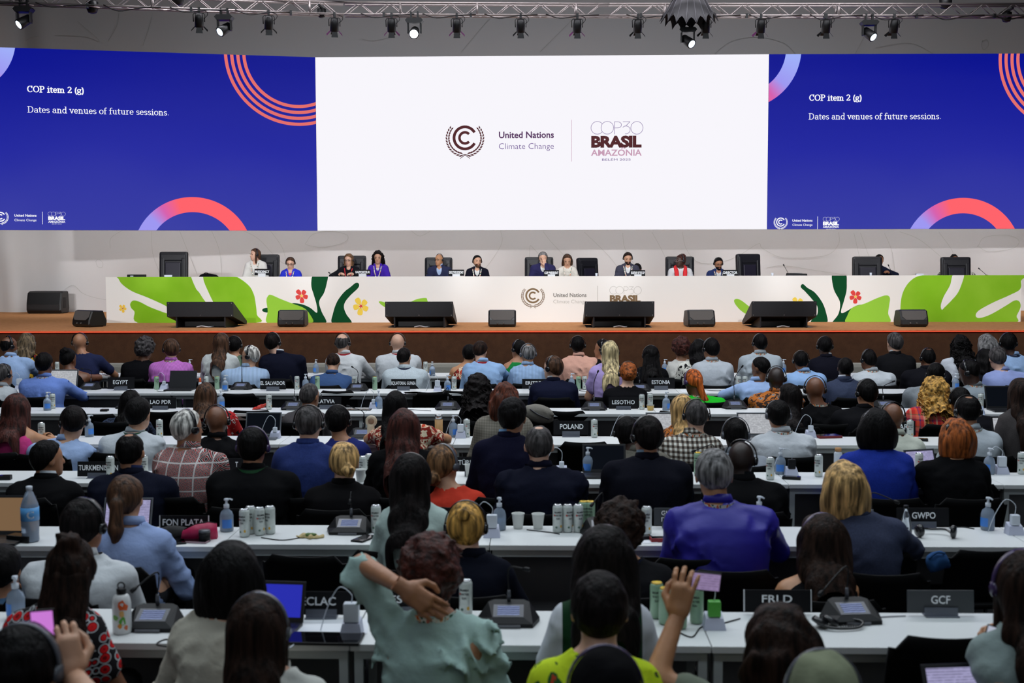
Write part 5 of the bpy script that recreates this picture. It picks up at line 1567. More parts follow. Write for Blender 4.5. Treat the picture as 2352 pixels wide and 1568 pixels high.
for px, lb in ((246, 'beige armchair beyond the front table, beside the bald man in navy'), (706, 'beige armchair beyond the front table, right of the man in the dark suit'), (852, 'beige armchair between the two men in white shirts'), (1033, 'beige armchair beyond the front table, above the sanitiser bottle'), (1990, 'beige armchair beyond the front table, left of the flag'), (2095, 'beige armchair beyond the front table, right of the grey haired man')):
    x = at_y(px, 840, 16.5).x; t = thing('beige_armchair', (x, 16.45, 0), lb, 'armchair', 0, 'beige armchairs before the stage')
    MB().box(-.36, .36, -.12, .04, .30, .80, .05).build('backrest', bg, t); MB().box(-.28, .28, .04, .52, .30, .44, .04).build('seat', bg, t)
    for s_ in (-1, 1): MB().box(s_ * .32 - .05, s_ * .32 + .05, .04, .5, .10, .60, .03).build('armrest', bg, t)
    for a in (-.3, .3):
        for b in (-.06, .44): MB().box(a - .02, a + .02, b - .02, b + .02, 0, .31).build('leg', metal_dk, t)

# ------------------------------------------------------------------ things on the tables
def tz(px, py, z, m=.05):
    p = at_z(px, py, z)
    r = min(range(1, 8), key=lambda q: abs(YR[q] + TD / 2 - p.y))
    y = min(max(p.y, YR[r] + m), YR[r] + TD - m)
    if abs(y - p.y) < 1e-6: return p
    q = at_y(px, 800, y); return Vector((q.x, y, z))


TOPZ = .7405
sil = mat('can_silver', rgb(190, 194, 198), .25, .9); can_w = mat('can_white', rgb(206, 212, 208), .35, .15, vary=(60, rgb(190, 198, 194))); can_g = mat('can_green', rgb(148, 180, 152), .35, .15); gold = mat('can_gold', rgb(190, 160, 60), .3, .8)
ink_k = mat('can_ink', rgb(38, 42, 44), .5)


def wrap_text(words_, r, z0, w, h):
    mb = MB()
    for i, wd in enumerate(words_):
        V, F = text_geo(wd, w=w * (1 if len(wd) > 3 else .45), h=h, bold=.03)
        mb.add([((r + .0004) * math.sin(v[0] / r), -(r + .0004) * math.cos(v[0] / r), z0 - i * h * 1.7 + v[1]) for v in V], F)
    return mb


body_can = MB().lathe([(.020, 0), (.0275, .006), (.0275, .136), (.0235, .146)], 20).mesh('can_body')
lid_can = MB().lathe([(.0235, .146), (.0240, .1485), (.0225, .150), (.021, .147)], 20).mesh('lid')
txt_can = wrap_text(['MAMBA', 'WATER', 'SUN'], .0275, .112, .042, .010).mesh('lettering'); txt_can.materials.append(ink_k)


def patch(r, a0, z0, s, n=6, seed=0):
    rr_ = random.Random(seed); mb = MB()
    P = [(s * rr_.uniform(.5, 1.1) * math.cos(2 * PI * k / n), s * rr_.uniform(.6, 1.3) * math.sin(2 * PI * k / n)) for k in range(n)]
    return mb.add([((r + .0005) * math.sin(a0 + u / r), -(r + .0005) * math.cos(a0 + u / r), z0 + v) for u, v in P], [tuple(range(n))])


dec = [patch(.0275, -.75, .095, .006, seed=2).mesh('print_patch'), patch(.0275, .6, .035, .010, seed=3).mesh('print_patch'), patch(.0275, -.3, .030, .008, seed=4).mesh('print_patch')]
for m_, c_ in zip(dec, ((196, 60, 50), (216, 168, 60), (60, 100, 80))): m_.materials.append(mat('patch_%d' % c_[0], rgb(*c_), .5))
bodies = {}


def can(px, py, label, kind='w', z=TOPZ, rz=None):
    if kind not in bodies:
        b = body_can.copy(); b.materials.append({'w': can_w, 'g': can_g, 's': sil}[kind]); l = lid_can.copy(); l.materials.append(sil if kind != 'g' else gold); bodies[kind] = (b, l)
    b, l = bodies[kind]; p = tz(px, py, z)
    t = thing('drink_can', p, label, 'can', random.uniform(-.7, .7) if rz is None else rz, 'slim drink cans on the tables')
    link('can_body', b, t); link('lid', l, t)
    link('lettering', txt_can, t)
    if kind == 'w':
        for m_ in dec: link('print_patch', m_, t)
    return t


clear = mat('clear_plastic', rgb(190, 208, 232), .12, trans=.6); liq = mat('gel_blue', rgb(150, 190, 235), .15, trans=.3); lab = mat('label_blue', rgb(66, 130, 216), .4); wpl = mat('pump_white', rgb(205, 212, 222), .4)
bt_me = MB().lathe([(.033, 0), (.037, .006), (.037, .085), (.030, .108), (.014, .122), (.013, .132)], 20).mesh('bottle_body'); bt_me.materials.append(clear)
lq_me = MB().lathe([(.031, .004), (.0345, .010), (.0345, .075)], 20).mesh('gel'); lq_me.materials.append(liq)
pm_me = MB().lathe([(.015, .128), (.015, .148), (.007, .150), (.006, .168), (.013, .170), (.012, .180)], 14).tube([(0, 0, .176), (.02, -.004, .177), (.034, -.006, .172)], .0045, 6).mesh('pump'); pm_me.materials.append(wpl)


def curved_panel(r, a0, a1, z0, z1, n=8):
    V = []; F = []
    for k in range(n + 1):
        a = a0 + (a1 - a0) * k / n
        for z in (z0, z1): V.append((r * math.sin(a), -r * math.cos(a), z))
    for k in range(n): F.append((2 * k, 2 * k + 2, 2 * k + 3, 2 * k + 1))
    return MB().add(V, F, True)


lb_me = curved_panel(.0376, -.75, .75, .022, .070).mesh('label'); lb_me.materials.append(lab)
lt_me = wrap_text(['GEL'], .0379, .055, .045, .010).mesh('lettering'); lt_me.materials.append(wpl)


def sanitizer(px, py, label):
    t = thing('sanitiser_bottle', tz(px, py, TOPZ), label, 'bottle', random.uniform(-1.2, 1.2), 'clear pump bottles of sanitiser')
    link('bottle_body', bt_me, t); link('gel', lq_me, t); link('pump', pm_me, t); link('label_panel', lb_me, t)
    return t


# discussion units with gooseneck microphones
mu_m = mat('unit_black', rgb(14, 15, 18), .5, spec=.25); mu_g = mat('unit_grey', rgb(92, 94, 100), .35, .4)


def screen_mat():
    m = bpy.data.materials.new('unit_display'); m.use_nodes = True; t = m.node_tree; t.nodes.clear()
    tc = nn(t, 'ShaderNodeTexCoord'); w = nn(t, 'ShaderNodeTexWave', Scale=26, Distortion=3); w.bands_direction = 'Y'; t.links.new(tc.outputs['Object'], w.inputs[0])
    r = nn(t, 'ShaderNodeValToRGB'); r.color_ramp.elements[0].color = rgb(60, 66, 100); r.color_ramp.elements[1].color = rgb(150, 165, 205); t.links.new(w.outputs[1], r.inputs[0])
    e = nn(t, 'ShaderNodeEmission', Strength=.8); t.links.new(r.outputs[0], e.inputs[0]); o = nn(t, 'ShaderNodeOutputMaterial'); t.links.new(e.outputs[0], o.inputs[0]); return m


ud = screen_mat()


def unit_meshes():
    mb = MB()   # low wedge with swept sides
    B = [(-.10, -.07), (.10, -.07), (.128, .03), (.07, .085), (-.07, .085), (-.128, .03)]; T = [(-.065, -.045), (.065, -.045), (.085, .055), (.06, .07), (-.06, .07), (-.085, .055)]
    V = [(x, y, 0) for x, y in B] + [(x, y, .016) for x, y in B] + [(x, y, .035 + (y + .045) * .38) for x, y in T]
    F = [tuple(range(5, -1, -1)), tuple(range(12, 18))] + [(i, (i + 1) % 6, (i + 1) % 6 + 6, i + 6) for i in range(6)] + [(i + 6, (i + 1) % 6 + 6, (i + 1) % 6 + 12, i + 12) for i in range(6)]
    base = mb.add(V, F).mesh('base'); base.materials.append(mu_m)
    M = Matrix.Translation((0, -.005, .0525)) @ Matrix.Rotation(math.atan(.38), 4, 'X')
    disp = MB().box(-.045, .045, -.028, .03, -.002, .0015, M=M).mesh('display'); disp.materials.append(ud)
    trim = MB().box(-.062, .062, -.040, .042, -.004, -.0005, M=M).box(-.05, .05, -.079, -.070, .004, .013).mesh('bezel'); trim.materials.append(mu_g)
    stub = MB().lathe([(.008, 0), (.008, .03), (.006, .045)], 10, Matrix.Translation((0, .062, .075))).mesh('mic_socket'); stub.materials.append(mu_g)
    return base, disp, trim, stub


um = unit_meshes()


def mic_unit(px, py, label, tip=(-.05, -.10, .12), rz=0.0):
    t = thing('microphone_unit', tz(px, py, TOPZ), label, 'microphone', rz, 'discussion units with gooseneck microphones')
    for nme, me in zip(('base', 'display', 'bezel', 'mic_socket'), um): link(nme, me, t)
    b = Vector((0, .062, .118)); e = b + Vector(tip); m_ = b + Vector((0, .01, .09)) if tip[2] < .2 else b + Vector((0, .0, tip[2] * .6))
    P = catmull([b, m_, e], 6, False); MB().tube(P, .0035, 6).build('gooseneck', mu_m, t)
    d = (Vector(P[-1]) - Vector(P[-3])).normalized(); MB().tube([e, e + d * .012, e + d * .03, e + d * .034], [.005, .009, .009, .005], 10).build('mic_capsule', mu_m, t)
    return t


sgn_m = mat('sign_black', rgb(20, 20, 23), .7, spec=.15); sgn_g = mat('sign_grey', rgb(58, 62, 66), .5); sg_t = mat('sign_white_lettering', rgb(244, 247, 250), .5); acr = mat('acrylic', rgb(150, 156, 170), .1, trans=.6)
EDGE_W = mat('sign_edge_white', rgb(220, 222, 226), .5)


def sign(x0, y0, x1, y1, text, label, tx=None, lift=.012, grey=False, base_y=None, z=TOPZ, Y=None, th=None, lines=None, lx=None, edge=False, stage=False):
    """x0..y1 = plate rectangle in px; tx = (text x0,x1) px"""
    if Y is None: Y = tz((x0 + x1) / 2, base_y or (y1 + 3), z, .035).y
    k = Y / F_PX; a = at_y((x0 + x1) / 2, y1, Y); w = (x1 - x0) * k; h = (y1 - y0) * k * 1.0
    t = thing('country_sign' if not stage else 'role_sign', (a.x, Y, z), label, 'sign')
    zb_ = max(a.z - z, .006)
    M = Matrix.Rotation(-.10, 4, 'X')
    MB().box(-w / 2, w / 2, 0, .006, zb_, zb_ + h, .002, M=M).build('plate', sgn_g if grey else sgn_m, t)
    if edge:
        for s_ in (-1, 1): MB().box(s_ * w / 2 - .002, s_ * w / 2 + .002, -.001, .007, zb_, zb_ + h, M=M).build('edge_strip', EDGE_W, t)
    tx = tx or (x0 + (x1 - x0) * .12, x1 - (x1 - x0) * .12)
    xa, xb = [(v - (x0 + x1) / 2) * k for v in tx]
    if stage: tl_ = [(text, h * .40, zb_ + h * .56)]
    elif lines: tl_ = lines and [(l, h * .26, zb_ + h * (.72 - .38 * i)) for i, l in enumerate(lines)]
    else: tl_ = [(text, h * (th or .36), zb_ + h * .60)]
    for l, hh, zz in tl_:
        mb = MB(); add_text(mb, l, 0, 0, 0, w=xb - xa, h=hh, bold=.012 if not stage else .03)
        V = [M @ Vector(((xa + xb) / 2 + v[0], -.0012, zz + v[2])) for v in mb.V]; MB().add(V, mb.F).build('lettering', sg_t, t)
        if not stage: V = [M @ Vector((-(xa + xb) / 2 - v[0], .0072, zz + v[2])) for v in mb.V]; MB().add(V, [f[::-1] for f in mb.F]).build('lettering', sg_t, t)
    if stage: MB().box(-w * .24, w * .24, -.03, -.004, .0, zb_ + h * .30).build('paper_tag', EDGE_W, t)
    else: MB().box(-w * .25, w * .25, -.009, -.005, 0, zb_ + h * .26, M=M).box(-w * .25, w * .25, -.03, .03, 0, .004).build('stand', acr, t)
    return t


sign(246, 866, 309, 893, 'EGYPT', 'black EGYPT name sign', (259, 294))
sign(597, 869, 657, 894, 'EL SALVADOR', 'black EL SALVADOR name sign', (598, 655))
sign(898, 870, 956, 893, 'EQUATORIAL GUINEA', 'black EQUATORIAL GUINEA name sign', (899, 955), th=.34)
sign(1199, 870, 1261, 892, 'ERITREA', 'black ERITREA name sign, its right end behind a brown haired man', (1207, 1251))
sign(1487, 867, 1550, 892, 'ESTONIA', 'black ESTONIA name sign', (1497, 1539))
sign(1993, 833, 2056, 854, 'BOSNIA AND HERZEGOVINA', 'black BOSNIA AND HERZEGOVINA name sign in the row nearest the stage', (1994, 2055))
sign(332, 912, 405, 938, 'LAO PDR', 'black LAO PDR name sign', (344, 393), base_y=940)
sign(717, 911, 784, 936, 'LATVIA', 'black LATVIA name sign half behind a grey haired head', (729, 769), base_y=939)
sign(1398, 913, 1466, 939, 'LESOTHO', 'black LESOTHO name sign', (1406, 1458), base_y=940)
sign(1271, 966, 1352, 998, 'POLAND', 'black POLAND name sign', (1286, 1340), base_y=1000)
sign(2021, 966, 2103, 1000, 'QATAR', 'black name sign whose last letters AR show beside a can', (2034, 2086), base_y=1004)
sign(176, 1059, 276, 1094, 'TURKMENISTAN', 'black name sign reading TURKMENI beside a can', (179, 272), base_y=1097)
sign(520, 1052, 600, 1086, 'T', 'black name sign with only a T showing', (540, 546), base_y=1092)
sign(1046, 1049, 1130, 1080, 'TÜRKİYE', 'black name sign reading TÜRKİ above a paper cup', (1052, 1108), base_y=1092)
sign(365, 1183, 480, 1221, 'FON PLATA', 'black FON PLATA name sign with white edges', (372, 470), base_y=1226, th=.40, edge=True)
sign(1502, 1166, 1575, 1206, 'GL', 'grey green name sign reading GL and DIV beside a can', (1519, 1548), base_y=1210, grey=True, lines=['GLO', 'DIV'])
sign(2060, 1166, 2180, 1208, 'GWPO', 'black GWPO name sign', (2095, 2149), base_y=1212)
sign(665, 1357, 812, 1412, 'ECLAC', 'black ECLAC name sign on the nearest row', (690, 772), base_y=1418)
sign(885, 1355, 1035, 1405, 'ESC', 'dark name sign starting ES behind the raised arm', (895, 945), base_y=1412)
sign(1709, 1354, 1864, 1404, 'FRLD', 'dark FRLD name sign with a white right edge', (1750, 1820), base_y=1408, grey=False, edge=True)
sign(2084, 1355, 2238, 1408, 'GCF', 'grey GCF name sign', (2139, 2183), base_y=1414, grey=True)

for a in [(360, 894, 'green can right of the EGYPT sign', 'g'), (472, 886, 'white can behind the orange topped bottle, left of a green can'), (497, 893, 'green can left of the EL SALVADOR sign, by a microphone unit', 'g'), (681, 893, 'white can right of the EL SALVADOR sign'),
          (728, 893, 'green can in front of the blue sweater, left of another can', 'g'), (813, 893, 'white can at the right arm of the blue sweater'), (861, 895, 'green can left of the EQUATORIAL GUINEA sign', 'g'), (1043, 894, 'white can right of the sanitiser bottle near EQUATORIAL GUINEA'),
          (1329, 892, 'green can left of a white can near the ERITREA sign', 'g'), (1343, 893, 'white can beside a green can left of the lilac top'), (1697, 891, 'white can left of its twin by the orange print shirt'), (1712, 892, 'white can right of its twin by the orange print shirt'),
          (130, 850, 'white can in the front row behind the black updo'), (977, 852, 'white can beside the bald man in white'), (2067, 856, 'white can right of BOSNIA AND HERZEGOVINA sign'), (1539, 850, 'white can at the front row beside the black braids'),
          (121, 938, 'white can beside the bottle behind the blue shirt'), (618, 940, 'white can beside the red snack packet'), (1474, 940, 'white can right of the LESOTHO sign'), (1494, 932, 'taller standing white can by the LESOTHO sign, left of the food tub'), (2256, 937, 'white can left of the dark laptop at right'),
          (96, 1012, 'white can beside the pink sleeveless top'), (367, 1004, 'white can left of the white haired man in patterned shirt'), (1071, 1003, 'white can left of the tweed jacket'), (1365, 1004, 'white can right of the POLAND sign'), (2090, 1006, 'white can covering the QATAR sign end'),
          (254, 1098, 'white can covering the TURKMENI sign end'), (331, 1096, 'white can between the navy suit and patterned shirt'), (834, 1098, 'white can above the paper cup by the blonde bun'), (848, 1092, 'white can right of the paper cup by the blonde bun'),
          (1603, 1088, 'green can beside the grey haired man in bright blue', 'g'), (1769, 1101, 'white can left of the sanitiser bottle by the blue shirt'), (1880, 1094, 'white can near the bright blue blazer, left'), (2110, 1090, 'clear topped can between blue blazer and auburn hair'), (2346, 1088, 'white can at the right edge in the TURKMENI row'),
          (562, 1232, 'nearest white can of the cluster right of the FON PLATA sign'), (576, 1225, 'rear white can of the cluster right of the FON PLATA sign'), (597, 1228, 'gold topped can in the cluster right of the FON PLATA sign'), (621, 1225, 'rightmost can of the cluster right of the FON PLATA sign'), (864, 1222, 'white can at the left arm of the mint jacket'),
          (1281, 1221, 'left can of three standing together beside the paper cups'), (1304, 1221, 'middle can of three standing together beside the paper cups'), (1328, 1221, 'right can of three standing together beside the paper cups'), (1341, 1196, 'green can behind the three white ones', 'g'), (1356, 1196, 'rearmost green can behind the three white ones', 'g'),
          (1485, 1226, 'white can right of the black curly head, by GL DIV sign'), (1070, 1412, 'white can behind the mint shirt shoulder'), (1528, 1432, 'green can beside the white sleeve, left of the raised hand', 'g'), (1544, 1422, 'gold topped green can behind the raised wrist', 'g'), (1562, 1442, 'green can touching the raised forearm', 'g'),
          (1600, 1430, 'green can below the held up phone', 'g'), (2314, 1438, 'green can at the right edge beside GCF sign', 'g'), (2338, 1444, 'green can at the very right edge', 'g'), (1508, 1418, 'green can left of two others near the white sleeve', 'g')]:
    can(*a)
for a in [(435, 846, 'sanitiser bottle in the front row beside the pink striped shirt'), (725, 849, 'sanitiser bottle in the front row left of the blue sweater'), (993, 863, 'sanitiser bottle alone on the front table right of the bald man'), (1527, 850, 'sanitiser bottle in the front row behind black braids'), (1800, 856, 'sanitiser bottle in the front row between two pale shirts'),
          (517, 898, 'sanitiser bottle left of the EL SALVADOR unit'), (702, 895, 'sanitiser bottle right of the EL SALVADOR sign'), (1028, 898, 'sanitiser bottle left of a white can, right of EQUATORIAL GUINEA'), (1313, 891, 'sanitiser bottle between ERITREA sign and the cans'), (2197, 893, 'sanitiser bottle beside the grey shirt turned left'),
          (109, 942, 'sanitiser bottle under the blue shirt, left of a can'), (870, 938, 'sanitiser bottle left of the black long hair, LAO PDR row'), (1530, 942, 'sanitiser bottle between LESOTHO sign and the blonde'), (505, 936, 'sanitiser bottle beside the long brown hair'),
          (200, 1000, 'sanitiser bottle right of the wavy haired man in pale blue'), (1040, 1001, 'sanitiser bottle between the bamboo flask and a can'), (1350, 1086, 'sanitiser bottle beside the empty chair in TURKMENI row'), (1792, 1088, 'sanitiser bottle behind the bright blue shirt, by a charger'), (2272, 1088, 'sanitiser bottle right of the black tee shirt'),
          (521, 1219, 'sanitiser bottle between FON PLATA sign and cans'), (1147, 1216, 'sanitiser bottle left of the paper cups'), (2268, 1216, 'sanitiser bottle right of the GWPO sign'), (1748, 1196, 'sanitiser bottle half hidden behind the bright blue shoulder'), (37, 1420, 'sanitiser bottle beside the white shirt at lower left'), (2325, 1400, 'sanitiser bottle at the right edge by the green cans')]:
    sanitizer(*a)
mic_unit(205, 894, 'microphone unit left of the EGYPT sign'); mic_unit(553, 894, 'microphone unit left of the EL SALVADOR sign', (0, 0, .22)); mic_unit(978, 896, 'microphone unit between the cans left of EQUATORIAL GUINEA', (-.03, -.02, .16)) if False else mic_unit(820, 897, 'microphone unit left of the EQUATORIAL GUINEA sign', (-.04, -.05, .14))
mic_unit(1470, 898, 'microphone unit left of the ESTONIA sign', (0, 0, .12)); mic_unit(1690, 930, 'microphone unit beside the orange print shirt', (.06, -.03, .28))
mic_unit(673, 940, 'microphone unit left of the LATVIA sign', (-.02, -.02, .18)); mic_unit(1028, 940, 'microphone unit between the black haired women, LAO PDR row', (-.03, -.04, .06)); mic_unit(1365, 941, 'microphone unit left of the LESOTHO sign', (.03, -.03, .24))
mic_unit(290, 935, 'microphone unit beside the long dark hair, LAO PDR row', (-.12, -.06, .10)); mic_unit(2035, 936, 'microphone unit behind the black suit at right, LAO PDR row', (.07, -.04, .14))
mic_unit(832, 1006, 'microphone unit beside the cream thermos', (-.10, -.04, .14)); mic_unit(1110, 1088, 'microphone unit beside TÜRKİYE sign', (.03, -.02, .10)); mic_unit(1640, 1095, 'microphone unit behind the grey haired man in bright blue', (-.12, -.03, .06))
mic_unit(803, 1222, 'microphone unit in front of the blonde bun', (0, -.03, .06)); mic_unit(2010, 1225, 'microphone unit behind the navy blazer, GWPO row', (.1, -.05, .06)); mic_unit(1385, 1225, 'microphone unit beside the curly dark head, GWPO row', (-.05, -.05, .05))
mic_unit(352, 1440, 'microphone unit beside the white printed flask', (-.06, -.07, .05)); mic_unit(1168, 1430, 'microphone unit right of the mint shirt', (.06, -.03, .10)); mic_unit(1957, 1424, 'microphone unit between FRLD and GCF signs', (-.14, -.10, .02), .12)

# laptops
lap_m = mat('laptop_grey', rgb(120, 124, 130), .35, .7); lap_k = mat('laptop_black', rgb(22, 22, 26), .4)


def laptop(px, py, w, label, disp, rz=0.0, dark=False, ang_=1.9, z=TOPZ, Y=None):
    p = tz(px, py, z) if Y is None else at_y(px, py, Y)
    t = thing('laptop', p if Y is None else (p.x, p.y, p.z), label, 'laptop', rz)
    m_ = lap_k if dark else lap_m; d = w * .66
    MB().box(-w / 2, w / 2, -d, 0, 0, .014, .004).build('base', m_, t); MB().box(-w * .42, w * .42, -d * .45, -d * .08, .014, .0155).build('keyboard', lap_k, t)
    M = Matrix.Translation((0, 0, .012)) @ Matrix.Rotation(-(ang_ - PI / 2), 4, 'X')
    MB().box(-w / 2, w / 2, 0, .007, 0, d, .003, M=M).build('lid', m_, t); MB().box(-w / 2 + .008, w / 2 - .008, -.0012, .0, .012, d - .008, M=M).build('bezel', lap_k, t)
    if disp: MB().box(-w / 2 + .014, w / 2 - .014, -.002, -.0012, .02, d - .014, M=M).build('display', disp, t)
    return t


def doc_mat(name, bgc, s=.8):
    m = bpy.data.materials.new(name); m.use_nodes = True; t = m.node_tree; t.nodes.clear()
    tc = nn(t, 'ShaderNodeTexCoord'); w = nn(t, 'ShaderNodeTexWave', Scale=38, Distortion=.0); w.bands_direction = 'Z'; t.links.new(tc.outputs['Object'], w.inputs[0])
    n = nn(t, 'ShaderNodeTexNoise', Scale=60); t.links.new(tc.outputs['Object'], n.inputs[0]); mu = nn(t, 'ShaderNodeMath', operation='MULTIPLY'); t.links.new(w.outputs[1], mu.inputs[0]); t.links.new(n.outputs[0], mu.inputs[1])
    r = nn(t, 'ShaderNodeValToRGB'); r.color_ramp.elements[0].position = .30; r.color_ramp.elements[1].position = .45; r.color_ramp.elements[0].color = rgb(*bgc); r.color_ramp.elements[1].color = rgb(*[int(v * .72) for v in bgc]); t.links.new(mu.outputs[0], r.inputs[0])
    e = nn(t, 'ShaderNodeEmission', Strength=s); t.links.new(r.outputs[0], e.inputs[0]); o = nn(t, 'ShaderNodeOutputMaterial'); t.links.new(e.outputs[0], o.inputs[0]); return m


dw = doc_mat('document_white', (205, 208, 214)); dl = doc_mat('document_lilac', (176, 172, 214)); db = emat('screen_deep_blue', rgb(44, 50, 180), .9); dk = emat('screen_dark', rgb(18, 22, 30), .6)
laptop(141, 889, .33, 'silver laptop with a white page open behind the blue shirt', dw); laptop(417, 893, .31, 'black laptop with dark screen right of the green can', None, dark=True)
laptop(2306, 940, .34, 'black laptop with dark screen at the right edge', dk, dark=True); laptop(1527, 996, .30, 'laptop with white page beside the blonde', dw); laptop(1738, 990, .30, 'laptop with a table on screen behind the black headset', dw)
laptop(6, 1232, .32, 'laptop with a brown page at the left edge', emat('screen_tan', rgb(132, 104, 76), .8), dark=True); laptop(290, 1222, .27, 'silver laptop behind the brown ponytail', dl); laptop(1388, 1088, .30, 'dark laptop behind the sanitiser bottle, TURKMENI row', dk, dark=True)
laptop(1556, 1208, .13, 'small tablet propped open beside the GL DIV sign', dw); laptop(628, 1434, .25, 'laptop with a deep blue screen beside the black bob', db, -.1, dark=True); laptop(2125, 1075, .24, 'small laptop with lilac page between blue blazer and auburn hair', dl, .3)
laptop(2320, 1010, .28, 'laptop at the right edge beside the dark blazer', dw, .1, dark=True); laptop(600, 1000, .30, 'grey laptop behind the empty chair left of the navy suit', dk)


def brick(px, py, label, s=1.0, c='white', rz=0.0, cable=True):
    t = thing('phone_charger', tz(px, py, TOPZ), label, 'charger', rz)
    m_ = {'white': wpl, 'black': mu_m, 'green': mat('gum_green', rgb(70, 160, 50), .4)}[c]
    mb = MB(); mb.add([(-.045, -.035, 0), (.045, -.035, 0), (.045, .035, 0), (-.045, .035, 0), (-.035, -.02, .045), (.035, -.02, .045), (.035, .035, .06), (-.035, .035, .06)], [(0, 3, 2, 1), (4, 5, 6, 7), (0, 1, 5, 4), (1, 2, 6, 5), (2, 3, 7, 6), (3, 0, 4, 7)]); mb.build('socket_box', mat('socket_pale', rgb(190, 194, 214), .4), t)
    MB().box(-.028 * s, .028 * s, -.02, .02, .05, .05 + .07 * s, .006).build('charger_block', m_, t)
    if cable: MB().tube(catmull([(0, 0, .05 + .07 * s), (.0, 0, .16), (-.05, .01, .185), (-.10, .02, .10), (-.13, .03, .004)], 6, False), .0022, 6).build('cable', wpl, t)
    return t


for a in [(1130, 1232, 'white charger block right of the mint jacket, FON PLATA row'), (808, 1455, 'white charger block right of the ECLAC sign', 1.1), (375, 893, 'small charger between the green can and black laptop', .6, 'white'), (42, 892, 'white charger with looped cable at the left edge'), (1058, 1005, 'white charger beside the sanitiser bottle and bamboo flask', .9), (632, 1006, 'small charger behind the navy blue suit', .6), (1818, 1092, 'black charger right of the sanitiser bottle', .9, 'black'), (2308, 1085, 'white charger with curved cable near the right edge', 1.0), (745, 905, 'hidden'), (2330, 1226, 'white adapter block at the right edge, GWPO row', .8), (1640, 1442, 'green and white charger below the held up phone', .9, 'green'), (1440, 1000, 'pale charger beside the black headset man, POLAND row', .7), (1865, 1000, 'pale charger beside the woman in black, POLAND row', .7), (1290, 1090, 'white adapter behind the navy shoulders, TURKMENI row', .6), (125, 940, 'hidden'), (858, 938, 'small white adapter left of the sanitiser bottle, LAO PDR row', .6), (1005, 898, 'clear cup like adapter near the white paper')]:
    if a[2] != 'hidden': brick(*a)


def cup(px, py, label):
    t = thing('paper_cup', tz(px, py, TOPZ), label, 'cup')
    MB().lathe([(.024, 0), (.025, .002), (.034, .080), (.0365, .082), (.0365, .085), (.033, .083), (.023, .006)], 20).build('cup_wall', mat('paper_white', rgb(206, 208, 204), .6), t)


cup(1190, 1213, 'left one of the two white paper cups'); cup(1236, 1214, 'right one of the two white paper cups, beside the cans'); cup(1079, 1094, 'white paper cup before the TÜRKİYE sign'); cup(828, 1106, 'white paper cup beside the blonde bun')


def lathe_thing(name, px, py, label, cat, parts, rz=0.0):
    t = thing(name, tz(px, py, TOPZ), label, cat, rz)
    for nme, prof, m_ in parts: MB().lathe(prof, 22).build(nme, m_, t)
    return t


lathe_thing('water_bottle', 57, 1250, 'large clear water bottle with a blue label at the far left', 'bottle', [('bottle_body', [(.040, 0), (.046, .008), (.044, .04), (.047, .10), (.046, .17), (.044, .20), (.020, .262), (.015, .268), (.015, .28)], clear), ('label_band', [(.0475, .115), (.0475, .185)], mat('label_sky', rgb(90, 160, 220), .4)), ('cap', [(.0165, .275), (.0165, .294), (.012, .296)], wpl), ('drink', [(.038, .004), (.043, .01), (.041, .04)], mat('drink_pink', rgb(190, 150, 170), .1, trans=.5))])
mb = MB(); add_text(mb, 'C', 0, 0, 0, h=.04, bold=.03); t = bpy.data.objects['water_bottle']; MB().add([(.0482 * math.sin(.45 + v[0] / .048), -.0482 * math.cos(.45 + v[0] / .048), .15 + v[2]) for v in mb.V], mb.F).build('lettering', wpl, t)
t = lathe_thing('printed_flask', 281, 1452, 'white metal flask with orange and green print and black cap', 'flask', [('flask_body', [(.034, 0), (.037, .006), (.037, .125), (.030, .150), (.018, .158)], mat('enamel_white', rgb(214, 216, 216), .25)), ('cap', [(.019, .158), (.019, .178), (.012, .182)], mu_m)])
for a0, z_, s_, c_ in ((.45, .115, .022, (226, 96, 40)), (.35, .085, .013, (236, 190, 120)), (.42, .055, .018, (90, 170, 60)), (.1, .035, .010, (216, 140, 50)), (.75, .028, .012, (210, 110, 60)), (-.4, .07, .014, (120, 180, 90))): patch(.0375, a0, z_, s_, 8, int(z_ * 1000)).build('print_patch', mat('fl_%d' % c_[1], rgb(*c_), .4), t)
mb = MB(); mb.tube([(.014 * math.cos(k * PI / 6), 0, .19 + .014 * math.sin(k * PI / 6)) for k in range(13)], .003, 6, False); mb.build('ring_handle', mu_m, t)
lathe_thing('bamboo_flask', 1008, 1005, 'bamboo flask with steel lid right of the red ruffled shoulder', 'flask', [('flask_body', [(.032, 0), (.033, .004), (.033, .155)], mat('bamboo', rgb(190, 150, 96), .5, vary=(30, rgb(172, 130, 80), (1, 1, .1)))), ('lid', [(.032, .156), (.032, .19), (.028, .194)], sil)])
t = lathe_thing('cream_thermos', 852, 1010, 'cream thermos with round top facing the camera', 'flask', [('flask_body', [(.028, 0), (.03, .005), (.03, .11), (.024, .13)], mat('cream_enamel', rgb(206, 190, 164), .4))])
MB().lathe([(.046, -.012), (.048, 0), (.046, .012), (.03, .014)], 24, Matrix.Translation((.004, 0, .155)) @ Matrix.Rotation(PI / 2, 4, 'X')).build('round_lid', mat('cream_enamel', rgb(206, 190, 164), .4), t)
MB().lathe([(.026, .013), (.024, .016)], 20, Matrix.Translation((.004, 0, .155)) @ Matrix.Rotation(PI / 2, 4, 'X')).build('spout', mat('thermos_brown', rgb(150, 120, 96), .4), t)
t = lathe_thing('glass_bottle', 2080, 1240, 'clear glass bottle with black lettering beside the GWPO sign', 'bottle', [('bottle_body', [(.028, 0), (.031, .005), (.031, .075), (.026, .10), (.012, .145), (.011, .175)], mat('clear_glass', rgb(225, 232, 240), .03, trans=.9)), ('cap', [(.013, .172), (.013, .186)], mu_m)])
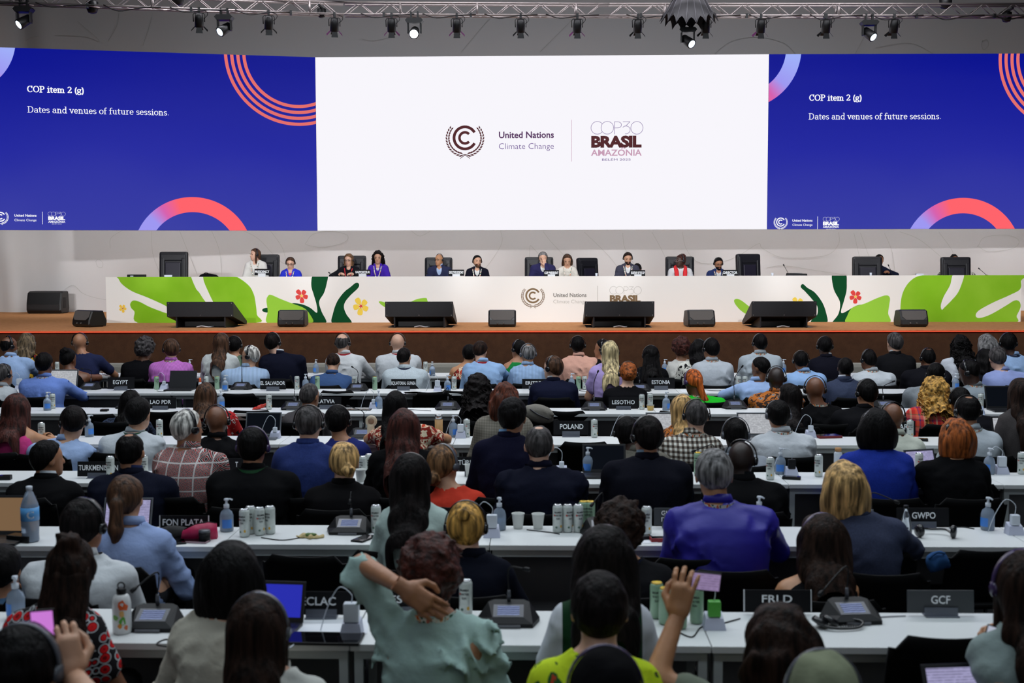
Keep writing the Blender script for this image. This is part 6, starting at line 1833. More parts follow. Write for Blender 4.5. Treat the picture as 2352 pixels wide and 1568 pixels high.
mb = MB(); add_text(mb, 'MAR', 0, .012, 0, w=.036, h=.012, bold=.04); MB().add([(.0315 * math.sin(-.3 + v[0] / .031), -.0315 * math.cos(-.3 + v[0] / .031), .058 + v[2]) for v in mb.V], mb.F).build('lettering', mu_m, t)
lathe_thing('white_flask', 1929, 1086, 'white bottle with wooden cap beside the bright blue blazer', 'flask', [('flask_body', [(.026, 0), (.028, .004), (.028, .14), (.018, .155)], wpl), ('cap', [(.022, .155), (.022, .178)], mat('cork', rgb(190, 140, 90), .7))])
lathe_thing('orange_bottle', 458, 889, 'small white spray bottle with bright orange cap', 'bottle', [('bottle_body', [(.019, 0), (.020, .004), (.020, .07), (.016, .08)], wpl), ('cap', [(.016, .08), (.014, .115), (.010, .13)], mat('cap_orange', rgb(236, 96, 40), .4))])
lathe_thing('food_tub', 1494, 942, 'small clear tub of yellow food right of the LESOTHO sign', 'tub', [('tub_wall', [(.028, 0), (.036, .045), (.037, .048)], mat('food_yellow', rgb(206, 170, 90), .4)), ('lid', [(.038, .048), (.038, .054)], mat('tub_clear', rgb(190, 190, 180), .2, trans=.4))])


def slab_thing(name, px, py, label, cat, w, d, h, m_, rz=0.0, disp=None, bev=.003):
    t = thing(name, tz(px, py, TOPZ), label, cat, rz)
    MB().box(-w / 2, w / 2, -d / 2, d / 2, 0, h, bev).build('case', m_, t)
    MB().box(-w / 2 + .004, w / 2 - .004, -d / 2 + .004, d / 2 - .004, h, h + .0006).build('screen', disp or mat('glass_black', rgb(14, 14, 18), .08), t)
    return t


slab_thing('phone', 437, 1246, 'phone lying beside the magenta pouch', 'phone', .16, .075, .009, mat('phone_rose', rgb(150, 120, 130), .4), -.12)
slab_thing('phone', 398, 1250, 'dark phone at the pale blue elbow, left of another phone', 'phone', .075, .14, .009, mu_m, .4)
slab_thing('phone', 836, 1238, 'dark phone lying below the microphone unit by the blonde bun', 'phone', .075, .15, .009, mu_m, -.4)
slab_thing('phone', 2040, 1008, 'black phone lying before the QATAR sign', 'phone', .13, .06, .012, mu_m, -.3); slab_thing('phone', 2112, 1012, 'black device lying right of the QATAR sign can', 'device', .13, .06, .02, mu_m, -.25)
slab_thing('phone', 1818, 1100, 'black receiver lying below the black charger', 'device', .12, .05, .02, mu_m, -.3); slab_thing('phone', 12, 1101, 'small black box at the left edge in the TURKMENI row', 'device', .08, .05, .03, mu_m, .1)
slab_thing('phone', 240, 944, 'small black box lying left of the LAO PDR row microphone', 'device', .07, .06, .02, mu_m, 0); slab_thing('phone', 36, 1262, 'black adapter lying below the large water bottle', 'device', .14, .07, .035, mu_m, -.3)
slab_thing('wallet', 1513, 1242, 'small red case lying beside the bright blue sleeve', 'case', .09, .06, .02, mat('case_red', rgb(150, 30, 40), .4), .1); slab_thing('folder', 1905, 1003, 'dark red folder under a phone beside the woman in black', 'folder', .20, .12, .02, mat('folder_red', rgb(110, 20, 26), .6), .2)
slab_thing('device', 1475, 1238, 'black gadget lying beside the can, GWPO row', 'device', .10, .05, .02, mu_m, .3); slab_thing('device', 820, 941, 'black tablet lying right of the LATVIA sign', 'tablet', .28, .12, .008, mu_m, 0)
slab_thing('tablet', 735, 1478, 'glossy black tablet lying flat below the ECLAC sign', 'tablet', .30, .14, .012, mu_m, -.03, mat('tablet_gloss', rgb(8, 8, 12), .02, spec=1.0)); slab_thing('power_bank', 616, 1466, 'dark green power bank left of the glossy tablet', 'power bank', .12, .07, .025, mat('bank_green', rgb(30, 66, 56), .4), .5)
slab_thing('purse', 590, 1010, 'hidden', 'x', .01, .01, .01, mu_m) if False else None
# paper sheets lying on the tables
pap = mat('paper_sheet', rgb(232, 234, 240), .7)
for px, py, rz, lb in ((1595, 898, .05, 'sheet of white paper lying right of the ESTONIA sign'), (930, 902, -.1, 'sheet of white paper lying under the EQUATORIAL GUINEA sign'), (855, 1014, .06, 'sheet of white paper lying before the cream thermos'), (960, 905, .25, 'second loose white sheet right of EQUATORIAL GUINEA'), (760, 1440, .1, 'sheet of white paper lying before the ECLAC sign'), (1440, 1238, .1, 'white sheet lying beside the small red case')):
    t = thing('paper_sheet', tz(px, py, TOPZ), lb, 'paper', rz); MB().box(-.15, .15, -.10, .10, 0, .0015).build('sheet', pap, t)
# magenta pouch, bag and black pot, snack packet, food wrapper
t = thing('magenta_pouch', tz(458, 1236, TOPZ), 'magenta zip pouch lying right of the FON PLATA sign', 'pouch', .15)
mb = MB(); V = []; F = []
prof = [(-.095, .002, .03), (-.085, .045, .045), (-.02, .075, .055), (.05, .085, .05), (.09, .078, .03), (.095, .002, .03)]
for x, h, d in prof: V += [(x, -d, 0), (x, -d * .5, h), (x, d * .5, h), (x, d, 0)]
for i in range(5):
    for k in range(3): F.append((i * 4 + k, i * 4 + k + 1, i * 4 + 5 + k, i * 4 + 4 + k))
F += [(0, 3, 2, 1), (20, 21, 22, 23), (0, 4, 8, 12, 16, 20, 23, 19, 15, 11, 7, 3)]
mb.add(V, F, True).build('pouch_body', mat('pouch_magenta', rgb(178, 24, 76), .5, bump=(18, .5)), t); MB().tube([(-.08, 0, .05), (-.02, 0, .078), (.05, 0, .088), (.09, 0, .08)], .003, 5).build('zip', mu_m, t)
lathe_thing('black_pot', 470, 1243, 'small black pot in front of the magenta pouch', 'pot', [('pot', [(.026, 0), (.03, .004), (.03, .05)], mu_m), ('lid', [(.031, .05), (.03, .062)], mat('unit_grey', (0, 0, 0, 1)))])
t = thing('black_cloth', tz(400, 1233, TOPZ), 'crumpled black cloth beneath the FON PLATA sign', 'cloth')
f_ = Field(axis([(-.14, .14, .008)]), axis([(-.06, .06, .008)]), axis([(-.01, .09, .008)])); f_.ell((0, 0, .015), (.12, .045, .045), .02, noise=folds(3, .02)); f_.plane((0, 0, .001), (0, 0, -1)); V, Q = f_.mesh(); link('cloth', np_mesh('cloth', V, Q), t, mat('black_fabric', rgb(18, 18, 20), .8))
t = thing('snack_packet', tz(597, 940, TOPZ), 'red snack packet leaning by a can, left of the LATVIA row microphone', 'packet', .2)
f_ = Field(axis([(-.09, .09, .006)]), axis([(-.04, .04, .006)]), axis([(-.01, .07, .006)])); f_.ell((0, 0, .025), (.08, .03, .018), .01, euler_R(0, 0, -.35), noise=wob(4, 90, .003)); f_.plane((0, 0, .0), (0, 0, -1)); V, Q = f_.mesh(); link('packet', np_mesh('packet', V, Q), t, mat('packet_red', rgb(196, 50, 34), .35))
t = thing('food_wrapper', tz(712, 1234, TOPZ), 'open brown paper wrapper with green filling on the table', 'wrapper', -.1)
f_ = Field(axis([(-.08, .08, .005)]), axis([(-.05, .05, .005)]), axis([(-.01, .05, .005)])); f_.ell((0, 0, .004), (.072, .038, .014), .01, noise=wob(8, 95, .006)); f_.plane((0, 0, .0), (0, 0, -1)); V, Q = f_.mesh(); link('wrapper', np_mesh('wrapper', V, Q), t, mat('kraft', rgb(190, 170, 120), .7)); f_ = Field(axis([(-.05, .05, .005)]), axis([(-.03, .03, .005)]), axis([(.0, .04, .005)])); f_.ell((.0, 0, .018), (.035, .02, .008), .01, noise=wob(9, 130, .004)); V, Q = f_.mesh(); link('filling', np_mesh('filling', V, Q), t, mat('leafy', rgb(84, 110, 50), .6))
# headset lying by the GWPO sign
t = thing('loose_headset', tz(2148, 1232, TOPZ), 'black headset lying on the table below the GWPO sign', 'headset', -.1)
hb = mat('headset_black', rgb(22, 22, 25), .25, spec=.6)
MB().tube(catmull([(-.085, -.01, .02), (-.06, .05, .03), (0, .07, .025), (.06, .05, .03), (.085, -.005, .02)], 6, False), .006, 8).build('headband', hb, t)
for s_ in (-1, 1): MB().lathe([(.012, 0), (.033, .003), (.036, .014), (.03, .026), (.01, .03)], 16, Matrix.Translation((s_ * .075, -.02, .036)) @ Matrix.Rotation(PI / 2 * s_, 4, 'Y') @ Matrix.Rotation(.4, 4, 'X')).build('ear_cup', hb, t)
MB().tube(catmull([(-.075, -.03, .02), (-.10, -.05, .004), (-.16, -.02, .003), (-.22, .0, .003)], 6, False), .002, 5).build('cable', hb, t)
t = thing('loose_headset', tz(1925, 1440, TOPZ), 'black headset with coiled cable before the FRLD sign', 'headset', .2)
MB().tube(catmull([(-.09, .0, .02), (-.04, -.045, .012), (.06, -.05, .01), (.10, -.01, .02), (.07, .03, .02)], 6, False), .006, 8).build('headband', hb, t)
for x, y in ((-.08, .01), (-.03, .02)): MB().lathe([(.012, 0), (.033, .003), (.036, .014), (.03, .026)], 16, Matrix.Translation((x, y, .012)) @ Matrix.Rotation(.5, 4, 'Y')).build('ear_cup', hb, t)
MB().tube([(.02 + .02 * math.cos(k * .5) + k * .0008, -.015 + .016 * math.sin(k * .5), .006) for k in range(50)], .002, 5).build('cable', hb, t)
# cables over the tables
for P, m_, lb in (([(1210, 1216), (1262, 1222), (1285, 1226)], mu_m, 'thin black cable lying before the paper cups'), ([(2238, 1214), (2210, 1210), (2180, 1212)], mu_m, 'black cable from the sanitiser bottle towards the GWPO sign'), ([(1560, 1452), (1590, 1462), (1610, 1440), (1640, 1436), (1700, 1420)], mu_m, 'black cable running below the held up phone'), ([(420, 1470), (380, 1468), (360, 1480), (400, 1486)], mu_m, 'coiled dark cable beside the cream top'),
                  ([(600, 1234), (650, 1240), (700, 1232)], mu_m, 'black cable lying before the can cluster'), ([(1000, 894), (1015, 897), (1040, 899)], mu_m, 'short cable beside the bottle near EQUATORIAL GUINEA'), ([(690, 1462), (668, 1486), (655, 1484)], wpl, 'white cable lying at the table edge below the ECLAC sign'), ([(1985, 1420), (2030, 1416), (2080, 1414)], mat('cable_grey', rgb(150, 150, 156), .4), 'grey cable between the unit and the GCF sign'), ([(60, 894), (80, 893), (110, 897)], wpl, 'white cable at the left end of the EGYPT row'), ([(395, 895), (372, 899), (360, 897)], mu_m, 'black cable beside the black laptop'),
                  ([(1000, 1222), (1020, 1240), (1060, 1236), (1120, 1226)], mu_m, 'black cable lying by the golden bun'), ([(1370, 895), (1350, 899), (1330, 896), (1350, 894)], mu_m, 'tangled black cable near the green and white cans'), ([(1615, 895), (1650, 897), (1690, 894), (1720, 898)], mu_m, 'tangled black cable right of the bright green top'), ([(900, 942), (930, 940), (990, 943)], mu_m, 'black cable in the LAO PDR row by the unit'), ([(390, 1097), (420, 1099), (470, 1096)], mu_m, 'black cable in the TURKMENI row')):
    Q_ = [at_z(x, y, TOPZ + .003) for x, y in P]; o0 = Q_[0]
    o = MB().tube(catmull([q - o0 for q in Q_], 8, False), .0028, 6).build('table_cable', m_, None, o0); setp(o, lb, 'cable')
# little flag in the front row
t = thing('small_flag', tz(1983, 858, TOPZ), 'small green and yellow flag on a stick in the front row', 'flag')
MB().tube([(0, 0, 0), (0, 0, .17)], .003, 6).lathe([(.02, 0), (.018, .006)], 12).build('stick', wpl, t)
mb = MB(); mb.add([(0, 0, .165), (.03, -.01, .15), (.05, .0, .085), (.04, .01, .05), (0, 0, .06)], [(0, 1, 2, 3, 4)]); mb.build('cloth', mat('flag_green', rgb(40, 150, 80), .6), t); MB().add([(.008, -.004, .12), (.025, -.010, .14), (.038, -.006, .10), (.022, -.004, .075)], [(0, 1, 2, 3)]).build('diamond', mat('flag_yellow', rgb(230, 200, 60), .6), t)
# grey jacket over a chair, blue bag on a chair
p = at_y(1240, 950, 10.95); chair(p.x, 11.26, 'black chair carrying the grey canvas bag')
t = thing('grey_bag', at_z(1238, 955, .62), 'grey canvas bag slung over the chair beside the wavy brown hair', 'bag'); t.location = at_y(1238, 950, 10.93)
f_ = Field(axis([(-.17, .17, .012)]), axis([(-.1, .1, .012)]), axis([(-.12, .12, .012)])); f_.ell((0, 0, 0), (.14, .075, .085), .02, euler_R(0, 0, .25), noise=folds(12, .02)); V, Q = f_.mesh(); link('bag_body', np_mesh('bag_body', V, Q), t, cloth_mat('plain:128,124,116')); MB().tube(catmull([(-.08, -.06, .05), (.0, -.085, .0), (.09, -.06, -.04)], 6, False), .006, 6).build('strap', metal_dk, t)
t = thing('blue_bag', (0, 0, 0), 'blue fabric bag hanging behind the empty chair at right', 'bag'); t.location = at_y(2152, 1290, 5.75)
f_ = Field(axis([(-.1, .1, .01)]), axis([(-.08, .08, .01)]), axis([(-.1, .1, .01)])); f_.ell((0, 0, 0), (.055, .04, .05), .02, noise=folds(15, .02)); V, Q = f_.mesh(); link('bag_body', np_mesh('bag_body', V, Q), t, cloth_mat('plain:44,84,136')); MB().tube(catmull([(-.045, -.02, .02), (-.01, -.03, .052), (.03, -.02, .045)], 6, False), .006, 6).build('strap', cloth_mat('plain:44,84,136'), t)
# phones held up by people
def held_phone(px, py, Y, w, h, label, disp, rz=0.0, tilt=0.0, roll=0.0):
    t = thing('held_phone', at_y(px, py, Y), label, 'phone'); t.rotation_euler = (tilt, roll, rz)
    MB().box(-w / 2, w / 2, 0, .009, -h / 2, h / 2, .003).build('case', mu_m, t); MB().box(-w / 2 + .004, w / 2 - .004, -.0008, 0, -h / 2 + .005, h / 2 - .005).build('display', disp, t)
    return t

# ================================================================== the delegates
def D(px, py, Y, L, R, label, **k):
    sh = (R - L) / 2 * Y / F_PX - .018
    lo, hi = (.19, .265)
    if k.get('top') in ('blouse', 'sleeveless', 'dress') or k.get('hair') in ('long', 'bob', 'bun', 'pony', 'braids', 'curly_long', 'updo', 'wavy'): lo, hi = .165, .215
    nxt = [YR[q] for q in range(1, 8) if YR[q] > Y]
    if nxt and min(nxt) - Y < .25: Y = min(nxt) - .25
    shc = min(max(sh, lo), hi)
    hx = (px - (L + R) / 2) * Y / F_PX
    hx = min(max(hx, -.13), .13)
    k.setdefault('lod', 2 if Y < 8.6 else 1)
    dist = min([YR[q] - Y for q in range(1, 8) if YR[q] > Y] + [9])
    A0 = {'L': 'lap', 'R': 'lap'}; A0.update(k.get('arms', {})); k['arms'] = A0
    k.setdefault('wy', min(dist + .12, .50))
    r = person(px, py, Y, shc, label, hx=hx, **k)
    t = r[0]
    chair(t.location.x, Y - .03, ' '.join(('black chair of the ' + label).split()[:16]).rstrip(','), k.get('tw', 0) * .5)
    return r


WS = 'plain:196,202,210'; LB = 'plain:158,184,224'; MBL = 'plain:108,136,206'; NAVY = 'suit:26,28,48'; BLK = 'suit:20,20,23'; CHAR = 'suit:44,44,50'
# --- front rows (before the EGYPT ... ESTONIA signs)
D(62, 764, 15.0, 40, 88, 'woman with wavy ash brown hair in a yellow flowered blouse', hair='wavy', hc='ash', hlen=.20, top='blouse', tc='print:0,0,0:yellow:12', headset=True, face='light')
D(20, 773, 14.45, -28, 84, 'balding man in light blue shirt looking right at far left', arms={'R': 'desk'}, hair='ring', hc='black', top='shirt', tc=LB, yaw=-.7, headset=True, face='brown', beard='grey')
D(183, 766, 15.0, 160, 243, 'bald man with headset in a navy polo', arms={'R': 'desk'}, hair='bald', top='tee', tc='plain:32,38,72', headset=True, face='tan', hs=1.05)
D(333, 773, 15.0, 265, 380, 'person with big grey black curls in a black top', hair='curly', hc='dark_grey', top='blouse', tc='plain:24,24,28', hs=1.12, face='brown')
D(393, 778, 14.6, 343, 445, 'brown haired man in magenta striped shirt', hair='short', hc='brown', top='shirt', tc='stripe:204,120,206', headset=True, yaw=.45, glasses='black', lan='white', face='fair', hs=1.08)
D(508, 764, 14.6, 464, 550, 'woman with long brown hair and headband in white blouse', hair='long', hc='brown', hlen=.42, top='shirt', tc='plain:198,202,200', headset=True, hw=.95, face='light')
D(538, 771, 15.15, 518, 568, 'dark haired man in grey green shirt behind a white haired man', hair='short', hc='black', top='tee', tc='plain:90,110,90', face='tan', headset=True)
D(578, 793, 14.25, 502, 628, 'white haired man with glasses looking left in pale blue shirt', hair='short', hc='white', top='shirt', tc='stripe:168,194,226', headset=True, yaw=1.2, glasses='black', face='light', hs=1.05, tw=.2)
D(626, 763, 14.9, 596, 706, 'man in dark navy suit in the front row, left of centre', hair='short', hc='soft_black', top='suit', tc=NAVY, headset=True, lean=.05, face='fair', hs=1.08, yaw=-.25)
D(765, 811, 14.2, 712, 816, 'man bending his head down in a denim blue sweater', hair='crop', hc='dark_brown', top='shirt', tc='plain:58,84,128', pitch=.5, lean=.2, face='light', slv=1.9)
D(787, 766, 14.95, 748, 842, 'grey haired man in white shirt with red lanyard', arms={'R': 'desk'}, hair='ring', hc='dark_grey', top='shirt', tc='plain:210,212,214', lan='red', headset=True, face='fair', hs=1.05, yaw=-.3)
D(913, 767, 14.95, 858, 974, 'bald man with headset in white shirt, front row centre', hair='bald', top='shirt', tc='plain:206,210,214', headset=True, lan='red', face='fair', hs=1.03)
D(928, 798, 14.2, 880, 984, 'short dark haired person in pale grey blazer', hair='crop', hc='soft_black', top='suit', tc='suit:176,186,192', collar='none', lan='dark', face='light', yaw=-.3)
D(1078, 790, 15.0, 1034, 1096, 'dark haired woman in orange red dress behind a man in light blue', hair='short', hc='black', top='sleeveless', tc='print:0,0,0:redbrown:14', face='warm')
D(1103, 783, 14.35, 1062, 1162, 'man in light blue shirt with red lanyard bowing his head', arms={'R': 'desk'}, hair='short', hc='dark_brown', top='shirt', tc='plain:150,182,222', lan='red', pitch=.3, lean=.15, face='fair', yaw=-.3)
D(1191, 780, 15.0, 1152, 1222, 'woman in a green sleeveless top turned left', hair='bun', hc='black', top='sleeveless', tc='plain:20,130,60', headset=True, yaw=.7, face='tan')
D(1213, 790, 14.4, 1170, 1252, 'grey haired man with headset in light blue shirt', hair='thin', hc='grey', top='shirt', tc='stripe:160,190,228', headset='grey', face='warm', yaw=.3, hs=1.04)
D(1327, 772, 14.95, 1286, 1376, 'man with headset in a peach shirt', hair='crop', hc='black', top='shirt', tc='plain:226,172,152', headset=True, face='dark', hs=1.02)
D(1384, 779, 15.1, 1362, 1420, 'dark haired woman resting her chin, half behind a blonde', hair='bun', hc='black', top='blouse', tc='plain:30,30,34', yaw=1.3, face='tan', headset=True, arms={'L': 'chin'})
D(1495, 792, 14.4, 1452, 1534, 'woman with long black braids in a black top', hair='braids', hc='black', hlen=.42, top='blouse', tc='plain:26,26,30', headset=True, face='deep', hw=1.15)
D(1565, 773, 15.05, 1533, 1598, 'person with loose reddish brown curls in white', hair='curly', hc='mahogany', top='blouse', tc='plain:212,210,204', face='tan', hs=1.08)
D(1606, 778, 14.6, 1556, 1640, 'woman with wavy black hair in black and white print', hair='wavy', hc='black', hlen=.24, top='tee', tc='print:0,0,0:bw:16', face='warm', headset=True, yaw=-.4)
D(1633, 776, 14.2, 1588, 1684, 'man in pale grey shirt with headset beside the print blouse', hair='short', hc='black', top='shirt', tc='plain:190,196,204', headset=True, lan='white', yaw=.4, face='tan', hs=1.08)
D(1745, 766, 14.9, 1696, 1796, 'dark haired man in light grey shirt in the front row right', hair='short', hc='black', top='shirt', tc='plain:180,190,198', headset=True, lan='white', face='tan', yaw=.3)
D(1895, 773, 14.95, 1856, 1942, 'man in black suit in the front row, right of the pale shirts', hair='crop', hc='black', top='suit', tc='suit:28,28,42', headset=True, face='dark', hs=1.05)
D(2055, 763, 15.0, 2012, 2100, 'grey haired man in dark suit near BOSNIA AND HERZEGOVINA sign', hair='short', hc='dark_grey', top='suit', tc='suit:30,30,34', face='fair', yaw=.3, hs=1.1)
D(2207, 769, 15.1, 2160, 2246, 'woman with long dark spiral curls in white', hair='curly_long', hc='black', hlen=.34, top='blouse', tc='plain:206,210,220', hw=.8, face='tan')
D(2266, 767, 15.1, 2236, 2298, 'person with wavy grey hair in light blue at the right', hair='wavy', hc='grey', hlen=.12, top='shirt', tc=LB, face='fair')
D(2316, 765, 14.9, 2296, 2372, 'man with headset in light blue shirt at the right edge', hair='crop', hc='black', top='shirt', tc='plain:156,186,226', headset=True, lan='dark', face='dark', hs=1.12)
# --- sitting before the EGYPT row table or just behind it
D(8, 835, 13.0, -38, 36, 'grey haired man at the left edge in pale shirt, EGYPT row', hair='short', hc='dark_grey', top='shirt', tc='plain:180,186,190', headset=True, yaw=-.5, face='tan')
D(101, 809, 13.05, 40, 172, 'black haired man in medium blue shirt', arms={'R': 'desk'}, hair='crop', hc='black', top='shirt', tc=MBL, lan='white', lean=.1, face='brown', hs=1.12)
D(157, 799, 14.15, 122, 214, 'woman with black updo and bare shoulders in black', hair='updo', hc='black', top='sleeveless', tc='plain:22,22,24', yaw=-.4, face='brown', arms={'R': 'wide'})
D(839, 806, 14.3, 1803 - 1000, 895 - 20, 'hidden', ) if False else None
D(1840, 806, 14.2, 1800, 1897, 'man in sky blue shirt with lanyard between two dark suits', hair='crop', hc='black', top='shirt', tc='plain:150,184,230', lan='white', headset=True, face='brown')
D(1995, 803, 14.2, 1956, 2056, 'man in white shirt with headset before the BOSNIA sign', hair='crop', hc='black', top='shirt', tc='plain:200,206,212', headset=True, lan='white', face='brown', yaw=.4, hs=1.03)
D(2131, 800, 14.3, 2066, 2186, 'balding man in dark suit leaning left at the right side', hair='thin', hc='black', top='suit', tc='suit:28,28,36', collar='none', headset=True, face='brown', yaw=.3)
D(2262, 800, 14.65, 2235, 2285, 'person with black wavy hair behind the periwinkle shirt', hair='wavy', hc='black', hlen=.16, top='blouse', tc='plain:30,30,40', face='brown')
D(2291, 797, 14.2, 2256, 2360, 'grey haired man in periwinkle blue shirt', hair='short', hc='dark_grey', top='shirt', tc='plain:150,164,216', face='fair', hs=1.1, pitch=.2, lean=.14)
D(1270, 817, 13.0, 1218, 1326, 'man with brown undercut looking left in navy suit', hair='short', hc='brown', top='suit', tc='suit:30,34,60', headset=True, yaw=.9, face='fair', hs=1.1)
D(1401, 782, 13.05, 1357, 1430, 'woman with long platinum hair in a lilac top', hair='long', hc='blonde', hlen=.46, top='tee', tc='plain:186,164,222', headset=True, hw=1.0, face='light')
D(1443, 830, 12.6, 1384, 1488, 'person with messy ginger bun in a black top', hair='bun', hc='auburn', top='tee', tc='plain:24,24,28', headset=True, face='fair', slv=1.8, extra={'messy': 1, 'bs': 1.1}, hs=1.05)
D(1592, 848, 12.6, 1562, 1672, 'woman with orange ponytail in a bright green top', hair='pony', hc='orange', hlen=.40, top='tee', tc='plain:30,196,40', headset='purple', pitch=.3, yaw=.5, lean=.12, face='brown', hw=1.15, hs=1.1, extra={'px': .12}, lan='white')
D(1747, 819, 13.0, 1698, 1768, 'dark haired man in light blue shirt looking down left', arms={'L': 'desk'}, hair='crop', hc='black', top='shirt', tc='plain:160,186,230', yaw=.8, pitch=.2, face='brown', hs=1.08)
D(1783, 843, 12.45, 1716, 1848, 'bald man with headset in orange patterned shirt', hair='bald', top='shirt', tc='print:0,0,0:orange:16', headset=True, face='deep', hs=1.08)
D(1942, 821, 13.0, 1894, 1980, 'man in slate grey suit, back of the head short black', hair='crop', hc='black', top='suit', tc='suit:50,58,80', collar='plain:196,200,210', headset=False, face='dark', lan='dark')
D(2150, 833, 12.75, 2072, 2202, 'person in pale grey jacket behind the curly blonde', hair='short', hc='black', top='suit', tc='suit:120,126,132', collar='none', headset=True, face='brown', yaw=-.5)
D(2226, 827, 12.9, 2190, 2308, 'dark haired man bowed left in grey shirt with lanyard', hair='crop', hc='black', top='shirt', tc='plain:140,150,158', headset=True, lan='white', yaw=1.0, pitch=.4, face='dark', hs=1.12)
# --- LAO PDR to LESOTHO row
D(300, 895, 11.1, 232, 352, 'woman with long loose black hair in dark blue speckled top', hair='long', hc='black', hlen=.44, top='tee', tc='print:0,0,0:bluedot:30', headset=True, hw=1.15, face='tan')
D(472, 878, 11.15, 436, 548, 'woman with long straight brown hair in red flowered blouse', hair='long', hc='brown', hlen=.40, top='tee', tc='print:0,0,0:red:16', face='light', hw=1.05)
D(711, 880, 11.1, 654, 752, 'man with cropped grey black hair in grey jacket', hair='crop', hc='dark_grey', top='suit', tc='suit:72,68,70', collar='none', yaw=-.4, face='tan', glasses='black', hs=1.05)
D(1098, 857, 11.2, 1058, 1145, 'woman with long dark curly hair before the LAO PDR row', hair='curly_long', hc='soft_black', hlen=.40, top='blouse', tc='plain:24,24,28', face='light', hw=.95)
D(1872, 866, 11.0, 1836, 1938, 'bald man with shining head and wide headset in black', hair='bald', top='blouse', tc='plain:24,24,27', headset=True, lan='white', face='brown', hs=1.05)
D(1812, 880, 10.8, 1768, 1862, 'woman with long sleek black hair and glasses looking left', hair='long', hc='soft_black', hlen=.46, top='blouse', tc='plain:22,22,26', glasses='black', yaw=.8, face='light', hw=1.1)
D(1991, 870, 10.75, 1910, 2054, 'man with thick black hair in a black suit, right of centre', hair='short', hc='black', top='suit', tc='suit:26,26,30', headset=True, collar='none', yaw=.3, face='tan', hs=1.05, extra={})
D(2146, 862, 11.0, 2072, 2204, 'woman with huge golden spiral curls in plaid jacket', hair='curly_long', hc='gold', hlen=.44, top='blouse', tc='plaid', hw=1.0, face='light', slv=2.0)
D(2352, 905, 11.2, 2300, 2400, 'man in pale blue shirt typing at the right edge', arms={'L': 'desk'}, hair='short', hc='black', top='shirt', tc='plain:176,190,214', headset=True, yaw=.4, face='light', tw=.4)
# --- POLAND row
D(38, 903, 9.45, -12, 92, 'woman with long brown hair in a pink sleeveless top', arms={'R': 'desk'}, hair='long', hc='mahogany', hlen=.40, top='sleeveless', tc='plain:222,70,140', headset=True, face='warm', hw=1.2)
D(168, 932, 9.3, 62, 220, 'man with wavy black hair in pale blue shirt, hand at his face', hair='short', hc='soft_black', top='shirt', tc='plain:166,190,232', headset=True, yaw=.3, pitch=.15, face='light', hs=1.08, arms={'L': 'cheek'})
D(317, 912, 9.4, 228, 382, 'black haired man in white shirt beside the patterned shirt', hair='short', hc='black', top='shirt', tc='plain:202,208,214', lan='green', face='light', hs=1.12, yaw=-.2)
D(498, 933, 9.2, 452, 550, 'bald man with large headset in a black shirt', hair='bald', top='shirt', tc='plain:26,26,28', headset=True, face='brown', hs=1.03, beard='black')
D(775, 930, 9.3, 742, 852, 'person with smooth black bowl cut in royal blue', hair='short', hc='black', top='blouse', tc='plain:34,42,110', headset=True, face='tan', hw=1.2, hs=1.06)
D(908, 897, 9.45, 852, 1008, 'woman with long black hair and red ruffled sleeves', hair='long', hc='black', hlen=.42, top='tee', tc='print:0,0,0:redbrown:22', arms={'L': 'wide', 'R': 'wide'}, slv=.5, face='warm', wrink=2.5)
D(1160, 877, 9.45, 1092, 1222, 'person with wavy chestnut hair in a beige tweed jacket', hair='wavy', hc='red_brown', hlen=.13, top='suit', tc='tweed:138,132,120', collar='none', face='fair')
D(1568, 905, 9.55, 1530, 1602, 'woman with straight blonde hair in a brown top', hair='long', hc='straw', hlen=.36, top='blouse', tc='print:0,0,0:orange:30', face='fair', hw=.9)
D(1600, 918, 8.98, 1512, 1658, 'man in brown and white checked shirt with headset', hair='crop', hc='dark_grey', top='shirt', tc='check', headset=True, lan='white', face='fair', hs=1.05)
D(1440, 956, 8.75, 1400, 1540, 'man with headset in grey beige suit behind the dark navy suit', hair='short', hc='black', top='suit', tc='suit:96,92,84', collar='none', headset=True, face='dark')
D(1690, 960, 8.85, 1600, 1772, 'man with glossy headset in light grey shirt behind a black suit', hair='crop', hc='black', top='shirt', tc='plain:150,156,166', headset='grey', face='deep', hs=1.06)
D(1788, 918, 9.25, 1722, 1874, 'black haired man with headset in white shirt and lanyard', hair='short', hc='black', top='shirt', tc='plain:206,210,216', headset='grey', lan='white', face='tan', extra={'hs_tilt': -.5})
D(2050, 926, 9.3, 2010, 2108, 'bald man with headset in ivory shirt behind the blue blazer', hair='bald', top='shirt', tc='plain:206,210,196', headset=True, face='brown', hs=1.03)
D(2205, 889, 10.75, 2176, 2296, 'man with wavy black hair and dark suit half behind a white shirt at right', hair='short', hc='black', top='suit', tc='suit:26,26,32', collar='none', headset=True, face='tan')
D(2224, 909, 9.3, 2164, 2298, 'dark haired man with headset in white shirt at right', hair='thin', hc='black', top='shirt', tc='plain:190,198,206', headset=True, lan='white', face='tan', hs=1.06, extra={'hs_tilt': -.3})
D(2344, 868, 9.5, 2292, 2400, 'woman with long dark hair in dark blazer at the right edge', hair='long', hc='dark_brown', hlen=.4, top='suit', tc='suit:62,58,58', collar='none', face='light')
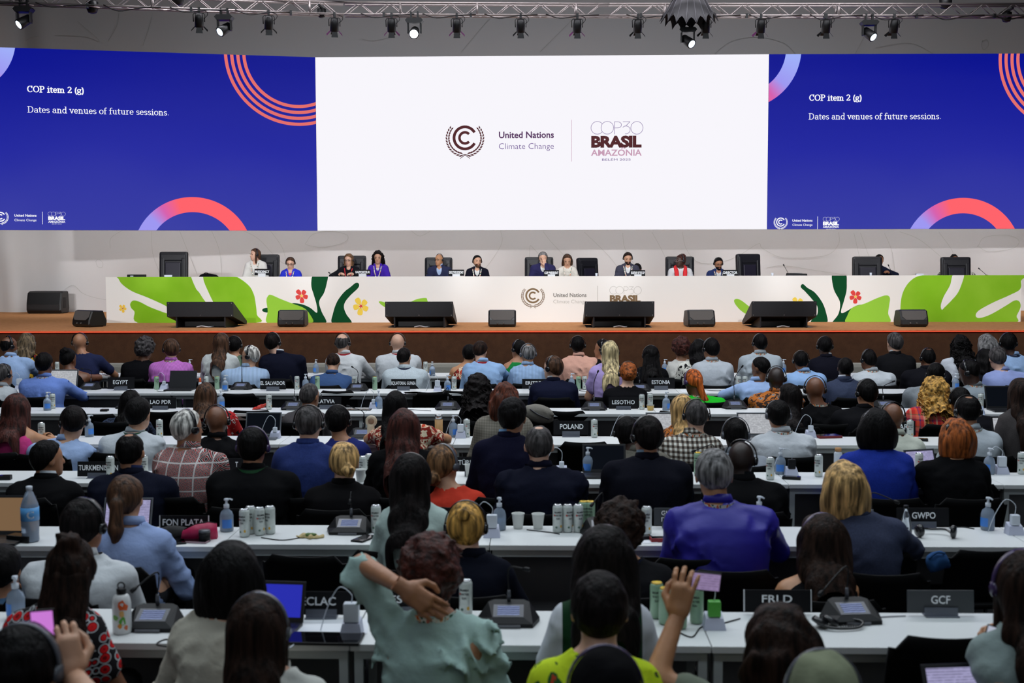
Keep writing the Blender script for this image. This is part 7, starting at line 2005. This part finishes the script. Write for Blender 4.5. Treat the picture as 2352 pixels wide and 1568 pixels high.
# --- TURKMENI row
D(108, 1010, 7.65, 20, 192, 'dark haired man looking right in a black suit', hair='short', hc='black', top='suit', tc=BLK, yaw=-.8, face='tan', hs=1.02, collar='plain:206,212,220')
D(298, 995, 7.4, 206, 412, 'man with thinning crown in dark navy suit', hair='thin', hc='black', top='suit', tc='suit:24,28,48', face='tan', hs=1.04, collar='plain:30,40,80')
D(425, 940, 7.75, 346, 530, 'white haired man in red and white patterned shirt', hair='short', hc='white', top='shirt', tc='tapa', headset=True, glasses='black', yaw=-.55, face='tan', hs=1.02, tw=-.15)
D(580, 980, 7.4, 474, 694, 'black haired man with headset and green lanyard in black suit', hair='short', hc='black', top='suit', tc=BLK, headset='purple', lan='green', face='tan', collar='none', hs=1.06)
D(709, 932, 7.85, 630, 782, 'man with cropped grey sides in blue suit with headset', hair='crop', hc='dark_grey', top='suit', tc='suit:36,50,104', headset=True, collar='none', face='fair', hs=1.03)
D(790, 1014, 7.35, 702, 876, 'person with blonde twisted bun in black jacket', hair='bun', hc='straw', top='suit', tc='suit:20,19,22', collar='none', face='fair', hs=1.06, extra={'bx': .04, 'bz': -.04, 'bs': .95})
D(928, 938, 7.75, 846, 1000, 'woman with long reddish dark hair in black', hair='long', hc='mahogany', hlen=.42, top='blouse', tc='plain:18,17,20', face='light', hw=1.2, slv=2.0)
D(1018, 1020, 7.45, 996, 1108, 'person with low brown bun and headset in vermilion top', hair='bun', hc='light_brown', top='blouse', tc='plain:206,60,40', headset='grey', yaw=-.5, face='light', hs=1.08, extra={'bz': -.075, 'bs': 1.1})
D(1177, 912, 7.9, 1092, 1232, 'tall black haired man in midnight blue suit', hair='short', hc='black', top='suit', tc='suit:26,26,52', face='tan', hs=1.05, collar='plain:120,160,200', yaw=-.25)
D(1238, 978, 7.25, 1136, 1350, 'man with thinning cropped hair in plain dark navy top', hair='thin', hc='dark_grey', top='shirt', tc='suit:26,28,48', collar='suit:30,30,52', face='fair', hs=1.04, slv=2.0)
D(1487, 955, 7.4, 1382, 1588, 'man with headset in near black suit with pale collar', hair='short', hc='soft_black', top='suit', tc='suit:24,26,38', headset=True, face='tan', hs=1.06, collar='plain:130,150,170', yaw=.3)
D(1703, 1014, 7.3, 1612, 1806, 'bald man with headset in black suit beside bright blue shirt', hair='bald', top='suit', tc=BLK, headset=True, face='deep', collar='suit:26,30,34', hs=1.0, yaw=-.3)
D(2012, 938, 7.8, 1926, 2094, 'woman with black bob and headset in royal blue blazer', hair='bob', hc='black', hlen=.10, top='suit', tc='suit:24,46,140', headset='grey', collar='none', face='brown', hw=1.25, hs=1.05, yaw=.3)
D(2196, 960, 7.75, 2098, 2270, 'person with short auburn hair and headset in black tee shirt', arms={'L': 'desk'}, hair='bob', hc='auburn', hlen=.10, top='tee', tc='plain:22,22,24', headset=True, face='warm', hw=1.15, yaw=.35, slv=.9, extra={'hs_tilt': .2})
# --- FON PLATA row
D(287, 1090, 6.0, 222, 404, 'person with brown ponytail in pale blue shirt', hair='pony', hc='brown', hlen=.26, top='shirt', tc='plain:150,170,216', face='light', hs=1.02, slv=2.0)
D(943, 1040, 6.0, 868, 1038, 'woman with very long black hair in mint white jacket', hair='long', hc='soft_black', hlen=.52, top='blouse', tc='plain:186,206,200', headset=True, face='light', hw=1.15, slv=2.0)
D(1640, 1031, 6.0, 1516, 1790, 'grey haired man in vivid blue shirt with white lanyard', arms={'R': 'desk'}, hair='short', hc='grey', top='shirt', tc='satin:38,32,150', lan='white', face='warm', hs=1.08, pitch=.15, lean=.14)
D(1940, 1059, 5.95, 1886, 2080, 'person with strawberry blonde bob in dark slate blazer', arms={'R': 'desk'}, hair='bob', hc='straw', hlen=.13, top='suit', tc='suit:52,58,80', collar='none', face='fair', hw=1.15, hs=1.05)
D(190, 1144, 5.5, 50, 322, 'dark haired person in bright white shirt at lower left', hair='short', hc='soft_black', top='shirt', tc='plain:214,218,222', lan='white', headset=True, face='tan', hs=1.1, yaw=-.15)
D(1070, 1150, 5.55, 1012, 1166, 'person with golden pinned up bun and headset in navy blazer', hair='bun', hc='gold', top='suit', tc='suit:22,24,40', headset=True, collar='none', face='fair', hs=1.03, extra={'bz': .07, 'bs': .7})
D(1425, 1145, 5.55, 1330, 1552, 'person with dense dark curls in a charcoal tee shirt', hair='curly', hc='dark_brown', top='tee', tc='plain:36,36,40', face='warm', hs=1.06, lan='dark')
D(1888, 1178, 5.5, 1770, 1976, 'woman with long dark hair in black sleeveless top', hair='long', hc='dark_brown', hlen=.30, top='sleeveless', tc='plain:22,22,25', headset='purple', face='warm', hw=1.35, hs=1.06, yaw=.2)
D(4, 1250, 5.5, -60, 38, 'person in blue denim jacket cut by the left edge', hair='short', hc='black', top='jacket', tc='plain:84,120,156', face='tan')
# --- nearest row
D(165, 1236, 4.35, 8, 246, 'woman with long thin braids tied up, in red and black print dress', hair='braids', hc='dark_brown', hlen=.50, top='tee', tc='fan', face='brown', hw=.95, hs=.95, slv=.55, extra={'topbun': 1})
D(530, 1243, 4.35, 405, 612, 'woman with glossy black bob in a cream top', hair='bob', hc='black', hlen=.12, top='blouse', tc='plain:206,200,184', face='light', hw=1.3, hs=1.02, slv=1.6)
t_, A_, _, _, _ = D(990, 1225, 4.4, 862, 1148, 'person with reddish dark curls in mint shirt holding their neck', hair='curly', hc='mahogany', top='blouse', tc='plain:168,196,190', face='tan', hs=1.10, slv=(.92, 2.0), wrink=3.2, lan='white',
                      arms={'L': ('px', (832, 1296, 4.50), (930, 1352, 4.18), 'neck', (1.0, .10, -.75), (.25, -1, .15))})
D(1388, 1206, 4.4, 1262, 1498, 'woman with long black hair in green dress over white sleeves', hair='long', hc='soft_black', hlen=.36, top='tee', tc='pinafore', slv=.6, headset='purple', face='dark', hw=1.4, hs=1.03, wrink=1.6)
# --- closest people, cut by the lower edge
D(592, 1360, 3.75, 560, 720, 'woman with dark hair and golden streaks with a grey headset, white top', hair='long', hc='dark_brown', hlen=.42, top='blouse', tc='plain:196,196,190', headset='grey', face='tan', hw=1.05, hs=1.0)
D(1377, 1312, 3.72, 1208, 1520, 'short haired person in neon yellow green printed vest', hair='short', hc='soft_black', top='tee', tc='print:0,0,0:vest:16', face='fair', hs=1.03)
D(1790, 1385, 3.72, 1640, 1890, 'dark curly haired person in olive tee shirt raising a phone', hair='wavy', hc='dark_brown', hlen=.12, top='tee', tc='plain:120,128,112', face='warm', hs=1.03, yaw=.25,
  arms={'L': ('px', (1506, 1556, 3.80), (1556, 1412, 3.92), 'phone', (.22, .05, 1), (-.25, -1, .05))})
held_phone(1622, 1336, 3.97, .10, .064, 'phone held up sideways showing the violet lit stage', doc_mat('live_view', (150, 130, 170), .9), .1, 0, .12)
D(2350, 1262, 3.9, 2262, 2440, 'woman in grey green tee shirt holding a phone at right edge', hair='long', hc='dark_brown', hlen=.3, top='tee', tc='plain:150,166,164', headset='purple', face='warm', hs=1.0, hw=.9,
  arms={'L': ('px', (2296, 1580, 3.85), (2262, 1545, 3.98), 'cup', (.10, .25, 1), (-.9, -.4, 0))})
held_phone(2284, 1472, 3.93, .066, .10, 'phone held upright by the woman at the right edge', emat('phone_glow', rgb(190, 196, 214), .8), -.35, -.6, .25)
laptop(2222, 1655, .26, 'laptop with lilac document at the lower right corner', dl, .12, dark=True, Y=3.9, ang_=2.0)
D(52, 1432, 3.1, -60, 150, 'dark haired person filming with a phone at the lower left corner', hair='short', hc='black', top='blouse', tc='plain:22,20,24', headset='grey', face='light', hs=1.06,
  arms={'R': ('px', (240, 1650, 3.05), (168, 1548, 3.22), 'grip', (-.28, .10, 1), (.5, -1, .05))})
held_phone(98, 1440, 3.24, .066, .098, 'phone with violet pink picture held up at the lower left', emat('phone_violet', rgb(214, 130, 226), .85), .12, 0, -.05)
D(1390, 1484, 3.0, 1290, 1500, 'person in black cap with gold lettering at the lower edge', hair='cap', top='tee', tc='plain:24,24,28', face='tan', hs=1.02, headset='purple', extra={'cap': 'plain:22,20,24', 'hs_tilt': -.15})
D(1892, 1494, 3.0, 1790, 1990, 'person in olive cap with headset at the lower edge', hair='cap', top='tee', tc='plain:60,64,52', face='tan', hs=1.02, headset='grey', extra={'cap': 'plain:132,138,112', 'hs_tilt': -.2})

# ================================================================== the podium party
ex_m = mat('leather_black', rgb(21, 21, 28), .42, spec=.35, bump=(50, .1)); ex_v = mat('leather_violet', rgb(26, 23, 40), .42, spec=.35)


def exec_chair(px0, px1, py, Y, label, rz=0.0):
    k = Y / F_PX; w = (px1 - px0) * k / max(math.cos(rz), .7); ztop = at_y((px0 + px1) / 2, py, Y).z - Z_ST
    x = at_y((px0 + px1) / 2, 600, Y).x
    t = thing('executive_chair', (x, Y, Z_ST), label, 'armchair', rz, 'black leather executive chairs behind the podium desk')
    # tall padded back, facing -Y
    def slab(w0, z0, z1, y0, y1, name, m_, bev):
        MB().box(-w0 / 2, w0 / 2, y0, y1, z0, z1, bev).build(name, m_, t)
    M = Matrix.Rotation(-.08, 4, 'X')
    MB().box(-w / 2, w / 2, .0, .11, .48, ztop, .045, M=M).build('backrest', ex_m, t)
    MB().box(-w * .44, w * .44, -.025, .02, ztop - .19, ztop - .05, .02, M=M).build('head_cushion', ex_m, t)
    MB().box(-w * .27, w * .27, -.035, .02, .56, ztop - .22, .018, M=M).build('back_cushion', ex_v, t)
    for s_ in (-1, 1):
        MB().box(s_ * w * .37 - w * .08, s_ * w * .37 + w * .08, -.03, .03, .52, ztop - .12, .025, M=M).build('side_bolster', ex_m, t)
        MB().tube(catmull([(s_ * w * .52, .0, .62), (s_ * w * .56, -.2, .72), (s_ * w * .56, -.42, .70), (s_ * w * .5, -.44, .46)], 5, False), .025, 8).build('armrest', ex_m, t)
    slab(w * .95, .38, .485, -.50, .02, 'seat', ex_m, .04)
    MB().tube([(0, -.22, .06), (0, -.22, .41)], .03, 10).build('gas_lift', metal_dk, t)
    for k_ in range(5):
        a = 2 * PI * k_ / 5 + .3; MB().tube([(0, -.22, .09), (.28 * math.cos(a), -.22 + .28 * math.sin(a), .06)], [.028, .018], 8).build('foot', ex_m, t)
        MB().lathe([(.026, -.012), (.028, 0), (.026, .012)], 10, Matrix.Translation((.28 * math.cos(a), -.22 + .28 * math.sin(a), .028)) @ Matrix.Rotation(PI / 2, 4, 'X')).build('caster', mu_m, t)
    return t


YP = Y_DESK + 1.08; YX = Y_DESK + 1.46
for a in [(361, 428, 577, 'empty black leather chair at the left end of the podium', 0), (572, 639, 583, 'black leather chair behind the woman in white blazer', 0), (773, 839, 586, 'black leather chair behind the woman with red lanyard', 0), (974, 1038, 590, 'black leather chair behind the bald man with glasses', 0),
          (1205, 1271, 589, 'black leather chair behind the man resting his face on his hand', 0), (1334, 1381, 591, 'empty leather chair turned sideways in the middle of the podium', .55), (1530, 1596, 588, 'black leather chair behind the woman with the red scarf', 0), (1697, 1754, 582, 'empty leather chair right of the DIRECTOR sign', .3),
          (1962, 2030, 588, 'empty leather chair second from the right end', .0), (2166, 2234, 589, 'empty leather chair at the right end of the podium', .0)]:
    exec_chair(a[0], a[1], a[2], YX, a[3], a[4])


def ST(px, py, label, w=.2, **k):
    k.setdefault('lean', .06)
    k.setdefault('top', 'suit'); k.setdefault('arms', {'L': 'lap', 'R': 'lap'})
    Y = k.pop('Y', YP)
    return person(px, py, Y, w, label, face_dir=PI, detail=True, lod=2, floor_z=Z_ST, tab=HD, seat_z=.52, **k)


ST(586, 570, 'woman in white blazer with patterned lanyard looking left', .19, hair='long', hc='brown', hlen=.26, top='jacket', tc='plain:228,226,220', headset=True, yaw=-.9, face='fair', lan='white', extra={'inner': 'plain:232,228,222'})
ST(667, 590, 'woman in royal blue blazer and pink top looking down', .18, hair='short', hc='brown', tc='suit:40,50,190', top='jacket', headset=True, glasses='black', pitch=.35, face='fair', extra={'inner': 'plain:226,80,120'}, lan='white')
ST(801, 582, 'woman with glasses and red lanyard in black jacket', .19, hair='bob', hc='light_brown', hlen=.13, tc='suit:32,32,40', top='jacket', headset=True, glasses='black', pitch=.15, yaw=-.25, face='fair', lan='red', hw=.9, extra={'inner': 'plain:40,38,44'}, arms={'L': 'desk', 'R': 'desk'})
ST(868, 575, 'woman with long dark curls in violet blazer', .18, hair='curly_long', hc='soft_black', hlen=.26, tc='suit:66,36,160', top='jacket', face='light', pitch=.1, lan='white', hw=.8, extra={'inner': 'plain:214,210,206'})
ST(1009, 584, 'bald man with dark glasses in navy suit and blue shirt', .22, hair='bald', tc='suit:38,42,70', headset=True, glasses='black', yaw=-.6, face='warm', extra={'inner': 'plain:176,196,230'}, collar='plain:170,192,230')
ST(1096, 586, 'bearded dark haired man in black suit and white lanyard shirt', .20, hair='short', hc='black', tc='suit:30,30,46', headset=True, yaw=.35, face='light', beard='brown', lan='white', extra={'inner': 'plain:224,224,222'}, collar='plain:220,222,222')
ST(1247, 578, 'grey haired man in navy suit covering his mouth with a hand', .23, hair='short', hc='grey', tc='suit:40,38,78', headset=True, pitch=.3, lean=.14, face='fair', arms={'L': 'chin', 'R': 'lap'}, extra={'inner': 'plain:232,232,230'}, collar='plain:226,228,228')
ST(1303, 583, 'woman with straight brown hair in cream blouse looking down', .18, hair='long', hc='brown', hlen=.20, top='blouse', tc='plain:228,222,212', headset=True, pitch=.4, face='light', lan='white')
ST(1442, 579, 'bearded man with wavy brown hair in charcoal suit', .21, hair='short', hc='dark_brown', tc='suit:58,58,72', headset=True, pitch=.3, yaw=.1, face='light', beard='dark_brown', lan='white', extra={'inner': 'plain:226,228,230'}, collar='plain:222,224,226')
ST(1464, 605, 'person bent forward with black hair and pale pink top behind SECRETARY sign', .18, hair='bun', hc='black', top='blouse', tc='plain:222,196,186', pitch=.9, lean=.2, face='brown', Y=YP + .6)
r_ = ST(1563, 584, 'woman with dark updo and red scarf over white blouse', .22, hair='updo', hc='mahogany', top='blouse', tc='plain:230,230,232', headset=True, glasses='light', yaw=-1.0, face='dark')
ST(1650, 591, 'bearded man with round glasses in blue suit beside DIRECTOR sign', .20, hair='short', hc='black', tc='suit:34,48,92', headset=True, glasses='black', pitch=.3, face='tan', beard='black', lan='white', yaw=.25, extra={'inner': 'plain:224,226,228'}, collar='plain:222,224,226')
sc_m = mat('scarf_red', rgb(226, 32, 40), .7, bump=(20, .4))
t, _, hc_, _, nb = r_
f_ = Field(axis([(-.16, .16, .012)]), axis([(-.14, .30, .012)]), axis([(nb.z - .42, nb.z + .07, .012)]))
P = [Vector((s, nb.y + y, nb.z + z)) for s, y, z in ((0, -.09, .02),)]
for sg in (-1, 1):
    Q_ = catmull([(0, nb.y - .085, nb.z + .03), (sg * .085, nb.y - .03, nb.z + .02), (sg * .085, nb.y + .10, nb.z - .06), (sg * .075, nb.y + .15, nb.z - .22), (sg * .075, nb.y + .15, nb.z - .38)], 4, False)
    for a, b in zip(Q_[:-1], Q_[1:]): f_.cone(a, b, .030, .032, .012, sq=(1.25, .7))
V, Q = f_.mesh(); link('scarf', np_mesh('scarf', V, Q), t, sc_m)
# two people standing behind the empty right-hand chairs, almost hidden
person(2020, 584, YX + .75, .20, 'person in dark coat almost hidden behind the second right chair', hair='short', hc='black', top='suit', tc='suit:30,36,60', face_dir=PI, floor_z=Z_ST, seat_z=.52, tab=HD, lod=1, hx=.03)
person(2192, 584, YX + .75, .19, 'person in polka dot top almost hidden behind the right end chair', hair='bun', hc='black', top='blouse', tc='print:0,0,0:bw:30', face_dir=PI, floor_z=Z_ST, seat_z=.52, tab=HD, lod=1, hx=-.0, extra={'bz': .09, 'bs': .6})
bpy.context.view_layer.update()
# plain chairs under the aides
pc = 0
for o in [o for o in bpy.data.objects if o.name.startswith('person') and o.parent is None and o.location.z > .5]:
    near = min(abs(o.location.x - c.location.x) for c in bpy.data.objects if c.name.startswith('executive_chair'))
    if near > .30 or o.location.y > YX + .5:
        c = chair(o.location.x, o.location.y + .03, ' '.join(('low black chair under the ' + o['label']).split()[:16]), PI); c.location.z = Z_ST + .05; c['group'] = 'low black chairs behind the podium desk'
# role signs and small things on the podium desk
for a in [(584, 617, 620, 631, 'PRESIDENCY', 'black PRESIDENCY sign on the podium'), (815, 619, 851, 631, 'RAPPORTEUR', 'black RAPPORTEUR sign on the podium'), (1030, 619, 1066, 632, 'EXECUTIVE SECRETARY', 'black sign with washed out lettering beside the bald man on the podium'), (1249, 620, 1284, 633, 'COP PRESIDENT', 'black COP PRESIDENT sign on the podium'),
          (1448, 620, 1482, 633, 'SECRETARY OF THE COP', 'black SECRETARY OF THE COP sign on the podium'), (1660, 620, 1695, 633, 'DIRECTOR', 'black DIRECTOR sign on the podium')]:
    sign(a[0], a[1], a[2], a[3] + 1, a[4], a[5], (a[0] + 1.5, a[2] - 1.5), Y=Y_DESK + .12, z=Z_DK - .012, stage=True)
DZ = Z_DK - .011


def on_desk(px, dy=.2): p = at_y(px, 632, Y_DESK + dy); return Vector((p.x, p.y, DZ))


for px, tip, lb in ((770, (-.10, 0, .07), 'gooseneck microphone left of the RAPPORTEUR'), (1001, (-.16, 0, .06), 'gooseneck microphone before the bald man'), (1813, (-.10, 0, .19), 'gooseneck microphone in the open stretch right of DIRECTOR sign'), (2051, (-.08, 0, .18), 'gooseneck microphone right of the second right chair'), (2266, (-.13, 0, .12), 'gooseneck microphone near the right end of the podium')):
    t = thing('desk_microphone', on_desk(px), lb, 'microphone')
    MB().lathe([(.035, 0), (.035, .008), (.01, .016)], 14).build('base', mu_m, t); MB().tube([(0, 0, .01), (tip[0] * .5, 0, tip[2] * .55), tip], .0045, 6).build('gooseneck', mu_m, t)
    e = Vector(tip); d = e.normalized(); MB().tube([e, e + d * .015, e + d * .04], [.008, .013, .010], 8).build('mic_capsule', mu_m, t)
t = thing('black_case', on_desk(313), 'flat black box with white tag at the left end of the podium', 'case'); MB().box(-.165, .165, -.05, .1, 0, .055, .004).build('case', mu_m, t); MB().box(-.10, -.04, -.052, -.05, .015, .035).build('tag', wpl, t)
t = thing('white_card', on_desk(386), 'small white card stand before the leftmost leather chair', 'card'); MB().box(-.075, .075, -.0, .02, 0, .045, .002).build('card', wpl, t); MB().box(-.08, .08, -.01, .03, 0, .004).build('card_foot', wpl, t)
t = thing('black_bag', on_desk(478, .4), 'black bag lying on the podium left of the woman in white', 'bag')
f_ = Field(axis([(-.25, .25, .015)]), axis([(-.12, .12, .015)]), axis([(-.02, .12, .012)])); f_.ell((-.03, 0, .0), (.15, .08, .075), .03); f_.ell((.1, 0, 0), (.11, .07, .05), .04, noise=folds(40, .01)); f_.plane((0, 0, 0), (0, 0, -1)); V, Q = f_.mesh(); link('bag_body', np_mesh('bag_body', V, Q), t, cloth_mat('plain:24,24,30'))
MB().tube(catmull([(-.08, -.03, .06), (-.03, -.04, .09), (.02, -.03, .065)], 5, False), .006, 6).build('handle', mu_m, t)
t = thing('control_console', on_desk(1830), 'low black console in the open stretch of the podium', 'console'); MB().prism([(-.19, 0), (.19, 0), (.185, .045), (-.17, .055)], -.06, .12).build('case', mu_m, t); MB().box(-.12, .1, -.02, .08, .052, .056).build('key_panel', mu_g, t)
t = thing('white_card', on_desk(2113), 'small white card box right of the second right chair', 'card'); MB().box(-.07, .07, -.0, .05, 0, .04, .002).build('card', wpl, t); MB().box(-.07, .07, -.001, .051, .03, .041).build('card_lid', wpl, t)
for px, lb in ((1370, 'small white cup on the podium before the turned empty chair'), (1774, 'tiny clear glass on the podium right of DIRECTOR'), (2000, 'tiny clear glass on the podium before the second right chair'), (840, 'crumpled white napkin cup right of RAPPORTEUR')):
    t = thing('small_glass', on_desk(px, .3), lb, 'glass'); MB().lathe([(.018, 0), (.02, .002), (.024, .06), (.022, .06)], 12).build('glass_wall', wpl, t)
